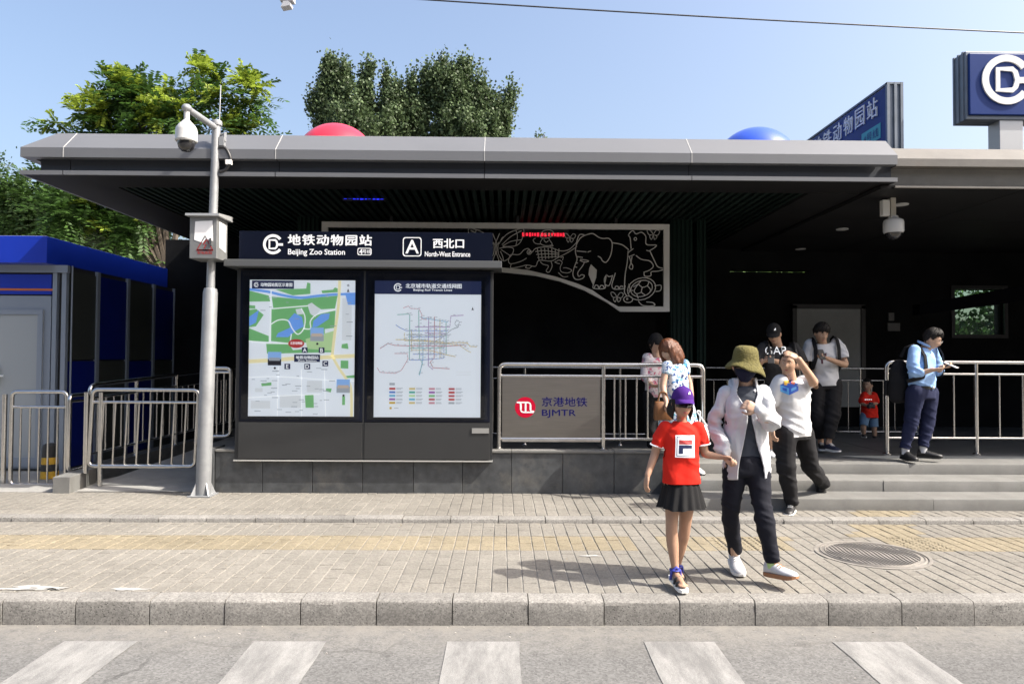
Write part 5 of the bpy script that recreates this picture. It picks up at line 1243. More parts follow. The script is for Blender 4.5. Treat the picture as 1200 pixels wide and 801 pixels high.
class Head:
    def __init__(s, c, yaw=0, pitch=0, roll=0, sc=1.0):
        y, p, r = math.radians(yaw), math.radians(pitch), math.radians(roll)
        s.c = Vector(c); s.s = sc
        F = Vector((math.sin(y),-math.cos(y),0)); X = Vector((math.cos(y),math.sin(y),0)); U = Vector((0,0,1))
        F, U = F*math.cos(p)-U*math.sin(p), U*math.cos(p)+F*math.sin(p)       # positive pitch looks down
        X, U = X*math.cos(r)+U*math.sin(r), U*math.cos(r)-X*math.sin(r)
        s.X, s.F, s.U = X, F, U
    def at(s, x, f, z): return s.c + (s.X*x + s.F*f + s.U*z)*s.s
    def surf(s, az, el, off=0.0):
        nx, ny, nz = math.sin(az)*math.cos(el), math.cos(az)*math.cos(el), math.sin(el)
        x, f, z = .075*nx, .094*ny, .118*nz; t = max(0,-nz)
        x *= 1-.30*t**1.4
        if ny > 0: f = f*.95 + .010*t*ny
        else: f *= 1-.5*t
        if ny > 0:
            ax = abs(x)
            f += .023*math.exp(-(x/.0115)**2)*sst(.034,-.026,z)*sst(-.047,-.031,z)
            f -= .008*math.exp(-((ax-.030)/.014)**2-((z-.010)/.010)**2)
            f += .004*math.exp(-((ax-.028)/.022)**2-((z-.030)/.008)**2)
            f += .006*math.exp(-(x/.019)**2-((z+.061)/.009)**2)
            f -= .003*math.exp(-(x/.03)**2-((z+.077)/.006)**2)
            f += .006*math.exp(-(x/.020)**2-((z+.098)/.014)**2)
            f += .003*math.exp(-((ax-.042)/.016)**2-((z+.022)/.016)**2)
        return s.at(x+nx*off, f+ny*off, z+nz*off)
    def grid(s, mb, azs, els, off, thick=0.0, mi=0):
        n, m = len(azs), len(els); vs=[s.surf(a,e,off(a,e) if callable(off) else off) for e in els for a in azs]
        fs=[(i*n+j,i*n+j+1,(i+1)*n+j+1,(i+1)*n+j) for i in range(m-1) for j in range(n-1)]
        if thick:
            k=len(vs); vs += [s.surf(a,e,(off(a,e) if callable(off) else off)-thick) for e in els for a in azs]
            fs += [tuple(q+k for q in f[::-1]) for f in fs]
            B = [j for j in range(n)] + [i*n+n-1 for i in range(1,m)] + [(m-1)*n+j for j in range(n-2,-1,-1)] + [i*n for i in range(m-2,0,-1)]
            fs += [(B[i],B[(i+1)%len(B)],B[(i+1)%len(B)]+k,B[i]+k) for i in range(len(B))]
        mb.add(vs,fs,mi)
    def mesh(s, mb):
        n, m = 40, 30; vs=[]
        for i in range(m+1):
            e = max(-1.55,min(1.55,math.pi*(i/m-.5)))
            for j in range(n): vs.append(s.surf(2*math.pi*j/n, e))
        fs=[(i*n+j,i*n+(j+1)%n,(i+1)*n+(j+1)%n,(i+1)*n+j) for i in range(m) for j in range(n)]+[tuple(range(n-1,-1,-1)),tuple(range(m*n,(m+1)*n))]
        mb.add(vs,fs)
        for sg in (-1,1):
            c = s.at(sg*.078,-.008,-.006); M3 = Matrix((s.X,s.F,s.U)).transposed()
            mb.sphere(c,(.010*s.s,.020*s.s,.031*s.s),10,8,M=M3)
def hand(mb, wrist, d, nrm, sc=1.0, thumb=1, curl=.6, spread=.12):
    """palm, four jointed fingers and a thumb; d along the hand, nrm out of the palm side, thumb +-1 picks the side"""
    d = Vector(d).normalized(); nrm = Vector(nrm); nrm = (nrm-d*nrm.dot(d)).normalized(); s_ = d.cross(nrm)*thumb; w = Vector(wrist)
    k = sc
    loft(mb, [(w+d*t*k, s_, nrm, hw*k, hd*k) for t,hw,hd in ((-.01,.024,.019),(.02,.030,.018),(.05,.040,.0155),(.085,.042,.013),(.095,.036,.010))], 14, 2.6)
    for i,(o,ln) in enumerate(((.030,.072),(.010,.080),(-.010,.074),(-.029,.058))):
        b = w+d*.082*k+s_*o*k; dirv = (d+s_*spread*(o/.03)).normalized(); pts=[b]; c=curl*(1+.12*i)
        ang=0
        for seg,fr in enumerate((.45,.32,.23)):
            ang += c*(.75 if seg==0 else 1.0); dv = dirv*math.cos(ang)+nrm*math.sin(ang); pts.append(pts[-1]+dv*ln*fr*k)
        limb(mb, pts, [.0098*k,.0092*k,.0082*k,.0070*k], 8, 3)
    b = w+d*.028*k+s_*.026*k
    t1 = b+(d*.6+s_*.75+nrm*.25).normalized()*.034*k; t2 = t1+(d*.85+s_*.25+nrm*.5).normalized()*.030*k; t3 = t2+(d*.8-s_*.1+nrm*.6).normalized()*.024*k
    limb(mb, [b,t1,t2,t3], [.014*k,.0118*k,.0105*k,.008*k], 8, 3)
SKIN = {}
def skin(name, c): return mat('skin_'+name, c, 0.5, var=.06, vscale=14, spec=.4, bump=.05, bscale=120)
def cloth(name, c, bump=.25, sheen=0.0, rough=.85, var=.05): return mat('cloth_'+name, c, rough, var=var, vscale=10, bump=bump*.9, bscale=18, spec=.2, sheen=sheen)
def make(name, vf, m, parent, off, wr=None, cut=None):
    v, nn, f = vf
    if wr is not None: v = v + nn*wr(v)[:,None]
    me = np_mesh(name, v-np.array(off), f, m if isinstance(m,(list,tuple)) else [m], smooth=True)
    if cut:                                              # open hems and cuffs with a clean edge
        bm = bmesh.new(); bm.from_mesh(me)
        for (pt, nrm, rad) in cut:
            p = Vector(pt)-Vector(off); nrm = Vector(nrm).normalized()
            def near(q):
                d = q.calc_center_median()-p; al = d.dot(nrm); return d.length < rad and al > -.03 and (rad > .2 or (d-nrm*al).length < rad*.78)
            fs = [q for q in bm.faces if near(q)]
            ge = list({e for q in fs for e in q.edges})+list({x for q in fs for x in q.verts})+fs
            bmesh.ops.bisect_plane(bm, geom=ge, dist=1e-5, plane_co=p, plane_no=nrm, clear_outer=True)
        bm.to_mesh(me); bm.free(); me.polygons.foreach_set('use_smooth', [True]*len(me.polygons)); me.update()
    o = link(name, me, parent)
    if cut: md = o.modifiers.new('thickness','SOLIDIFY'); md.thickness = .005; md.offset = -1
    return o, (v, f)
def folds(amp=.006, fx=7, fz=22, seed=1, grav=None):
    def fn(v):
        q = v.copy(); warp = vnoise(q*5,seed+9)[:,None]*.6
        a = vnoise(np.stack([q[:,0]*fx+warp[:,0], q[:,1]*fx, q[:,2]*fz+q[:,0]*fz*.45],1), seed)
        b = vnoise(np.stack([q[:,0]*fx*1.7, q[:,1]*fx*1.7, q[:,2]*fz*.5-q[:,0]*fz*.35],1), seed+3)
        c = vnoise(q*np.array([40,40,46]), seed+5)
        k = 1.0
        if grav is not None:
            k = .35
            for (p,r) in grav: k = k + np.exp(-((v-np.array(tuple(p)))**2).sum(1)/(r*r))*1.3
        r1 = 1-np.abs(a)*2; r1 = np.sign(r1)*np.abs(r1)**1.4
        return 1.35*amp*k*(r1*.8+b*.7+c*.05)
    return fn
def decal(name, parent, off, surf, origin, fwd, up, shapes, mats_):
    """flat print laid on a garment: shapes = (verts2d, faces, material index, lift)"""
    bvh = BVHTree.FromPolygons([tuple(p) for p in surf[0]], [tuple(int(i) for i in q) for q in surf[1]])
    fwd = Vector(fwd).normalized(); up = Vector(up); up = (up-fwd*up.dot(fwd)).normalized(); right = up.cross(fwd); o = Vector(origin)
    g = MB()
    for (vs,fs,mi,lift) in shapes:
        out=[]
        for (a,b) in vs:
            p = o+right*a+up*b; hit = bvh.ray_cast(p+fwd*.4, -fwd, 1.0)
            out.append((hit[0] if hit[0] is not None else p)+fwd*(.0025+lift))
        g.add(out, fs, mi)
    ob = build(name, g, mats_, parent, recalc=False); return ob
def gridshape(x0,x1,y0,y1,mi,lift,n=7):
    vs=[(x0+(x1-x0)*i/n, y0+(y1-y0)*j/n) for j in range(n+1) for i in range(n+1)]
    return (vs,[(j*(n+1)+i,j*(n+1)+i+1,(j+1)*(n+1)+i+1,(j+1)*(n+1)+i) for j in range(n) for i in range(n)],mi,lift)
def quadshape(q,mi,lift,n=6):
    q = [np.array(p,float) for p in q]; vs=[tuple((q[0]*(1-i/n)+q[1]*i/n)*(1-j/n)+(q[3]*(1-i/n)+q[2]*i/n)*j/n) for j in range(n+1) for i in range(n+1)]
    return (vs,[(j*(n+1)+i,j*(n+1)+i+1,(j+1)*(n+1)+i+1,(j+1)*(n+1)+i) for j in range(n) for i in range(n)],mi,lift)
def polyshape(pts,mi,lift): return (list(pts),[tuple(range(len(pts)))],mi,lift)
def textshape(s,cx,cy,w,h,mi,lift):
    v,f = text_polys(s,.0); lo,hi = v.min(0),v.max(0); return ([((p[0]-lo[0])/(hi[0]-lo[0])*w-w/2+cx,(p[1]-lo[1])/(hi[1]-lo[1])*h-h/2+cy) for p in v],f,mi,lift)
def shoe(root, ank, dirv, up=(0,0,1), L=.265, mu=None, ms=None, h=.095, sole_t=.028, sc=1.0, low=.0):
    a = Vector(dirv).normalized(); u = Vector(up); u = (u-a*u.dot(a)).normalized(); r = a.cross(u); L = L*sc
    heel = Vector(ank)-a*.065*sc-u*h*sc
    st_ = [(0.0,.020,.060),(.04,.030,.088),(.18,.034,.098),(.32,.036,.088),(.48,.041,.070),(.66,.046,.055),(.82,.044,.046),(.93,.034,.038),(1.0,.016,.028)]
    g = MB(); seg=14; vs=[]
    for (t,w,hh) in st_:
        for j in range(seg):
            th = 2*math.pi*j/seg; x = math.cos(th); z = math.sin(th)
            vs.append(heel+a*t*L+r*(x*w*sc*(1.0 if z<0.2 else 1-.35*z*z))+u*((hh*(.5+.5*z))*sc+sole_t*.5*sc))
    n=len(st_); fs=[(i*seg+j,i*seg+(j+1)%seg,(i+1)*seg+(j+1)%seg,(i+1)*seg+j) for i in range(n-1) for j in range(seg)]+[tuple(range(seg-1,-1,-1)),tuple(range((n-1)*seg,n*seg))]
    g.add(vs,fs); up_ = build('shoe', g, mu, root, smooth=60)
    g = MB(); pts=[]
    for (t,w,hh) in st_: pts.append((t,w*1.08))
    ol = [(t,w) for t,w in pts]+[(t,-w) for t,w in pts[::-1]]
    vs=[];n=len(ol)
    for lev in (0,1):
        for (t,w) in ol:
            rise = .012*max(0,(t-.75)/.25)**2+ .006*max(0,(.1-t)/.1)
            vs.append(heel+a*(t*L*1.02-.004)+r*w*sc+u*((sole_t*sc if lev else 0)+rise*sc*(0 if lev else 1)))
    g.add(vs,[tuple(range(n-1,-1,-1)),tuple(range(n,2*n))]+[(i,(i+1)%n,n+(i+1)%n,n+i) for i in range(n)]); build('sole', g, ms, up_)
    g = MB()
    for t in (.40,.48,.56):
        q = heel+a*t*L+u*((.088-(t-.32)*.12)*sc+sole_t*.5*sc+.001); g.tube([q-r*.024*sc,q+u*.004,q+r*.024*sc],.0035*sc,5)
    build('laces', g, ms, up_); return up_
def face(H, body, brows=True, eyes=True, lip=(.30,.10,.09), dark=(.015,.012,.01)):
    m_d = mat('eye_dark', dark, .2); m_w = mat('eye_white',(.55,.53,.5),.3); m_l = mat('lips_%d'%int(lip[0]*100), lip, .45)
    if eyes:
        for sg in (-1,1):
            c = H.surf(sg*.36,.085,-.0035); M3 = Matrix((H.X,H.F,H.U)).transposed()
            g = MB(); g.sphere(c,(.0125*H.s,.006*H.s,.0058*H.s),12,8,M=M3); e = build('eye', g, m_w, body, smooth=60)
            g = MB(); g.sphere(H.surf(sg*.36,.085,.0005),(.0058*H.s,.0035*H.s,.0055*H.s),10,6,M=M3); build('iris', g, m_d, e, smooth=60) if False else build('iris', g, m_d, body, smooth=60)
    if brows:
        for sg in (-1,1):
            g = MB(); g.tube([H.surf(sg*a,.27+.03*math.sin((a-.15)*5)) for a in (.14,.25,.36,.47,.56)], .0036*H.s, 6); build('eyebrow', g, m_d, body)
    g = MB(); H.grid(g, list(np.linspace(-.24,.24,9)), [-.62,-.57,-.53,-.49,-.46], lambda a,e: .0012*math.cos(a*5.5), 0); build('lips', g, m_l, body, recalc=False)
def hair_shell(H, parent, m, line, off=.014, n=56, rows=12, seed=0, rag=.08, lift=0.0, strand=.004):
    """hair as a closed cap from a hairline function of azimuth to the crown"""
    azs = list(np.linspace(-math.pi,math.pi,n+1)); rnd = np.random.default_rng(seed); vs=[];fs=[]
    jag = {j: rnd.uniform(-rag,rag) for j in range(n+1)}; jag[n]=jag[0]
    for i in range(rows+1):
        for j,a in enumerate(azs):
            e0 = line(a)+jag[j]; t = i/rows; e = e0+(1.54-e0)*t
            o = off*(0.25+.75*min(1,t*4)) + lift*math.sin(min(1,t*1.2)*math.pi*.5) + strand*math.sin(a*37+i*.9+seed)*(.4+.6*(1-t)) + strand*.8*rnd.uniform(-1,1)
            vs.append(H.surf(a,e,o))
    n1=n+1; fs=[(i*n1+j,i*n1+j+1,(i+1)*n1+j+1,(i+1)*n1+j) for i in range(rows) for j in range(n)]
    k=len(vs)
    for j,a in enumerate(azs): vs.append(H.surf(a,line(a)+jag[j]+.02,-.006))
    fs += [(k+j,k+j+1,j+1,j) for j in range(n)]
    g = MB(); g.add(vs,fs); return build('hair', g, m, parent, smooth=70, recalc=False)
def cap_hat(H, parent, m, visor_dir=0.0, mv=None, logo_m=None):
    azs = list(np.linspace(-math.pi,math.pi,49)); els = [.30,.36,.5,.7,.9,1.1,1.3,1.5,1.55]
    g = MB(); H.grid(g, azs, els, lambda a,e: .016+.010*math.sin(min(1,(e-.3)/.7)*math.pi*.5), .004); cp = build('cap', g, m, parent, smooth=60)
    g = MB(); n=15; vs=[]
    for t in (0,.33,.66,1.0):
        for j in range(n):
            a = (j/(n-1)-.5)*2.1; base = H.surf(a,.33,.017); w = math.cos(a*1.45)
            out = (H.F*(.078*max(0,w)**.6)-H.U*(.020+.016*abs(a)**1.5))*H.s*t; vs.append(base+out)
    k=len(vs); vs += [v-H.U*.004*H.s for v in vs]
    fs=[(i*n+j,i*n+j+1,(i+1)*n+j+1,(i+1)*n+j) for i in range(3) for j in range(n-1)]; fs += [tuple(q+k for q in f[::-1]) for f in fs]
    fs += [(3*n+j,3*n+j+1,3*n+j+1+k,3*n+j+k) for j in range(n-1)]
    g.add(vs,fs); build('visor', g, mv or m, cp, smooth=60)
    g = MB(); g.sphere(H.surf(0,1.54,.028), .007*H.s, 8, 6); build('button', g, m, cp)
    if logo_m:
        g = MB()
        for i,(x0,hh) in enumerate(((-.016,.010),(-.006,.016),(.004,.022))):
            p = [H.surf(x0*9-.3*0+.35,.62,.0285), H.surf((x0+.008)*9+.35,.62,.0285), H.surf((x0+.012)*9+.35,.62+hh*9,.0285), H.surf((x0+.004)*9+.35,.62+hh*9,.0285)]
            g.add(p,[(0,1,2,3)])
        build('cap_mark', g, logo_m, cp, recalc=False)
    return cp
M_HAIR = mat('black_hair',(0.010,0.008,0.007),.55,var=.3,vscale=40,bump=.6,bscale=160,spec=.25)
M_HAIRB = mat('auburn_hair',(0.115,0.036,0.012),.36,var=.35,vscale=40,bump=.6,bscale=160,spec=.6)
class Person:
    def __init__(s, label, base, sk, voxel=.0065, vc=.010):
        s.base = Vector(base); s.root = empty('person', base, label, 'person'); s.sk = sk; s.b = MB(); s.vx = voxel; s.vc = vc; s.off = tuple(s.base); s.body = None
    def torso(s, mb, hipL, hipR, shL, shR, neck, rings, depth_f=1.0):
        """rings: list of (t, half width, half depth); t 0 at the hips, 1 at the shoulder line, >1 towards the neck"""
        s.j = (Vector(hipL),Vector(hipR),Vector(shL),Vector(shR)); hc = (Vector(hipL)+Vector(hipR))/2; sc_ = (Vector(shL)+Vector(shR))/2; out=[]
        for (t,w,d) in rings:
            if t <= 1: c = hc.lerp(sc_,t); ax = (Vector(hipR)-Vector(hipL)).normalized().lerp((Vector(shR)-Vector(shL)).normalized(), max(0,min(1,t)))
            else: c = sc_.lerp(Vector(neck),t-1); ax = (Vector(shR)-Vector(shL)).normalized()
            axis = (sc_-hc).normalized(); ax = (ax-axis*ax.dot(axis)).normalized(); f = ax.cross(axis)
            out.append((c,ax,f,w,d))
        loft(mb, out)
    def finish(s, smooth=3):
        v = remesh(s.b, s.vx, smooth, .4); s.body, _ = make('body', v, s.sk, s.root, s.off); return s.body
    def garment(s, name, mb, m, wr=None, smooth=3, voxel=None, cut=None):
        return make(name, remesh(mb, voxel or s.vc, smooth, .5), m, s.root, s.off, wr, cut)
    def hem(s, t, rad=.45, tilt=V3(0,0,0)):
        """cutting plane across the torso axis at parameter t"""
        hc, sc_ = (s.j[0]+s.j[1])/2, (s.j[2]+s.j[3])/2; return (hc.lerp(sc_,t), (hc-sc_)+tilt, rad)
TR_A = [(-.10,.165,.115),(.08,.170,.118),(.30,.155,.108),(.55,.160,.112),(.80,.172,.112),(.95,.165,.092),(1.06,.125,.075)]
def scale_r(rings, kw, kd): return [(t,w*kw,d*kd) for t,w,d in rings]

# ---- woman in white jacket
d0 = 5.12
B = Person('person in olive sun hat, dark mask and white jacket striding along the pavement', (W(882,675,d0).x, d0, Z_PAV), skin('light',(.46,.30,.215)))
H = Head(W(873,428.5,d0-.02), yaw=-6, pitch=6, roll=-2, sc=.98)
shL, shR = W(848,458,d0+.02), W(897,457,d0+.0); elL, elR = W(838,500,d0+.05), W(903,494,d0-.12); wrL, wrR = W(848,529,d0-.10), W(888,481,d0-.22)
hiL, hiR = W(861,545,d0+.02), W(889,545,d0); knL, knR = W(856,598,d0+.04), W(895,604,d0-.10); anL, anR = W(861,650,d0+.22), W(905,660,d0-.10)
nk = W(873,447,d0+.01)
H.mesh(B.b); limb(B.b,[W(873,436,d0+.02),W(873,458,d0+.03)],[.052,.058])
B.torso(B.b,hiL,hiR,shL,shR,nk,[(-.05,.13,.085),(.3,.115,.08),(.8,.135,.085),(1.0,.11,.06)])
limb(B.b,[shL,elL,wrL],[.03,.028,.025]); limb(B.b,[shR,elR,wrR],[.03,.028,.025])
hand(B.b, wrL, W(853,541,d0-.14)-wrL, (1,-.3,.1), .92, thumb=-1, curl=.75); hand(B.b, wrR, W(871,471,d0-.24)-wrR, (.1,.9,-.3), .92, thumb=1, curl=.8)
limb(B.b,[hiL,knL,anL],[.08,.05,.034]); limb(B.b,[hiR,knR,anR],[.08,.05,.034])
body = B.finish()
g = MB(); B.torso(g,hiL,hiR,shL,shR,nk,scale_r([(.0,.150,.098),(.25,.138,.094),(.55,.142,.098),(.8,.15,.098),(.97,.135,.075),(1.5,.07,.055)],1,1))
B.garment('tee_shirt', g, cloth('slate',(.055,.062,.078)), folds(.005,7,16,3))
g = MB(); B.torso(g,hiL,hiR,shL,shR,nk,[(-.12,.150,.105),(.0,.152,.105),(.14,.142,.097)])
limb(g,[hiL+V3(.012,0,.0),knL,anL+V3(0,0,.03)],[.09,.063,.045]); limb(g,[hiR-V3(.012,0,0),knR,anR+V3(0,0,.03)],[.09,.063,.048])
B.garment('trousers', g, cloth('ink',(.012,.013,.020),.3), folds(.005,6,26,5,[(knL,.14),(knR,.14),(anL,.16),(anR,.16),(hiL,.12),(hiR,.12)]), cut=[cuff(knL,anL,.96,.1),cuff(knR,anR,.96,.1)])
# jacket: open front shell and sleeves
M_JKT = cloth('white_shell',(.52,.53,.555),.35,rough=.6)
hc = (hiL+hiR)/2; sc_ = (shL+shR)/2; ax = (shR-shL).normalized()
rows = [(-.15,.185,.128,.60),(-.02,.190,.130,.56),(.12,.186,.128,.46),(.28,.178,.124,.34),(.45,.172,.122,.22),(.60,.172,.122,.10),(.72,.175,.120,.10),(.84,.174,.115,.28),(.94,.165,.100,.50),(1.02,.130,.086,.72),(1.10,.092,.076,.78),(1.17,.086,.074,.80)]
ts = np.linspace(rows[0][0],rows[-1][0],64); cur = [np.interp(ts,[r[0] for r in rows],[r[q] for r in rows]) for q in (1,2,3)]
ker = np.ones(5)/5; cur = [np.convolve(np.pad(c,2,'edge'),ker,'valid') for c in cur]
vs=[];nv=[];seg=100; axis = (sc_-hc).normalized(); f = ax.cross(axis)
for t,w,dd,gap in zip(ts,*cur):
    c = hc.lerp(sc_,float(t))
    for j in range(seg+1):
        a = math.pi/2 + gap + (2*math.pi-2*gap)*j/seg; ca, sa = math.cos(a), math.sin(a); k = (abs(ca)**2.3+abs(sa)**2.3)**(-1/2.3)
        low_ = max(0,.6-t)
        vs.append(tuple(c+ax*(w*.79*ca*k)+f*(dd*.92*sa*k)+axis*(-.012*math.sin(a*3)*low_))); nv.append(tuple(ax*ca+f*sa))
vs=np.array(vs);nv=np.array(nv)
vert = vnoise(vs*np.array([26,26,5]),7); diag = vnoise(np.stack([vs[:,0]*9+vs[:,2]*9,vs[:,1]*9,vs[:,2]*20-vs[:,0]*8],1),8); fine = vnoise(vs*55,9)
vs = vs+nv*(.0095*(1-2*np.abs(vert))+.0065*(1-2*np.abs(diag))+.0016*fine)[:,None]
n=seg+1; fs=np.array([(i*n+j,i*n+j+1,(i+1)*n+j+1,(i+1)*n+j) for i in range(len(ts)-1) for j in range(seg)])
jk = link('jacket', np_mesh('jacket', vs-np.array(B.off), fs, [M_JKT], smooth=True), B.root)
md = jk.modifiers.new('thickness','SOLIDIFY'); md.thickness = .006; md.offset = 0
for sh,el,wr,nm in ((shL,elL,wrL,1),(shR,elR,wrR,2)):
    g = MB(); e1 = wr + (wr-el).normalized()*.012
    limb(g,[sh+(sc_-sh)*.12+V3(0,0,-.01),sh.lerp(el,.5),el,el.lerp(wr,.55),e1],[.052,.050,.048,.043,.035])
    B.garment('jacket_sleeve', g, M_JKT, folds(.011,10,26,11*nm,[(el,.12),(wr,.1)]))
# collar/hood roll
g = MB(); g.tube([H.at(x,f,z) for x,f,z in ((-.062,.055,-.178),(-.088,.0,-.152),(-.07,-.075,-.135),(0,-.105,-.13),(.07,-.075,-.135),(.088,.0,-.152),(.062,.055,-.178))],.02,10,radii=[.010,.02,.026,.03,.026,.02,.010]); build('hood', g, M_JKT, B.root, smooth=60)
# zip line and chest mark
# mask, sunglasses, hat
g = MB(); H.grid(g,list(np.linspace(-1.25,1.25,21)),list(np.linspace(-1.12,-.10,12)),lambda a,e:.008+.008*math.cos(a)*math.exp(-((e+.35)/.3)**2),.003); build('face_mask', g, cloth('navy_mask',(.010,.013,.032)), body, smooth=60)
g = MB(); H.grid(g,list(np.linspace(-1.15,1.15,21)),list(np.linspace(-.06,.24,7)),.011,.003); build('sunglasses', g, mat('dark_lens',(.006,.006,.007),.08,coat=.5), body, smooth=60)
hair_shell(H, body, M_HAIR, lambda a: .5-1.1*sst(.8,1.7,abs(a)), .012, seed=3)
M_HAT = mat('olive_straw',(.105,.09,.02),.85,var=.2,vscale=30,bump=.9,bscale=70)
n=40; rows=[]
for (r,z,dr) in ((.008,.158,0),(.055,.156,0),(.085,.145,0),(.100,.118,0),(.108,.075,0),(.112,.045,0),(.122,.030,.004),(.145,.008,.012),(.163,-.018,.02),(.170,-.034,.024)):
    ring=[]
    for j in range(n):
        a = 2*math.pi*j/n; x=math.cos(a); f=math.sin(a)
        droop = dr*(.6*math.sin(2*a+.6)+.9*x-.35*f+.3*math.sin(5*a))
        rr = r*(1+.025*math.sin(3*a+1)) 
        ring.append(H.at(rr*x*.84, rr*f*.90-.005, z*.92-droop))
    rows.append(ring)
g = MB(); g.add([p for r in rows for p in r],[(i*n+j,i*n+(j+1)%n,(i+1)*n+(j+1)%n,(i+1)*n+j) for i in range(len(rows)-1) for j in range(n)]+[tuple(range(n-1,-1,-1))])
ht = build('sun_hat', g, M_HAT, B.root, smooth=70, recalc=False); md = ht.modifiers.new('thickness','SOLIDIFY'); md.thickness=.005
M_WSHOE = cloth('white_trainer',(.55,.56,.58),.2); M_WSOLE = mat('white_sole',(.72,.72,.70),.6); M_GUM = mat('gum_sole',(.32,.15,.07),.6)
shoe(B.root, anL, V3(-.05,-1,-.18), (0,-.15,1), .25, M_WSHOE, M_WSOLE, h=.085)
shoe(B.root, anR, V3(.55,-.85,.12), (-.1,.15,1), .255, M_WSHOE, M_GUM, h=.088)
for a_ in (anL, anR):
    g = MB(); g.tube([a_+V3(0,0,-.03),a_+V3(0,0,.02)],.036,14); build('sock', g, mat('lime_sock',(.45,.62,.25),.8) if a_ is anR else M_WSHOE, B.root)

# ---- girl in red tee
d0 = 4.98
A = Person('child in purple cap, red tee and black pleated skirt, walking hand in hand', (W(795,683,d0).x, d0, Z_PAV), skin('tan',(.38,.225,.15)), vc=.008)
H = Head(W(799.5,473,d0), yaw=4, pitch=2, roll=-2, sc=.86)
shL, shR = W(776,500,d0+.02), W(821,500,d0+.02); elL, elR = W(767,533,d0+.04), W(826,531,d0+.02); wrL, wrR = W(759,556,d0-.02), W(844,535,d0-.0)
hiL, hiR = W(789,562,d0+.02), W(807,562,d0+.02); knL, knR = W(787,618,d0), W(802,622,d0+.12); anL, anR = W(791,664,d0-.02), W(794,660,d0+.22)
nk = W(799,490,d0+.02)
H.mesh(A.b); limb(A.b,[W(799,481,d0+.025),W(799,497,d0+.03)],[.034,.038]); A.torso(A.b,hiL,hiR,shL,shR,nk,[(-.05,.10,.07),(.3,.09,.065),(.8,.105,.07),(1,.08,.05)])
limb(A.b,[shL,shL.lerp(elL,.5),elL,wrL],[.025,.034,.029,.021]); limb(A.b,[shR,shR.lerp(elR,.5),elR,wrR],[.025,.034,.029,.021]); hand(A.b,wrL,(-.2,-.15,-1),(.9,.2,0),.78,thumb=-1,curl=.3); hand(A.b,wrR,(1,-.25,-.12),(0,-.4,-.9),.78,thumb=1,curl=.8)
limb(A.b,[hiL,knL,knL.lerp(anL,.35)+V3(0,.012,0),anL],[.066,.041,.042,.027]); limb(A.b,[hiR,knR,knR.lerp(anR,.35)+V3(0,.012,0),anR],[.066,.041,.042,.027])
for an,dv in ((anL,V3(.12,-1,-.12)),(anR,V3(.05,-1,-.35))):
    dv = dv.normalized(); limb(A.b,[an+V3(0,.02,-.045),an+dv*.07+V3(0,0,-.05),an+dv*.14+V3(0,0,-.058)],[.026,.027,.02]); 
    for i in range(5): q = an+dv*.15+V3(-.026+.013*i,abs(i-1.5)*.006,-.06); limb(A.b,[q,q+dv*.025],[.0085,.007],8,2)
body = A.finish()
face(H, body, eyes=False, lip=(.42,.13,.12))
M_REDT = cloth('red_jersey',(.62,.022,.012),.2); g = MB()
A.torso(g,hiL,hiR,shL,shR,nk,scale_r([(-.16,.130,.098),(.12,.126,.095),(.35,.118,.088),(.6,.122,.09),(.82,.122,.088),(.97,.112,.072),(1.3,.070,.056),(1.62,.054,.050)],1,1))
limb(g,[shL+V3(.022,0,-.004),shL.lerp(elL,.42),shL.lerp(elL,.72)],[.044,.045,.048]); limb(g,[shR-V3(.022,0,.004),shR.lerp(elR,.42),shR.lerp(elR,.72)],[.044,.045,.048])
sh_o, surf = A.garment('tee_shirt', g, M_REDT, folds(.006,8,16,21), cut=[A.hem(-.05),cuff(shL,elL,.66,.085),cuff(shR,elR,.66,.085)])
up = (shL+shR)/2-(hiL+hiR)/2
M_NV = mat('print_navy',(.012,.015,.05),.6); M_RD = mat('print_red',(.55,.02,.02),.6); M_WT = mat('print_white',(.8,.8,.8),.6)
c = W(800,522,d0)
f2 = [gridshape(-.066,.066,-.075,.075,2,0),gridshape(-.058,.058,-.067,.067,0,.0009),gridshape(-.054,.054,-.063,.063,2,.0018),gridshape(-.044,.046,.014,.044,1,.003),gridshape(-.044,.046,-.014,.008,0,.003),gridshape(-.044,-.016,-.05,-.014,0,.003)]
decal('chest_emblem', sh_o, A.off, surf, c, (0.02,-1,.05), up, f2, [M_NV,M_RD,M_WT])
for sh,el in ((shL,elL),(shR,elR)):
    g = MB(); q = sh.lerp(el,.66); dd = (el-sh).normalized(); g.tube([q-dd*.006,q+dd*.003],.0505,18)
    build('sleeve_piping', g, M_WT, sh_o)
g = MB(); g.tube([H.at(.053*math.cos(a), .052*math.sin(a)-.005, -.158-.018*math.sin(a)) for a in np.linspace(0,2*math.pi,25)],.005,6); build('collar_piping', g, M_WT, sh_o)
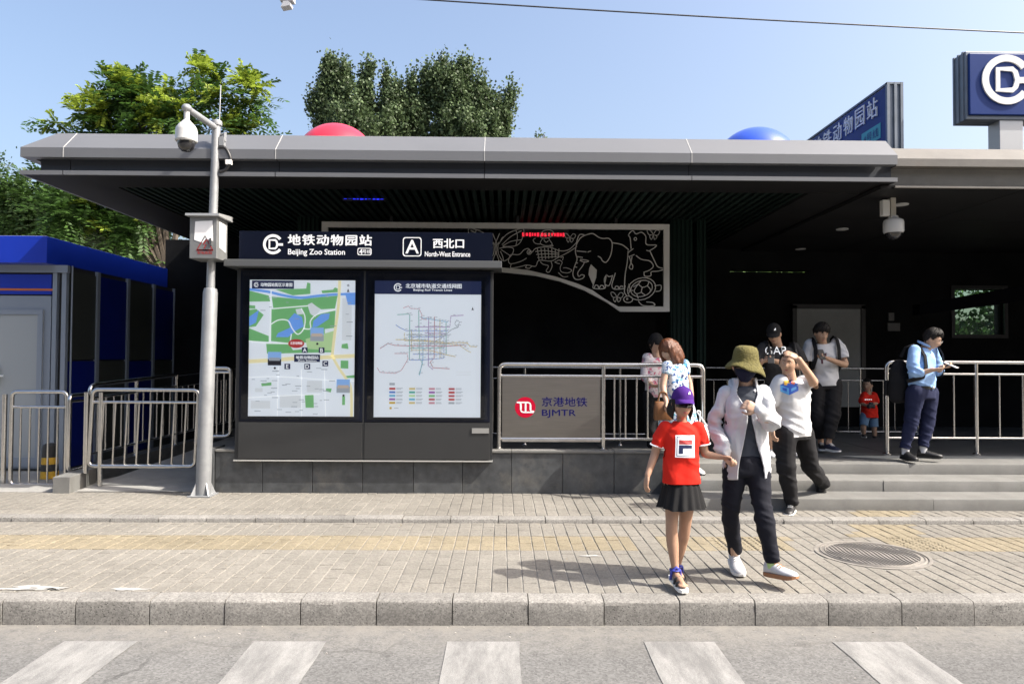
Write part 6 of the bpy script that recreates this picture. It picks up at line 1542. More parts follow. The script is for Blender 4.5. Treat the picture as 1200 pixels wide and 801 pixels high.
# pleated skirt
hc = (hiL+hiR)/2; g = MB(); n=120; vs=[]; rw=6
for i in range(rw):
    t=i/(rw-1)
    for j in range(n):
        a = 2*math.pi*j/n; r = .110+.052*t; r += (.008*t+.002)*math.sin(15*a+2*t)+.006*t*math.sin(3*a+1)
        vs.append(hc+V3(r*math.cos(a),r*(.72+.16*t)*math.sin(a),.015-.20*t+.006*t*math.sin(4*a)))
g.add(vs,[(i*n+j,i*n+(j+1)%n,(i+1)*n+(j+1)%n,(i+1)*n+j) for i in range(rw-1) for j in range(n)]+[tuple(range(n))]); build('pleated_skirt', g, cloth('black_pleat',(.013,.013,.014)), A.root, smooth=60, recalc=False)
hair_shell(H, body, M_HAIR, lambda a: .45-1.0*sst(.7,1.6,abs(a)), .012, seed=8)
g = MB()
for sg in (-1,1):
    for k in range(6): limb(g,[H.at(sg*(.066+.002*k),.02-.018*k,.02),H.at(sg*(.078+.003*k),.015-.018*k,-.05),H.at(sg*(.070+.003*k),.0-.018*k,-.125+.006*k)],[.009,.010,.004],8,3)
build('side_hair', g, M_HAIR, body, smooth=60)
M_PUR = cloth('purple_cap',(.055,.014,.16),.2)
cp = cap_hat(H, A.root, M_PUR, logo_m=M_WT)
g = MB(); H.grid(g,list(np.linspace(-1.0,1.0,21)),list(np.linspace(-.17,.16,7)),lambda a,e:.011-(.008 if abs(a)<.09 else 0),.003); build('sunglasses', g, mat('brown_lens',(.02,.010,.008),.1,coat=.4), body, smooth=60)
M_SAND = mat('sandal_black',(.015,.015,.016),.5); M_SANDB = mat('sandal_blue',(.04,.05,.32),.5)
for an,dv in ((anL,V3(.12,-1,-.12)),(anR,V3(.05,-1,-.35))):
    dv = dv.normalized(); s_ = dv.cross(V3(0,0,1)).normalized(); u = s_.cross(dv)
    g = MB(); ol=[(-.06,.022),(-.03,.03),(.05,.031),(.12,.040),(.17,.036),(.19,.018)]; o2=[(t,w) for t,w in ol]+[(t,-w) for t,w in ol[::-1]]; b0=an-u*.078
    g.add([b0+dv*t+s_*w for t,w in o2]+[b0+dv*t+s_*w-u*.022 for t,w in o2],[tuple(range(12)),tuple(range(23,11,-1))]+[(i,(i+1)%12,12+(i+1)%12,12+i) for i in range(12)])
    sd = build('sandal_sole', g, M_WSOLE if 'white_sole' in MATS else M_WT, A.root)
    for t,hh,m_ in ((.13,.032,M_SAND),(.09,.045,M_SAND),(.02,.085,M_SANDB)):
        g = MB(); g.tube([b0+dv*t+s_*.036,b0+dv*t+s_*.03+u*hh*.7,b0+dv*t+u*hh,b0+dv*t-s_*.03+u*hh*.7,b0+dv*t-s_*.036],.009,8); build('strap', g, m_, sd, smooth=60)
    g = MB(); g.tube([an+V3(.034*math.cos(a),.036*math.sin(a),-.018) for a in np.linspace(0,2*math.pi,19)],.006,8); build('ankle_strap', g, M_SANDB, sd, smooth=60)

# ---- man shading his eyes
d0 = 7.25
C = Person('person in white tee with blue cube print, hand raised to the brow', (W(928,603,d0).x, d0, Z_UP), skin('warm',(.40,.25,.17)), vc=.012)
H = Head(W(923.5,426,d0-.05), yaw=-32, pitch=2, roll=-3, sc=1.0)
shL, shR = W(912,446,d0-.06), W(945,448,d0+.10); elL, elR = W(902,478,d0-.02), W(953,447,d0-.12); wrL, wrR = W(905,500,d0-.12), W(936,421,d0-.22)
hiL, hiR = W(920,507,d0-.02), W(940,507,d0+.08); knL, knR = W(921,548,d0-.05), W(951,547,d0+.14); anL, anR = W(928,590,d0+.02), W(965,569,d0+.40)
nk = W(925,436,d0+.0)
H.mesh(C.b); limb(C.b,[W(923,430,d0),W(926,446,d0+.03)],[.06,.066]); C.torso(C.b,hiL,hiR,shL,shR,nk,[(-.05,.14,.1),(.3,.13,.1),(.8,.15,.1),(1,.11,.07)])
limb(C.b,[shL,shL.lerp(elL,.6),elL,wrL],[.03,.045,.043,.030]); limb(C.b,[shR,shR.lerp(elR,.6),elR,wrR],[.03,.048,.046,.031]); hand(C.b,wrL,(.0,-.2,-1),(1,0,0),1,thumb=-1,curl=.4); hand(C.b,wrR,W(921,412,d0-.19)-wrR,(-.1,.6,-.6),1.0,thumb=-1,curl=.25)
limb(C.b,[hiL,knL,anL],[.085,.055,.036]); limb(C.b,[hiR,knR,anR],[.085,.055,.036])
body = C.finish(); face(H, body); hair_shell(H, body, M_HAIR, lambda a: .62-.75*sst(.9,1.5,abs(a))-.45*sst(1.7,2.4,abs(a)), .012, seed=4, rag=.05)
g = MB(); C.torso(g,hiL,hiR,shL,shR,nk,scale_r(TR_A,1.12,1.2)); limb(g,[shL+V3(.03,.02,0),shL.lerp(elL,.5),shL.lerp(elL,.75)],[.074,.074,.074]); limb(g,[shR-V3(.03,.02,0),shR.lerp(elR,.4),shR.lerp(elR,.62)],[.074,.072,.066])
M_WTEE = cloth('white_cotton',(.52,.53,.55),.3); to, surf = C.garment('tee_shirt', g, M_WTEE, folds(.011,6,13,31,[(shR,.2),((hiL+hiR)/2,.2)]), cut=[C.hem(-.05)])
up = (shL+shR)/2-(hiL+hiR)/2; P_B = mat('print_blue',(.02,.10,.50),.6); P_LB = mat('print_sky',(.10,.36,.72),.6); P_Y = mat('print_yellow',(.7,.42,.05),.6); P_R = mat('print_rust',(.5,.10,.04),.6)
cub = [quadshape([(-.085,-.02),(-.005,-.055),(-.005,.012),(-.085,.045)],1,0),quadshape([(-.005,-.055),(.085,-.012),(.085,.055),(-.005,.012)],0,0),quadshape([(-.085,.045),(-.005,.012),(.085,.055),(.005,.085)],0,.0006),
  quadshape([(-.05,.045),(-.02,.04),(-.015,.085),(-.045,.09)],2,.0015),quadshape([(.0,.045),(.035,.055),(.03,.095),(.0,.09)],0,.002),quadshape([(.01,.06),(.045,.045),(.06,.07),(.03,.085)],3,.0025),quadshape([(-.065,-.005),(-.025,-.02),(-.025,.01),(-.065,.022)],0,.0015),quadshape([(.015,-.02),(.065,.005),(.065,.03),(.015,.008)],1,.0015),quadshape([(-.02,.06),(.005,.06),(.0,.09),(-.02,.088)],2,.003)]
decal('cube_print', to, C.off, surf, W(925,456,d0-.1), (-.35,-1,0), up, cub, [P_B,P_LB,P_Y,P_R])
M_BLK = cloth('black_twill',(.014,.014,.016),.35)
g = MB(); C.torso(g,hiL,hiR,shL,shR,nk,[(-.12,.172,.13),(0,.172,.13),(.12,.165,.12)]); limb(g,[hiL,knL,anL+V3(0,0,.02)],[.115,.088,.066]); limb(g,[hiR,knR,anR+V3(0,0,.02)],[.115,.088,.062])
C.garment('trousers', g, M_BLK, folds(.008,6,20,33,[(knL,.16),(knR,.16),(anL,.15),(anR,.15)]), cut=[cuff(knL,anL,1.02,.12),cuff(knR,anR,1.02,.12)])
M_BSHOE = mat('black_leather_shoe',(.016,.016,.018),.45,var=.2,vscale=20); M_BSOLE = mat('black_sole',(.012,.012,.012),.7)
shoe(C.root, anL, V3(-.55,-.85,0), (0,0,1), .27, M_BSHOE, M_WSOLE); shoe(C.root, anR, V3(.12,-.35,-1), (.15,-1,.25), .265, M_BSHOE, M_BSOLE)

# ---- man in dark printed tee and cap
d0 = 8.95
Dm = Person('person in black cap and charcoal lettered tee looking down at a phone', (W(907,531,d0).x, d0, Z_PLAT), skin('warm',(.40,.25,.17)), vc=.012)
H = Head(W(907,391.5,d0-.08), yaw=-28, pitch=22, roll=0, sc=1.0)
shL, shR = W(892,407,d0-.03), W(934,408,d0+.06); elL, elR = W(886,430,d0-.06), W(941,430,d0-.02); wrL, wrR = W(893,423,d0-.32), W(909,423,d0-.32)
hiL, hiR = W(901,468,d0), W(927,468,d0+.03); knL, knR = W(899,500,d0-.04), W(927,500,d0+.05); anL, anR = W(902,526,d0+.0), W(928,524,d0+.1); nk = W(911,401,d0+.0)
H.mesh(Dm.b); limb(Dm.b,[W(909,396,d0-.03),W(912,410,d0+.02)],[.058,.064]); Dm.torso(Dm.b,hiL,hiR,shL,shR,nk,[(-.05,.14,.1),(.8,.15,.1),(1,.11,.07)])
limb(Dm.b,[shL,shL.lerp(elL,.6),elL,wrL],[.03,.045,.044,.030]); limb(Dm.b,[shR,shR.lerp(elR,.6),elR,wrR],[.03,.045,.046,.031]); hand(Dm.b,wrL,(.8,-.3,.12),(0,.4,.8),1,thumb=-1,curl=.6); hand(Dm.b,wrR,(-.8,-.3,.12),(0,.4,.8),1,thumb=1,curl=.6)
limb(Dm.b,[hiL,knL,knL.lerp(anL,.4)+V3(0,.015,0),anL],[.085,.054,.055,.034]); limb(Dm.b,[hiR,knR,knR.lerp(anR,.4)+V3(0,.015,0),anR],[.085,.054,.055,.034])
body = Dm.finish(); face(H, body); hair_shell(H, body, M_HAIR, lambda a: .4-.5*sst(.9,1.5,abs(a))-.3*sst(1.7,2.4,abs(a)), .006, seed=6)
cap_hat(H, Dm.root, cloth('black_cap',(.013,.013,.014)), logo_m=M_WT)
g = MB(); Dm.torso(g,hiL,hiR,shL,shR,nk,scale_r(TR_A,1.12,1.15)); limb(g,[shL+V3(.03,0,0),shL.lerp(elL,.55),shL.lerp(elL,.85)],[.074,.074,.074]); limb(g,[shR-V3(.03,0,0),shR.lerp(elR,.55),shR.lerp(elR,.9)],[.074,.075,.076])
to, surf = Dm.garment('tee_shirt', g, cloth('charcoal_tee',(.034,.034,.036)), folds(.007,6,14,41), cut=[Dm.hem(-.05),cuff(shL,elL,.8,.12),cuff(shR,elR,.8,.12)]); up = (shL+shR)/2-(hiL+hiR)/2
decal('chest_letters', to, Dm.off, surf, W(909,410.5,d0-.1), (-.2,-1,0), up, [textshape('GAP',0,0,.26,.10,0,0)], [M_WT])
g = MB(); Dm.torso(g,hiL,hiR,shL,shR,nk,[(-.12,.175,.13),(.1,.165,.12)]); limb(g,[hiL,knL,knL.lerp(anL,.1)],[.112,.092,.09]); limb(g,[hiR,knR,knR.lerp(anR,.1)],[.112,.092,.09]); Dm.garment('shorts', g, cloth('dark_shorts',(.03,.03,.032)), folds(.006,6,14,43), cut=[cuff(knL,anL,.02,.16),cuff(knR,anR,.02,.16)])
for an in (anL,anR): shoe(Dm.root, an, V3(-.2,-1,0), (0,0,1), .27, M_WSHOE, M_WSOLE)
for sh,sx_ in ((shL,1),(shR,-1)):
    g = MB(); q = sh+V3(sx_*.06,0,0); g.tube([q+V3(0,.12,-.05),q+V3(0,.06,.065),q+V3(0,-.04,.07),q+V3(sx_*.004,-.13,-.05),q+V3(-sx_*.02,-.155,-.2)],.016,8)
    build('bag_strap', g, M_BLACK, Dm.root, smooth=60)
ph_ = (wrL+wrR)/2+V3(0,-.07,.03)
def phone(label, c, yaw, tilt, m_=None):
    M3 = Matrix.Rotation(math.radians(yaw),3,'Z') @ Matrix.Rotation(math.radians(tilt),3,'X'); g = MB(); g.box((-.037,-.005,-.075),(.037,.005,.075),ch=.003)
    g.v = [tuple(Vector(c)+M3@Vector(v)) for v in g.v]; root = empty('phone', c, label, 'phone'); build('case', g, m_ or M_BLACK, root)
    g = MB(); g.box((-.033,.0052,-.068),(.033,.0062,.068)); g.v = [tuple(Vector(c)+M3@Vector(v)) for v in g.v]; build('screen', g, mat('phone_screen',(.01,.011,.013),.08,coat=.5), root); return root
phone('dark phone held in both hands by the person in the black cap', ph_, -20, -40)

# ---- man in white tee with backpack straps
d0 = 9.2
E = Person('person in white tee with black backpack straps before the pale door panel', (W(967,530,d0).x, d0, Z_PLAT), skin('warm',(.40,.25,.17)), vc=.012)
H = Head(W(962.5,390.5,d0-.10), yaw=4, pitch=24, roll=0, sc=1.0)
shL, shR = W(946,404,d0+.02), W(983,402,d0+.02); elL, elR = W(944,430,d0+.02), W(990,427,d0-.06); wrL, wrR = W(950,443,d0-.16), W(970,420,d0-.28)
hiL, hiR = W(958,450,d0), W(977,450,d0); knL, knR = W(957,486,d0-.04), W(976,486,d0-.12); anL, anR = W(962,518,d0+.06), W(971,519,d0-.14); nk = W(964,399,d0)
H.mesh(E.b); limb(E.b,[W(963,394,d0-.05),W(964,407,d0+.02)],[.054,.06]); E.torso(E.b,hiL,hiR,shL,shR,nk,[(-.05,.13,.09),(.8,.14,.09),(1,.1,.06)])
limb(E.b,[shL,shL.lerp(elL,.6),elL,wrL],[.03,.042,.039,.027]); limb(E.b,[shR,shR.lerp(elR,.6),elR,wrR],[.03,.042,.041,.028]); hand(E.b,wrL,(.2,-.3,-.8),(1,0,0),1,thumb=-1,curl=.4); hand(E.b,wrR,(-.8,-.2,.12),(0,.3,.8),1,thumb=1,curl=.7)
limb(E.b,[hiL,knL,anL],[.08,.052,.034]); limb(E.b,[hiR,knR,anR],[.08,.052,.034])
body = E.finish(); face(H, body); hair_shell(H, body, M_HAIR, lambda a: .42-.45*sst(.8,1.4,abs(a))-.5*sst(1.7,2.4,abs(a)), .022, seed=7, rag=.12, lift=.012, strand=.006)
g = MB(); E.torso(g,hiL,hiR,shL,shR,nk,scale_r(TR_A,1.0,1.05)); limb(g,[shL+V3(.03,0,0),shL.lerp(elL,.5),shL.lerp(elL,.78)],[.072,.07,.068]); limb(g,[shR-V3(.03,0,0),shR.lerp(elR,.5),shR.lerp(elR,.78)],[.072,.07,.068])
to, surf = E.garment('tee_shirt', g, M_WTEE, folds(.011,6,14,51), cut=[E.hem(-.04),cuff(shL,elL,.72,.11),cuff(shR,elR,.72,.11)]); up = (shL+shR)/2-(hiL+hiR)/2; M_DP = mat('print_maroon',(.09,.03,.045),.6)
decal('crest_print', to, E.off, surf, W(963,415,d0-.1), (0,-1,0), up, [polyshape([(-.05,-.04),(.05,-.04),(.055,.02),(.03,.01),(.03,.055),(.01,.03),(0,.07),(-.01,.03),(-.03,.055),(-.03,.01),(-.055,.02)],0,0),polyshape([(-.012,-.12),(.012,-.12),(.012,-.05),(-.012,-.05)],0,0)], [M_DP])
g = MB(); E.torso(g,hiL,hiR,shL,shR,nk,[(-.12,.158,.115),(.12,.15,.108)]); limb(g,[hiL,knL,anL+V3(0,0,.07)],[.105,.085,.062]); limb(g,[hiR,knR,anR+V3(0,0,.07)],[.105,.085,.062]); E.garment('trousers', g, M_BLK, folds(.008,6,20,53,[(knL,.16),(knR,.16),(anL,.15),(anR,.15)]), cut=[cuff(knL,anL,.84,.12),cuff(knR,anR,.84,.12)])
shoe(E.root, anL, V3(-.25,-1,0), (0,0,1), .265, M_BSHOE, M_WSOLE); shoe(E.root, anR, V3(.25,-1,0), (0,0,1), .265, mat('navy_canvas',(.02,.025,.05),.8), M_WSOLE)
phone('dark phone in the raised hand of the person with backpack straps', wrR+V3(-.09,-.03,.05), 0, -35)
def backpack(label, c, fwd, w, h, dpt, straps):
    """soft bag on the back: c centre of the bag, fwd the direction the wearer faces"""
    root = empty('backpack', c, label, 'backpack'); f = Vector(fwd).normalized(); r = Vector((-f.y,f.x,0)); u = V3(0,0,1); g = MB()
    loft(g,[(Vector(c)+u*t*h-f*0, r, f, w*k/2, dpt*k2/2) for t,k,k2 in ((-.5,.75,.6),(-.42,.95,.95),(-.1,1,1.08),(.25,.95,.9),(.44,.75,.6),(.5,.5,.35))],20,3.2)
    b_ = make('bag', remesh(g,.014,4), cloth('black_nylon',(.012,.012,.014),.3), root, tuple(c), folds(.006,8,10,61))[0]
    g = MB(); loft(g,[(Vector(c)-u*h*.16-f*(dpt*.5+.02)+u*t*h*.36, r, f, w*.36*k, .03*k) for t,k in ((-.5,.8),(-.4,1),(.4,1),(.5,.8))],14,3.5); build('front_pocket', g, MATS['cloth_black_nylon'], root, smooth=50)
    for s_ in straps:
        g = MB(); P_=[Vector(p) for p in s_]; lw = r; pts=P_; vs=[]
        for i,p in enumerate(pts):
            t = (pts[min(i+1,len(pts)-1)]-pts[max(i-1,0)]).normalized(); o_ = (p-Vector(c)); nrm = (o_-t*o_.dot(t)).normalized(); sd = t.cross(nrm).normalized()
            for aa,bb in ((-.024,-.004),(.024,-.004),(.024,.006),(-.024,.006)): vs.append(p+sd*aa+nrm*bb)
        n=len(pts); g.add(vs,[(i*4+j,i*4+(j+1)%4,(i+1)*4+(j+1)%4,(i+1)*4+j) for i in range(n-1) for j in range(4)]+[(3,2,1,0),tuple(range(4*n-4,4*n))]); build('shoulder_strap', g, MATS['cloth_black_nylon'], root, smooth=50)
    return root
def strap_path(sh, inward, top=.085, front=-.115, low=-.34, f=V3(0,-1,0), side=V3(1,0,0)):
    q = sh+side*inward; return [q-f*.13+V3(0,0,-.06), q-f*.085+V3(0,0,.05), q+V3(0,0,top), q+f*.07+V3(0,0,.045), q+f*.118+V3(0,0,-.05), q+f*.128+V3(0,0,-.17), q+f*.10-side*inward*.5+V3(0,0,-.29), q-f*.05-side*inward*1.6+V3(0,0,low)]
backpack('black backpack worn by the person in white tee near the door panel', (shL+shR)/2+V3(0,.22,-.2), (0,-1,0), .30, .44, .18, [strap_path(shL,.055),strap_path(shR,-.055)])

# ---- man in light blue shirt
d0 = 8.38
Fm = Person('person in light blue shirt and navy trousers standing on the top step with a phone', (W(1074,539,d0).x, d0, Z_PLAT), skin('light',(.46,.30,.215)), vc=.011)
yw = 48; fw_ = V3(math.sin(math.radians(yw)),-math.cos(math.radians(yw)),0); sd_ = V3(math.cos(math.radians(yw)),math.sin(math.radians(yw)),0)
H = Head(W(1092.5,397.5,d0-.05), yaw=52, pitch=26, roll=4, sc=.97)
shL, shR = W(1069,412,d0-.10), W(1093,410,d0+.13); elL, elR = W(1072,437,d0-.16), W(1099,434,d0+.10); wrL, wrR = W(1093,433,d0-.26), W(1103,430,d0-.10)
hiL, hiR = W(1073,460,d0-.05), W(1088,460,d0+.06); knL, knR = W(1068,492,d0-.03), W(1087,493,d0+.05); anL, anR = W(1061,529,d0-.02), W(1082,527,d0+.02); nk = W(1082,404,d0+.0)
H.mesh(Fm.b); limb(Fm.b,[W(1090,400,d0-.02),W(1082,412,d0+.02)],[.054,.06]); Fm.torso(Fm.b,hiL,hiR,shL,shR,nk,[(-.05,.13,.09),(.8,.14,.09),(1,.1,.06)])
limb(Fm.b,[shL,elL,wrL],[.028,.034,.027]); limb(Fm.b,[shR,elR,wrR],[.028,.034,.027]); hand(Fm.b,wrL,(.85,-.3,.05),(0,.3,.8),.95,thumb=-1,curl=.55); hand(Fm.b,wrR,(.5,-.75,.05),(-.2,.2,.8),.95,thumb=1,curl=.6)
limb(Fm.b,[hiL,knL,anL],[.08,.052,.034]); limb(Fm.b,[hiR,knR,anR],[.08,.052,.034])
body = Fm.finish(); face(H, body); hair_shell(H, body, M_HAIR, lambda a: .48-.5*sst(.9,1.5,abs(a))-.4*sst(1.7,2.4,abs(a)), .020, seed=9, rag=.10, lift=.010, strand=.006)
M_SHIRT = cloth('light_blue_shirt',(.28,.45,.74),.25)
g = MB(); Fm.torso(g,hiL,hiR,shL,shR,nk,[(.10,.148,.112),(.25,.158,.118),(.5,.158,.115),(.8,.165,.112),(.95,.155,.09),(1.1,.10,.07),(1.5,.068,.062)])
limb(g,[shL+(nk-shL)*.2,shL.lerp(elL,.5),elL,elL.lerp(wrL,.25)],[.066,.064,.058,.052]); limb(g,[shR+(nk-shR)*.2,shR.lerp(elR,.5),elR,elR.lerp(wrR,.25)],[.066,.064,.058,.052])
to, surf = Fm.garment('shirt', g, M_SHIRT, folds(.010,7,18,71,[(elL,.12),(elR,.12),((hiL+hiR)/2+V3(0,0,.1),.15)]))
g = MB(); g.tube([nk+sd_*.066*math.cos(a)+fw_*(.062*math.sin(a)+.01)+V3(0,0,.012-.03*math.sin(a)) for a in np.linspace(-math.pi*.95+math.pi/2,math.pi*.95+math.pi/2,20)],.013,8); build('collar', g, M_SHIRT, to, smooth=60)
M_NTR = cloth('navy_trousers',(.016,.020,.052),.3)
g = MB(); Fm.torso(g,hiL,hiR,shL,shR,nk,[(-.14,.158,.125),(0,.160,.125),(.14,.15,.115)]); limb(g,[hiL,knL,anL+V3(0,0,.055)],[.108,.078,.058]); limb(g,[hiR,knR,anR+V3(0,0,.055)],[.108,.078,.058]); Fm.garment('trousers', g, M_NTR, folds(.006,6,22,73,[(knL,.16),(knR,.16),(anL,.15),(anR,.15)]), cut=[cuff(knL,anL,.90,.11),cuff(knR,anR,.90,.11)])
hc = (hiL+hiR)/2; sc_ = (shL+shR)/2; c = hc.lerp(sc_,.13); g = MB(); ax = (hiR-hiL).normalized(); fr_ = ax.cross((sc_-hc).normalized())
pts=[c+ax*.158*math.cos(a)+fr_*.121*math.sin(a) for a in np.linspace(0,2*math.pi,33)]; vs=[p+V3(0,0,-.018) for p in pts]+[p+V3(0,0,.018) for p in pts]; g.add(vs,[(i,i+1,34+i,33+i) for i in range(32)]); bl = build('belt', g, mat('black_belt',(.012,.012,.012),.35), Fm.root, recalc=False); md = bl.modifiers.new('thickness','SOLIDIFY'); md.thickness=.006
bc = c+fr_*-.127 if (fr_.dot(fw_) < 0) else c+fr_*.127
g = MB(); g.sphere(bc,(.022,.022,.017),12,8); build('buckle', g, M_STEEL, Fm.root, smooth=60)
g = MB()
for sg in (-1,1): g.tube([H.at(sg*.030+.022*math.cos(a),.103,.008+.017*math.sin(a)) for a in np.linspace(0,2*math.pi,17)],.0018,5); g.tube([H.at(sg*.052,.100,.012),H.at(sg*.078,.02,.010)],.0018,5)
g.tube([H.at(-.008,.106,.012),H.at(.008,.106,.012)],.0018,5); build('spectacles', g, M_STEEL, body)
for an,dv in ((anL,V3(.1,-1,0)),(anR,V3(.85,-.5,0))):
    shoe(Fm.root, an, dv, (0,0,1), .262, M_BSHOE, M_BSOLE, h=.09); g = MB(); g.tube([an+V3(0,0,-.03),an+V3(0,0,.06)],.040,14); build('sock', g, M_WSHOE, Fm.root)
phone('white phone held by the person in the light blue shirt', wrR+V3(.05,-.10,.025), 40, -65, mat('phone_white',(.7,.7,.7),.3))
backpack('large black backpack on the back of the person in the light blue shirt', (shL+shR)/2-fw_*.23+V3(-.02,0,-.36), fw_, .32, .50, .20, [strap_path(shL,.06,f=fw_,side=sd_),strap_path(shR,-.06,f=fw_,side=sd_)])

# ---- toddler
d0 = 11.0
G = Person('toddler in red tee and pale denim shorts standing in the shade of the hall', (W(1018,512,d0).x, d0, Z_PLAT), skin('warm',(.40,.25,.17)), vc=.010)
H = Head(W(1016.5,451.2,d0), yaw=-45, pitch=6, roll=0, sc=.86)
shL, shR = W(1011.5,462.5,d0), W(1025,463,d0+.05); elL, elR = W(1010,472,d0-.05), W(1027,472,d0-.02); wrL, wrR = W(1016,475,d0-.14), W(1020,474,d0-.12)
hiL, hiR = W(1014,488,d0), W(1023,488,d0+.02); knL, knR = W(1012,499,d0-.05), W(1024,500,d0); anL, anR = W(1012,507,d0-.04), W(1025,509,d0); nk = W(1017,458,d0)
H.mesh(G.b); limb(G.b,[W(1017,455,d0),W(1018,463,d0+.01)],[.036,.042]); G.torso(G.b,hiL,hiR,shL,shR,nk,[(-.05,.09,.07),(1,.08,.05)])
for a_,b_,c_ in ((shL,elL,wrL),(shR,elR,wrR)): limb(G.b,[a_,b_,c_],[.022,.028,.021])
hand(G.b,wrL,(.6,-.5,-.1),(.3,.3,.6),.62,thumb=-1,curl=.7); hand(G.b,wrR,(-.5,-.6,-.1),(-.3,.3,.6),.62,thumb=1,curl=.7)
for a_,b_,c_ in ((hiL,knL,anL),(hiR,knR,anR)): limb(G.b,[a_,b_,c_],[.058,.042,.032])
body = G.finish(); face(H, body); hair_shell(H, body, M_HAIR, lambda a: .6-.6*sst(.9,1.5,abs(a))-.4*sst(1.7,2.4,abs(a)), .010, seed=12)
g = MB(); G.torso(g,hiL,hiR,shL,shR,nk,[(-.12,.135,.105),(.2,.12,.098),(.8,.11,.08),(.95,.10,.066),(1.2,.06,.05)]); limb(g,[shL+V3(.02,0,0),shL.lerp(elL,.75)],[.052,.052]); limb(g,[shR-V3(.02,0,0),shR.lerp(elR,.75)],[.052,.052]); to, surf = G.garment('tee_shirt', g, M_REDT, folds(.005,7,14,81), cut=[G.hem(-.04,.3)])
decal('chest_print', to, G.off, surf, W(1018,468,d0-.1), (-.3,-1,0), (0,0,1), [polyshape([(-.055+.03*i,-.008),(-.055+.03*i+.018,-.008),(-.055+.03*i+.018,.008),(-.055+.03*i,.008)],0,0) for i in range(4)], [M_WT])
g = MB(); limb(g,[hiL+V3(0,0,.02),knL,knL.lerp(anL,.3)],[.070,.062,.06]); limb(g,[hiR+V3(0,0,.02),knR,knR.lerp(anR,.3)],[.070,.062,.06]); G.garment('shorts', g, cloth('pale_denim',(.13,.22,.34)), folds(.004,7,14,83), cut=[cuff(hiL,knL,1.0,.09),cuff(hiR,knR,1.0,.09)])
for an in (anL,anR): shoe(G.root, an, V3(-.2,-1,0), (0,0,1), .16, M_BSHOE, M_WSOLE, h=.10, sc=.72)
tc = (wrL+wrR)/2+V3(0,-.07,.0); ty = empty('toy_car', tc, 'small dark toy held in both hands by the toddler', 'toy'); g = MB(); g.box(tc-V3(.05,.03,.03),tc+V3(.05,.03,.02),ch=.01); g.box(tc-V3(.025,.026,-.02),tc+V3(.03,.026,.05),ch=.008); build('car_body', g, mat('toy_grey',(.05,.05,.055),.4), ty)
for sx_ in (-.03,.03): g = MB(); g.tube([tc+V3(sx_,-.036,-.03),tc+V3(sx_,.036,-.03)],.015,10); build('wheel', g, M_BLACK, ty)

# ---- woman in blue floral dress
d0 = 7.98
Hw = Person('person with auburn hair in a blue floral dress beside the front railing', (W(800,552,d0).x, d0, .432), skin('light',(.46,.30,.215)), vc=.010)
H = Head(W(783.5,411,d0), yaw=-62, pitch=24, roll=-4, sc=.95)
shL, shR = W(781,428,d0-.12), W(800,427,d0+.10); elL, elR = W(777,452,d0-.16), W(808,450,d0+.10); wrL, wrR = W(781,472,d0-.26), W(811,476,d0+.02)
hiL, hiR = W(787,475,d0-.06), W(801,475,d0+.07); knL, knR = W(790,515,d0-.08), W(808,516,d0-.02); anL, anR = W(792,545,d0+.0), W(816,545,d0-.08); nk = W(790,420,d0)
H.mesh(Hw.b); limb(Hw.b,[W(786,415,d0),W(791,429,d0+.0)],[.046,.052]); Hw.torso(Hw.b,hiL,hiR,shL,shR,nk,[(-.05,.12,.09),(.3,.10,.08),(.8,.125,.08),(1,.1,.06)])
limb(Hw.b,[shL,elL,wrL],[.041,.035,.024]); limb(Hw.b,[shR,elR,wrR],[.043,.036,.025]); hand(Hw.b,wrL,(-.2,-.5,-.5),(1,0,0),.9,thumb=-1,curl=.7); hand(Hw.b,wrR,(.0,-.2,-1),(-1,0,0),.9,thumb=1,curl=.6)
limb(Hw.b,[hiL,knL,anL],[.08,.05,.033]); limb(Hw.b,[hiR,knR,knR.lerp(anR,.4)+V3(0,.015,0),anR],[.08,.05,.05,.033]); body = Hw.finish(); face(H, body)
g = MB()
limb(g,[H.at(0,-.01,.05),H.at(0,-.03,.03)],[.098,.098],18,3)
for k in range(22):
    a = math.radians(60+ 240*k/21); x, f = math.sin(a), math.cos(a)
    limb(g,[H.at(.085*x,.10*f-.01,.06),H.at(.10*x,.115*f-.02,-.03),H.at(.105*x+.01*math.sin(k*2.1),.11*f-.03,-.12),H.at(.09*x,.10*f-.02,-.185-.02*math.sin(k*1.7))],[.026,.03,.027,.010],8,3)
hv = remesh(g,.008,2); make('hair', hv, M_HAIRB, body, Hw.off, lambda v: .004*vnoise(np.stack([v[:,0]*90,v[:,1]*90,v[:,2]*14],1),2)+.003*vnoise(np.stack([v[:,0]*160,v[:,1]*160,v[:,2]*20],1),4))
M_FL = floral_mat('blue_floral',(.55,.62,.70),[(.02,.06,.22),(.05,.20,.48),(.60,.66,.72),(.015,.03,.10),(.10,.38,.50),(.62,.68,.74)],26)
g = MB(); Hw.torso(g,hiL,hiR,shL,shR,nk,[(-.62,.245,.21),(-.4,.225,.19),(-.1,.185,.15),(.15,.15,.118),(.4,.135,.105),(.7,.148,.108),(.9,.135,.09),(1.05,.09,.065)]); limb(g,[shL,shL.lerp(elL,.3)],[.058,.056]); limb(g,[shR,shR.lerp(elR,.3)],[.06,.058]); Hw.garment('dress', g, M_FL, folds(.012,9,5,91), cut=[Hw.hem(-.52,.5)])
M_SL = mat('white_sandal',(.7,.7,.68),.5)
for an,dv in ((anL,V3(-.4,-1,0)),(anR,V3(.25,-1,-.1))): shoe(Hw.root, an, dv, (0,0,1), .235, M_SL, M_BSOLE, h=.09, sc=.92)
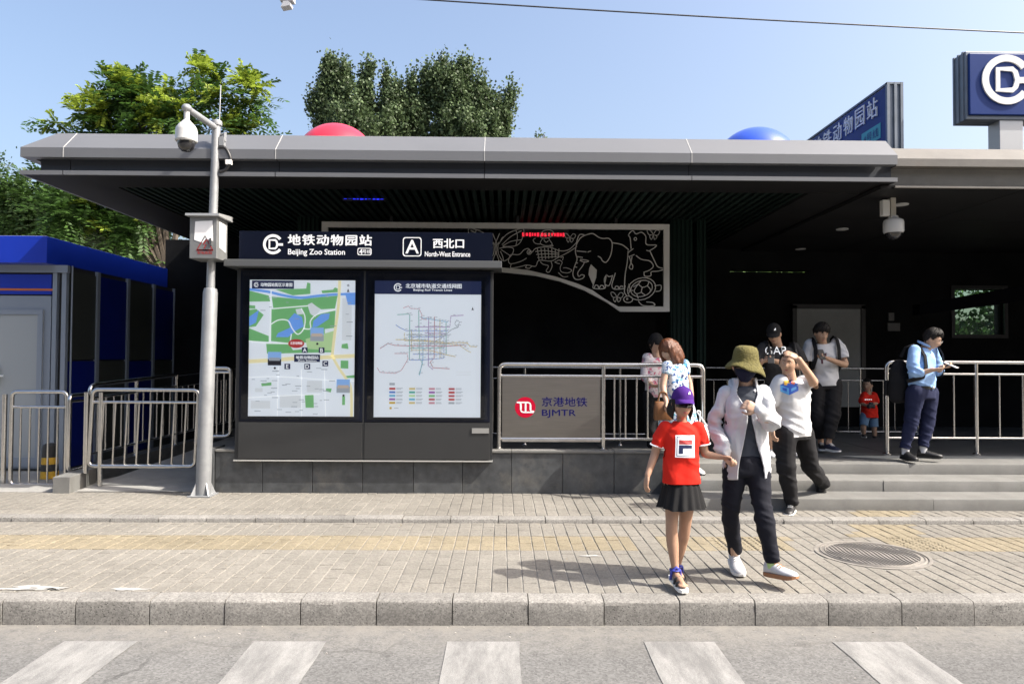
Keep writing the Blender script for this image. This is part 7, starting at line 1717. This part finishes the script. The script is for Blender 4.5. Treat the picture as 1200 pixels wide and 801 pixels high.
def bag(name,label,c,w,h,dp,m_,handle):
    c = Vector(c); root = empty(name,c-V3(0,0,h/2),label,'bag'); g = MB(); loft(g,[(c+V3(0,0,t*h),V3(1,0,0),V3(0,1,0),w/2*k,dp/2*k2) for t,k,k2 in ((-.5,.9,.8),(-.4,1,1),(.1,.97,1),(.45,.9,.6),(.5,.86,.3))],18,3.5); build('pouch', g, m_, root, smooth=50)
    g = MB(); g.tube(fillet([Vector(p) for p in handle],.05,4),.009,8); build('handle', g, m_, root, smooth=60); return root
c = W(777,481,d0-.24); bag('handbag','tan leather handbag carried by the person in the blue floral dress',c,.20,.20,.10,mat('tan_leather',(.16,.065,.02),.5,var=.15,vscale=10),[c+V3(-.06,0,.09),c+V3(-.03,0,.2),c+V3(.03,0,.2),c+V3(.06,0,.09)])
c = W(824,509,d0+.0); bag('paper_bag','small white paper bag hanging beside the blue floral dress',c,.13,.21,.07,mat('white_paper',(.7,.68,.66),.7),[c+V3(-.04,0,.1),c+V3(-.03,0,.26),c+V3(-.075,0,.26),c+V3(.04,0,.1)])

# ---- woman in pink floral blouse
d0 = 8.85
I = Person('person in dark cap and pink floral blouse behind the front railing', (W(769,531,d0).x, d0, Z_PLAT), skin('light',(.46,.30,.215)), vc=.012)
H = Head(W(768,402.5,d0-.03), yaw=35, pitch=14, roll=0, sc=.93)
shL, shR = W(757,420,d0-.02), W(780,420,d0+.06); elL, elR = W(756,441,d0-.04), W(784,441,d0+.0); wrL, wrR = W(765,452,d0-.18), W(781,452,d0-.18)
hiL, hiR = W(763,463,d0), W(777,463,d0+.04); knL, knR = W(763,497,d0), W(777,497,d0+.03); anL, anR = W(764,524,d0), W(778,523,d0+.04); nk = W(769,412,d0)
H.mesh(I.b); limb(I.b,[W(768,407,d0-.01),W(769,420,d0+.01)],[.046,.052]); I.torso(I.b,hiL,hiR,shL,shR,nk,[(-.05,.12,.09),(.8,.125,.08),(1,.1,.06)])
for a_,b_,c_ in ((shL,elL,wrL),(shR,elR,wrR)): limb(I.b,[a_,b_,c_],[.026,.03,.024])
hand(I.b,wrL,(.5,-.5,0),(.3,.2,.8),.9,thumb=-1,curl=.6); hand(I.b,wrR,(-.4,-.6,0),(-.3,.2,.8),.9,thumb=1,curl=.6)
for a_,b_,c_ in ((hiL,knL,anL),(hiR,knR,anR)): limb(I.b,[a_,b_,c_],[.08,.05,.034])
body = I.finish(); face(H, body); hair_shell(H, body, M_HAIR, lambda a: .5-1.1*sst(.8,1.6,abs(a)), .016, seed=15); cap_hat(H, I.root, MATS['cloth_black_cap'])
M_PF = floral_mat('pink_floral',(.68,.62,.63),[(.55,.12,.20),(.66,.60,.61),(.60,.30,.36),(.68,.63,.64),(.35,.30,.36),(.66,.62,.63)],22)
g = MB(); I.torso(g,hiL,hiR,shL,shR,nk,scale_r(TR_A,.92,1.0)); 
for a_,b_,c_ in ((shL,elL,wrL),(shR,elR,wrR)): limb(g,[a_+(nk-a_)*.15,a_.lerp(b_,.5),b_,b_.lerp(c_,.4)],[.06,.06,.056,.05])
I.garment('blouse', g, M_PF, folds(.007,7,14,95), cut=[I.hem(-.04)])
g = MB(); I.torso(g,hiL,hiR,shL,shR,nk,[(-.12,.148,.112),(.1,.142,.105)]); limb(g,[hiL,knL,anL+V3(0,0,.03)],[.10,.078,.06]); limb(g,[hiR,knR,anR+V3(0,0,.03)],[.10,.078,.06]); I.garment('trousers', g, M_BLK, folds(.006,6,18,97))
for an in (anL,anR): shoe(I.root, an, V3(.2,-1,0), (0,0,1), .235, M_BSHOE, M_BSOLE, h=.09)
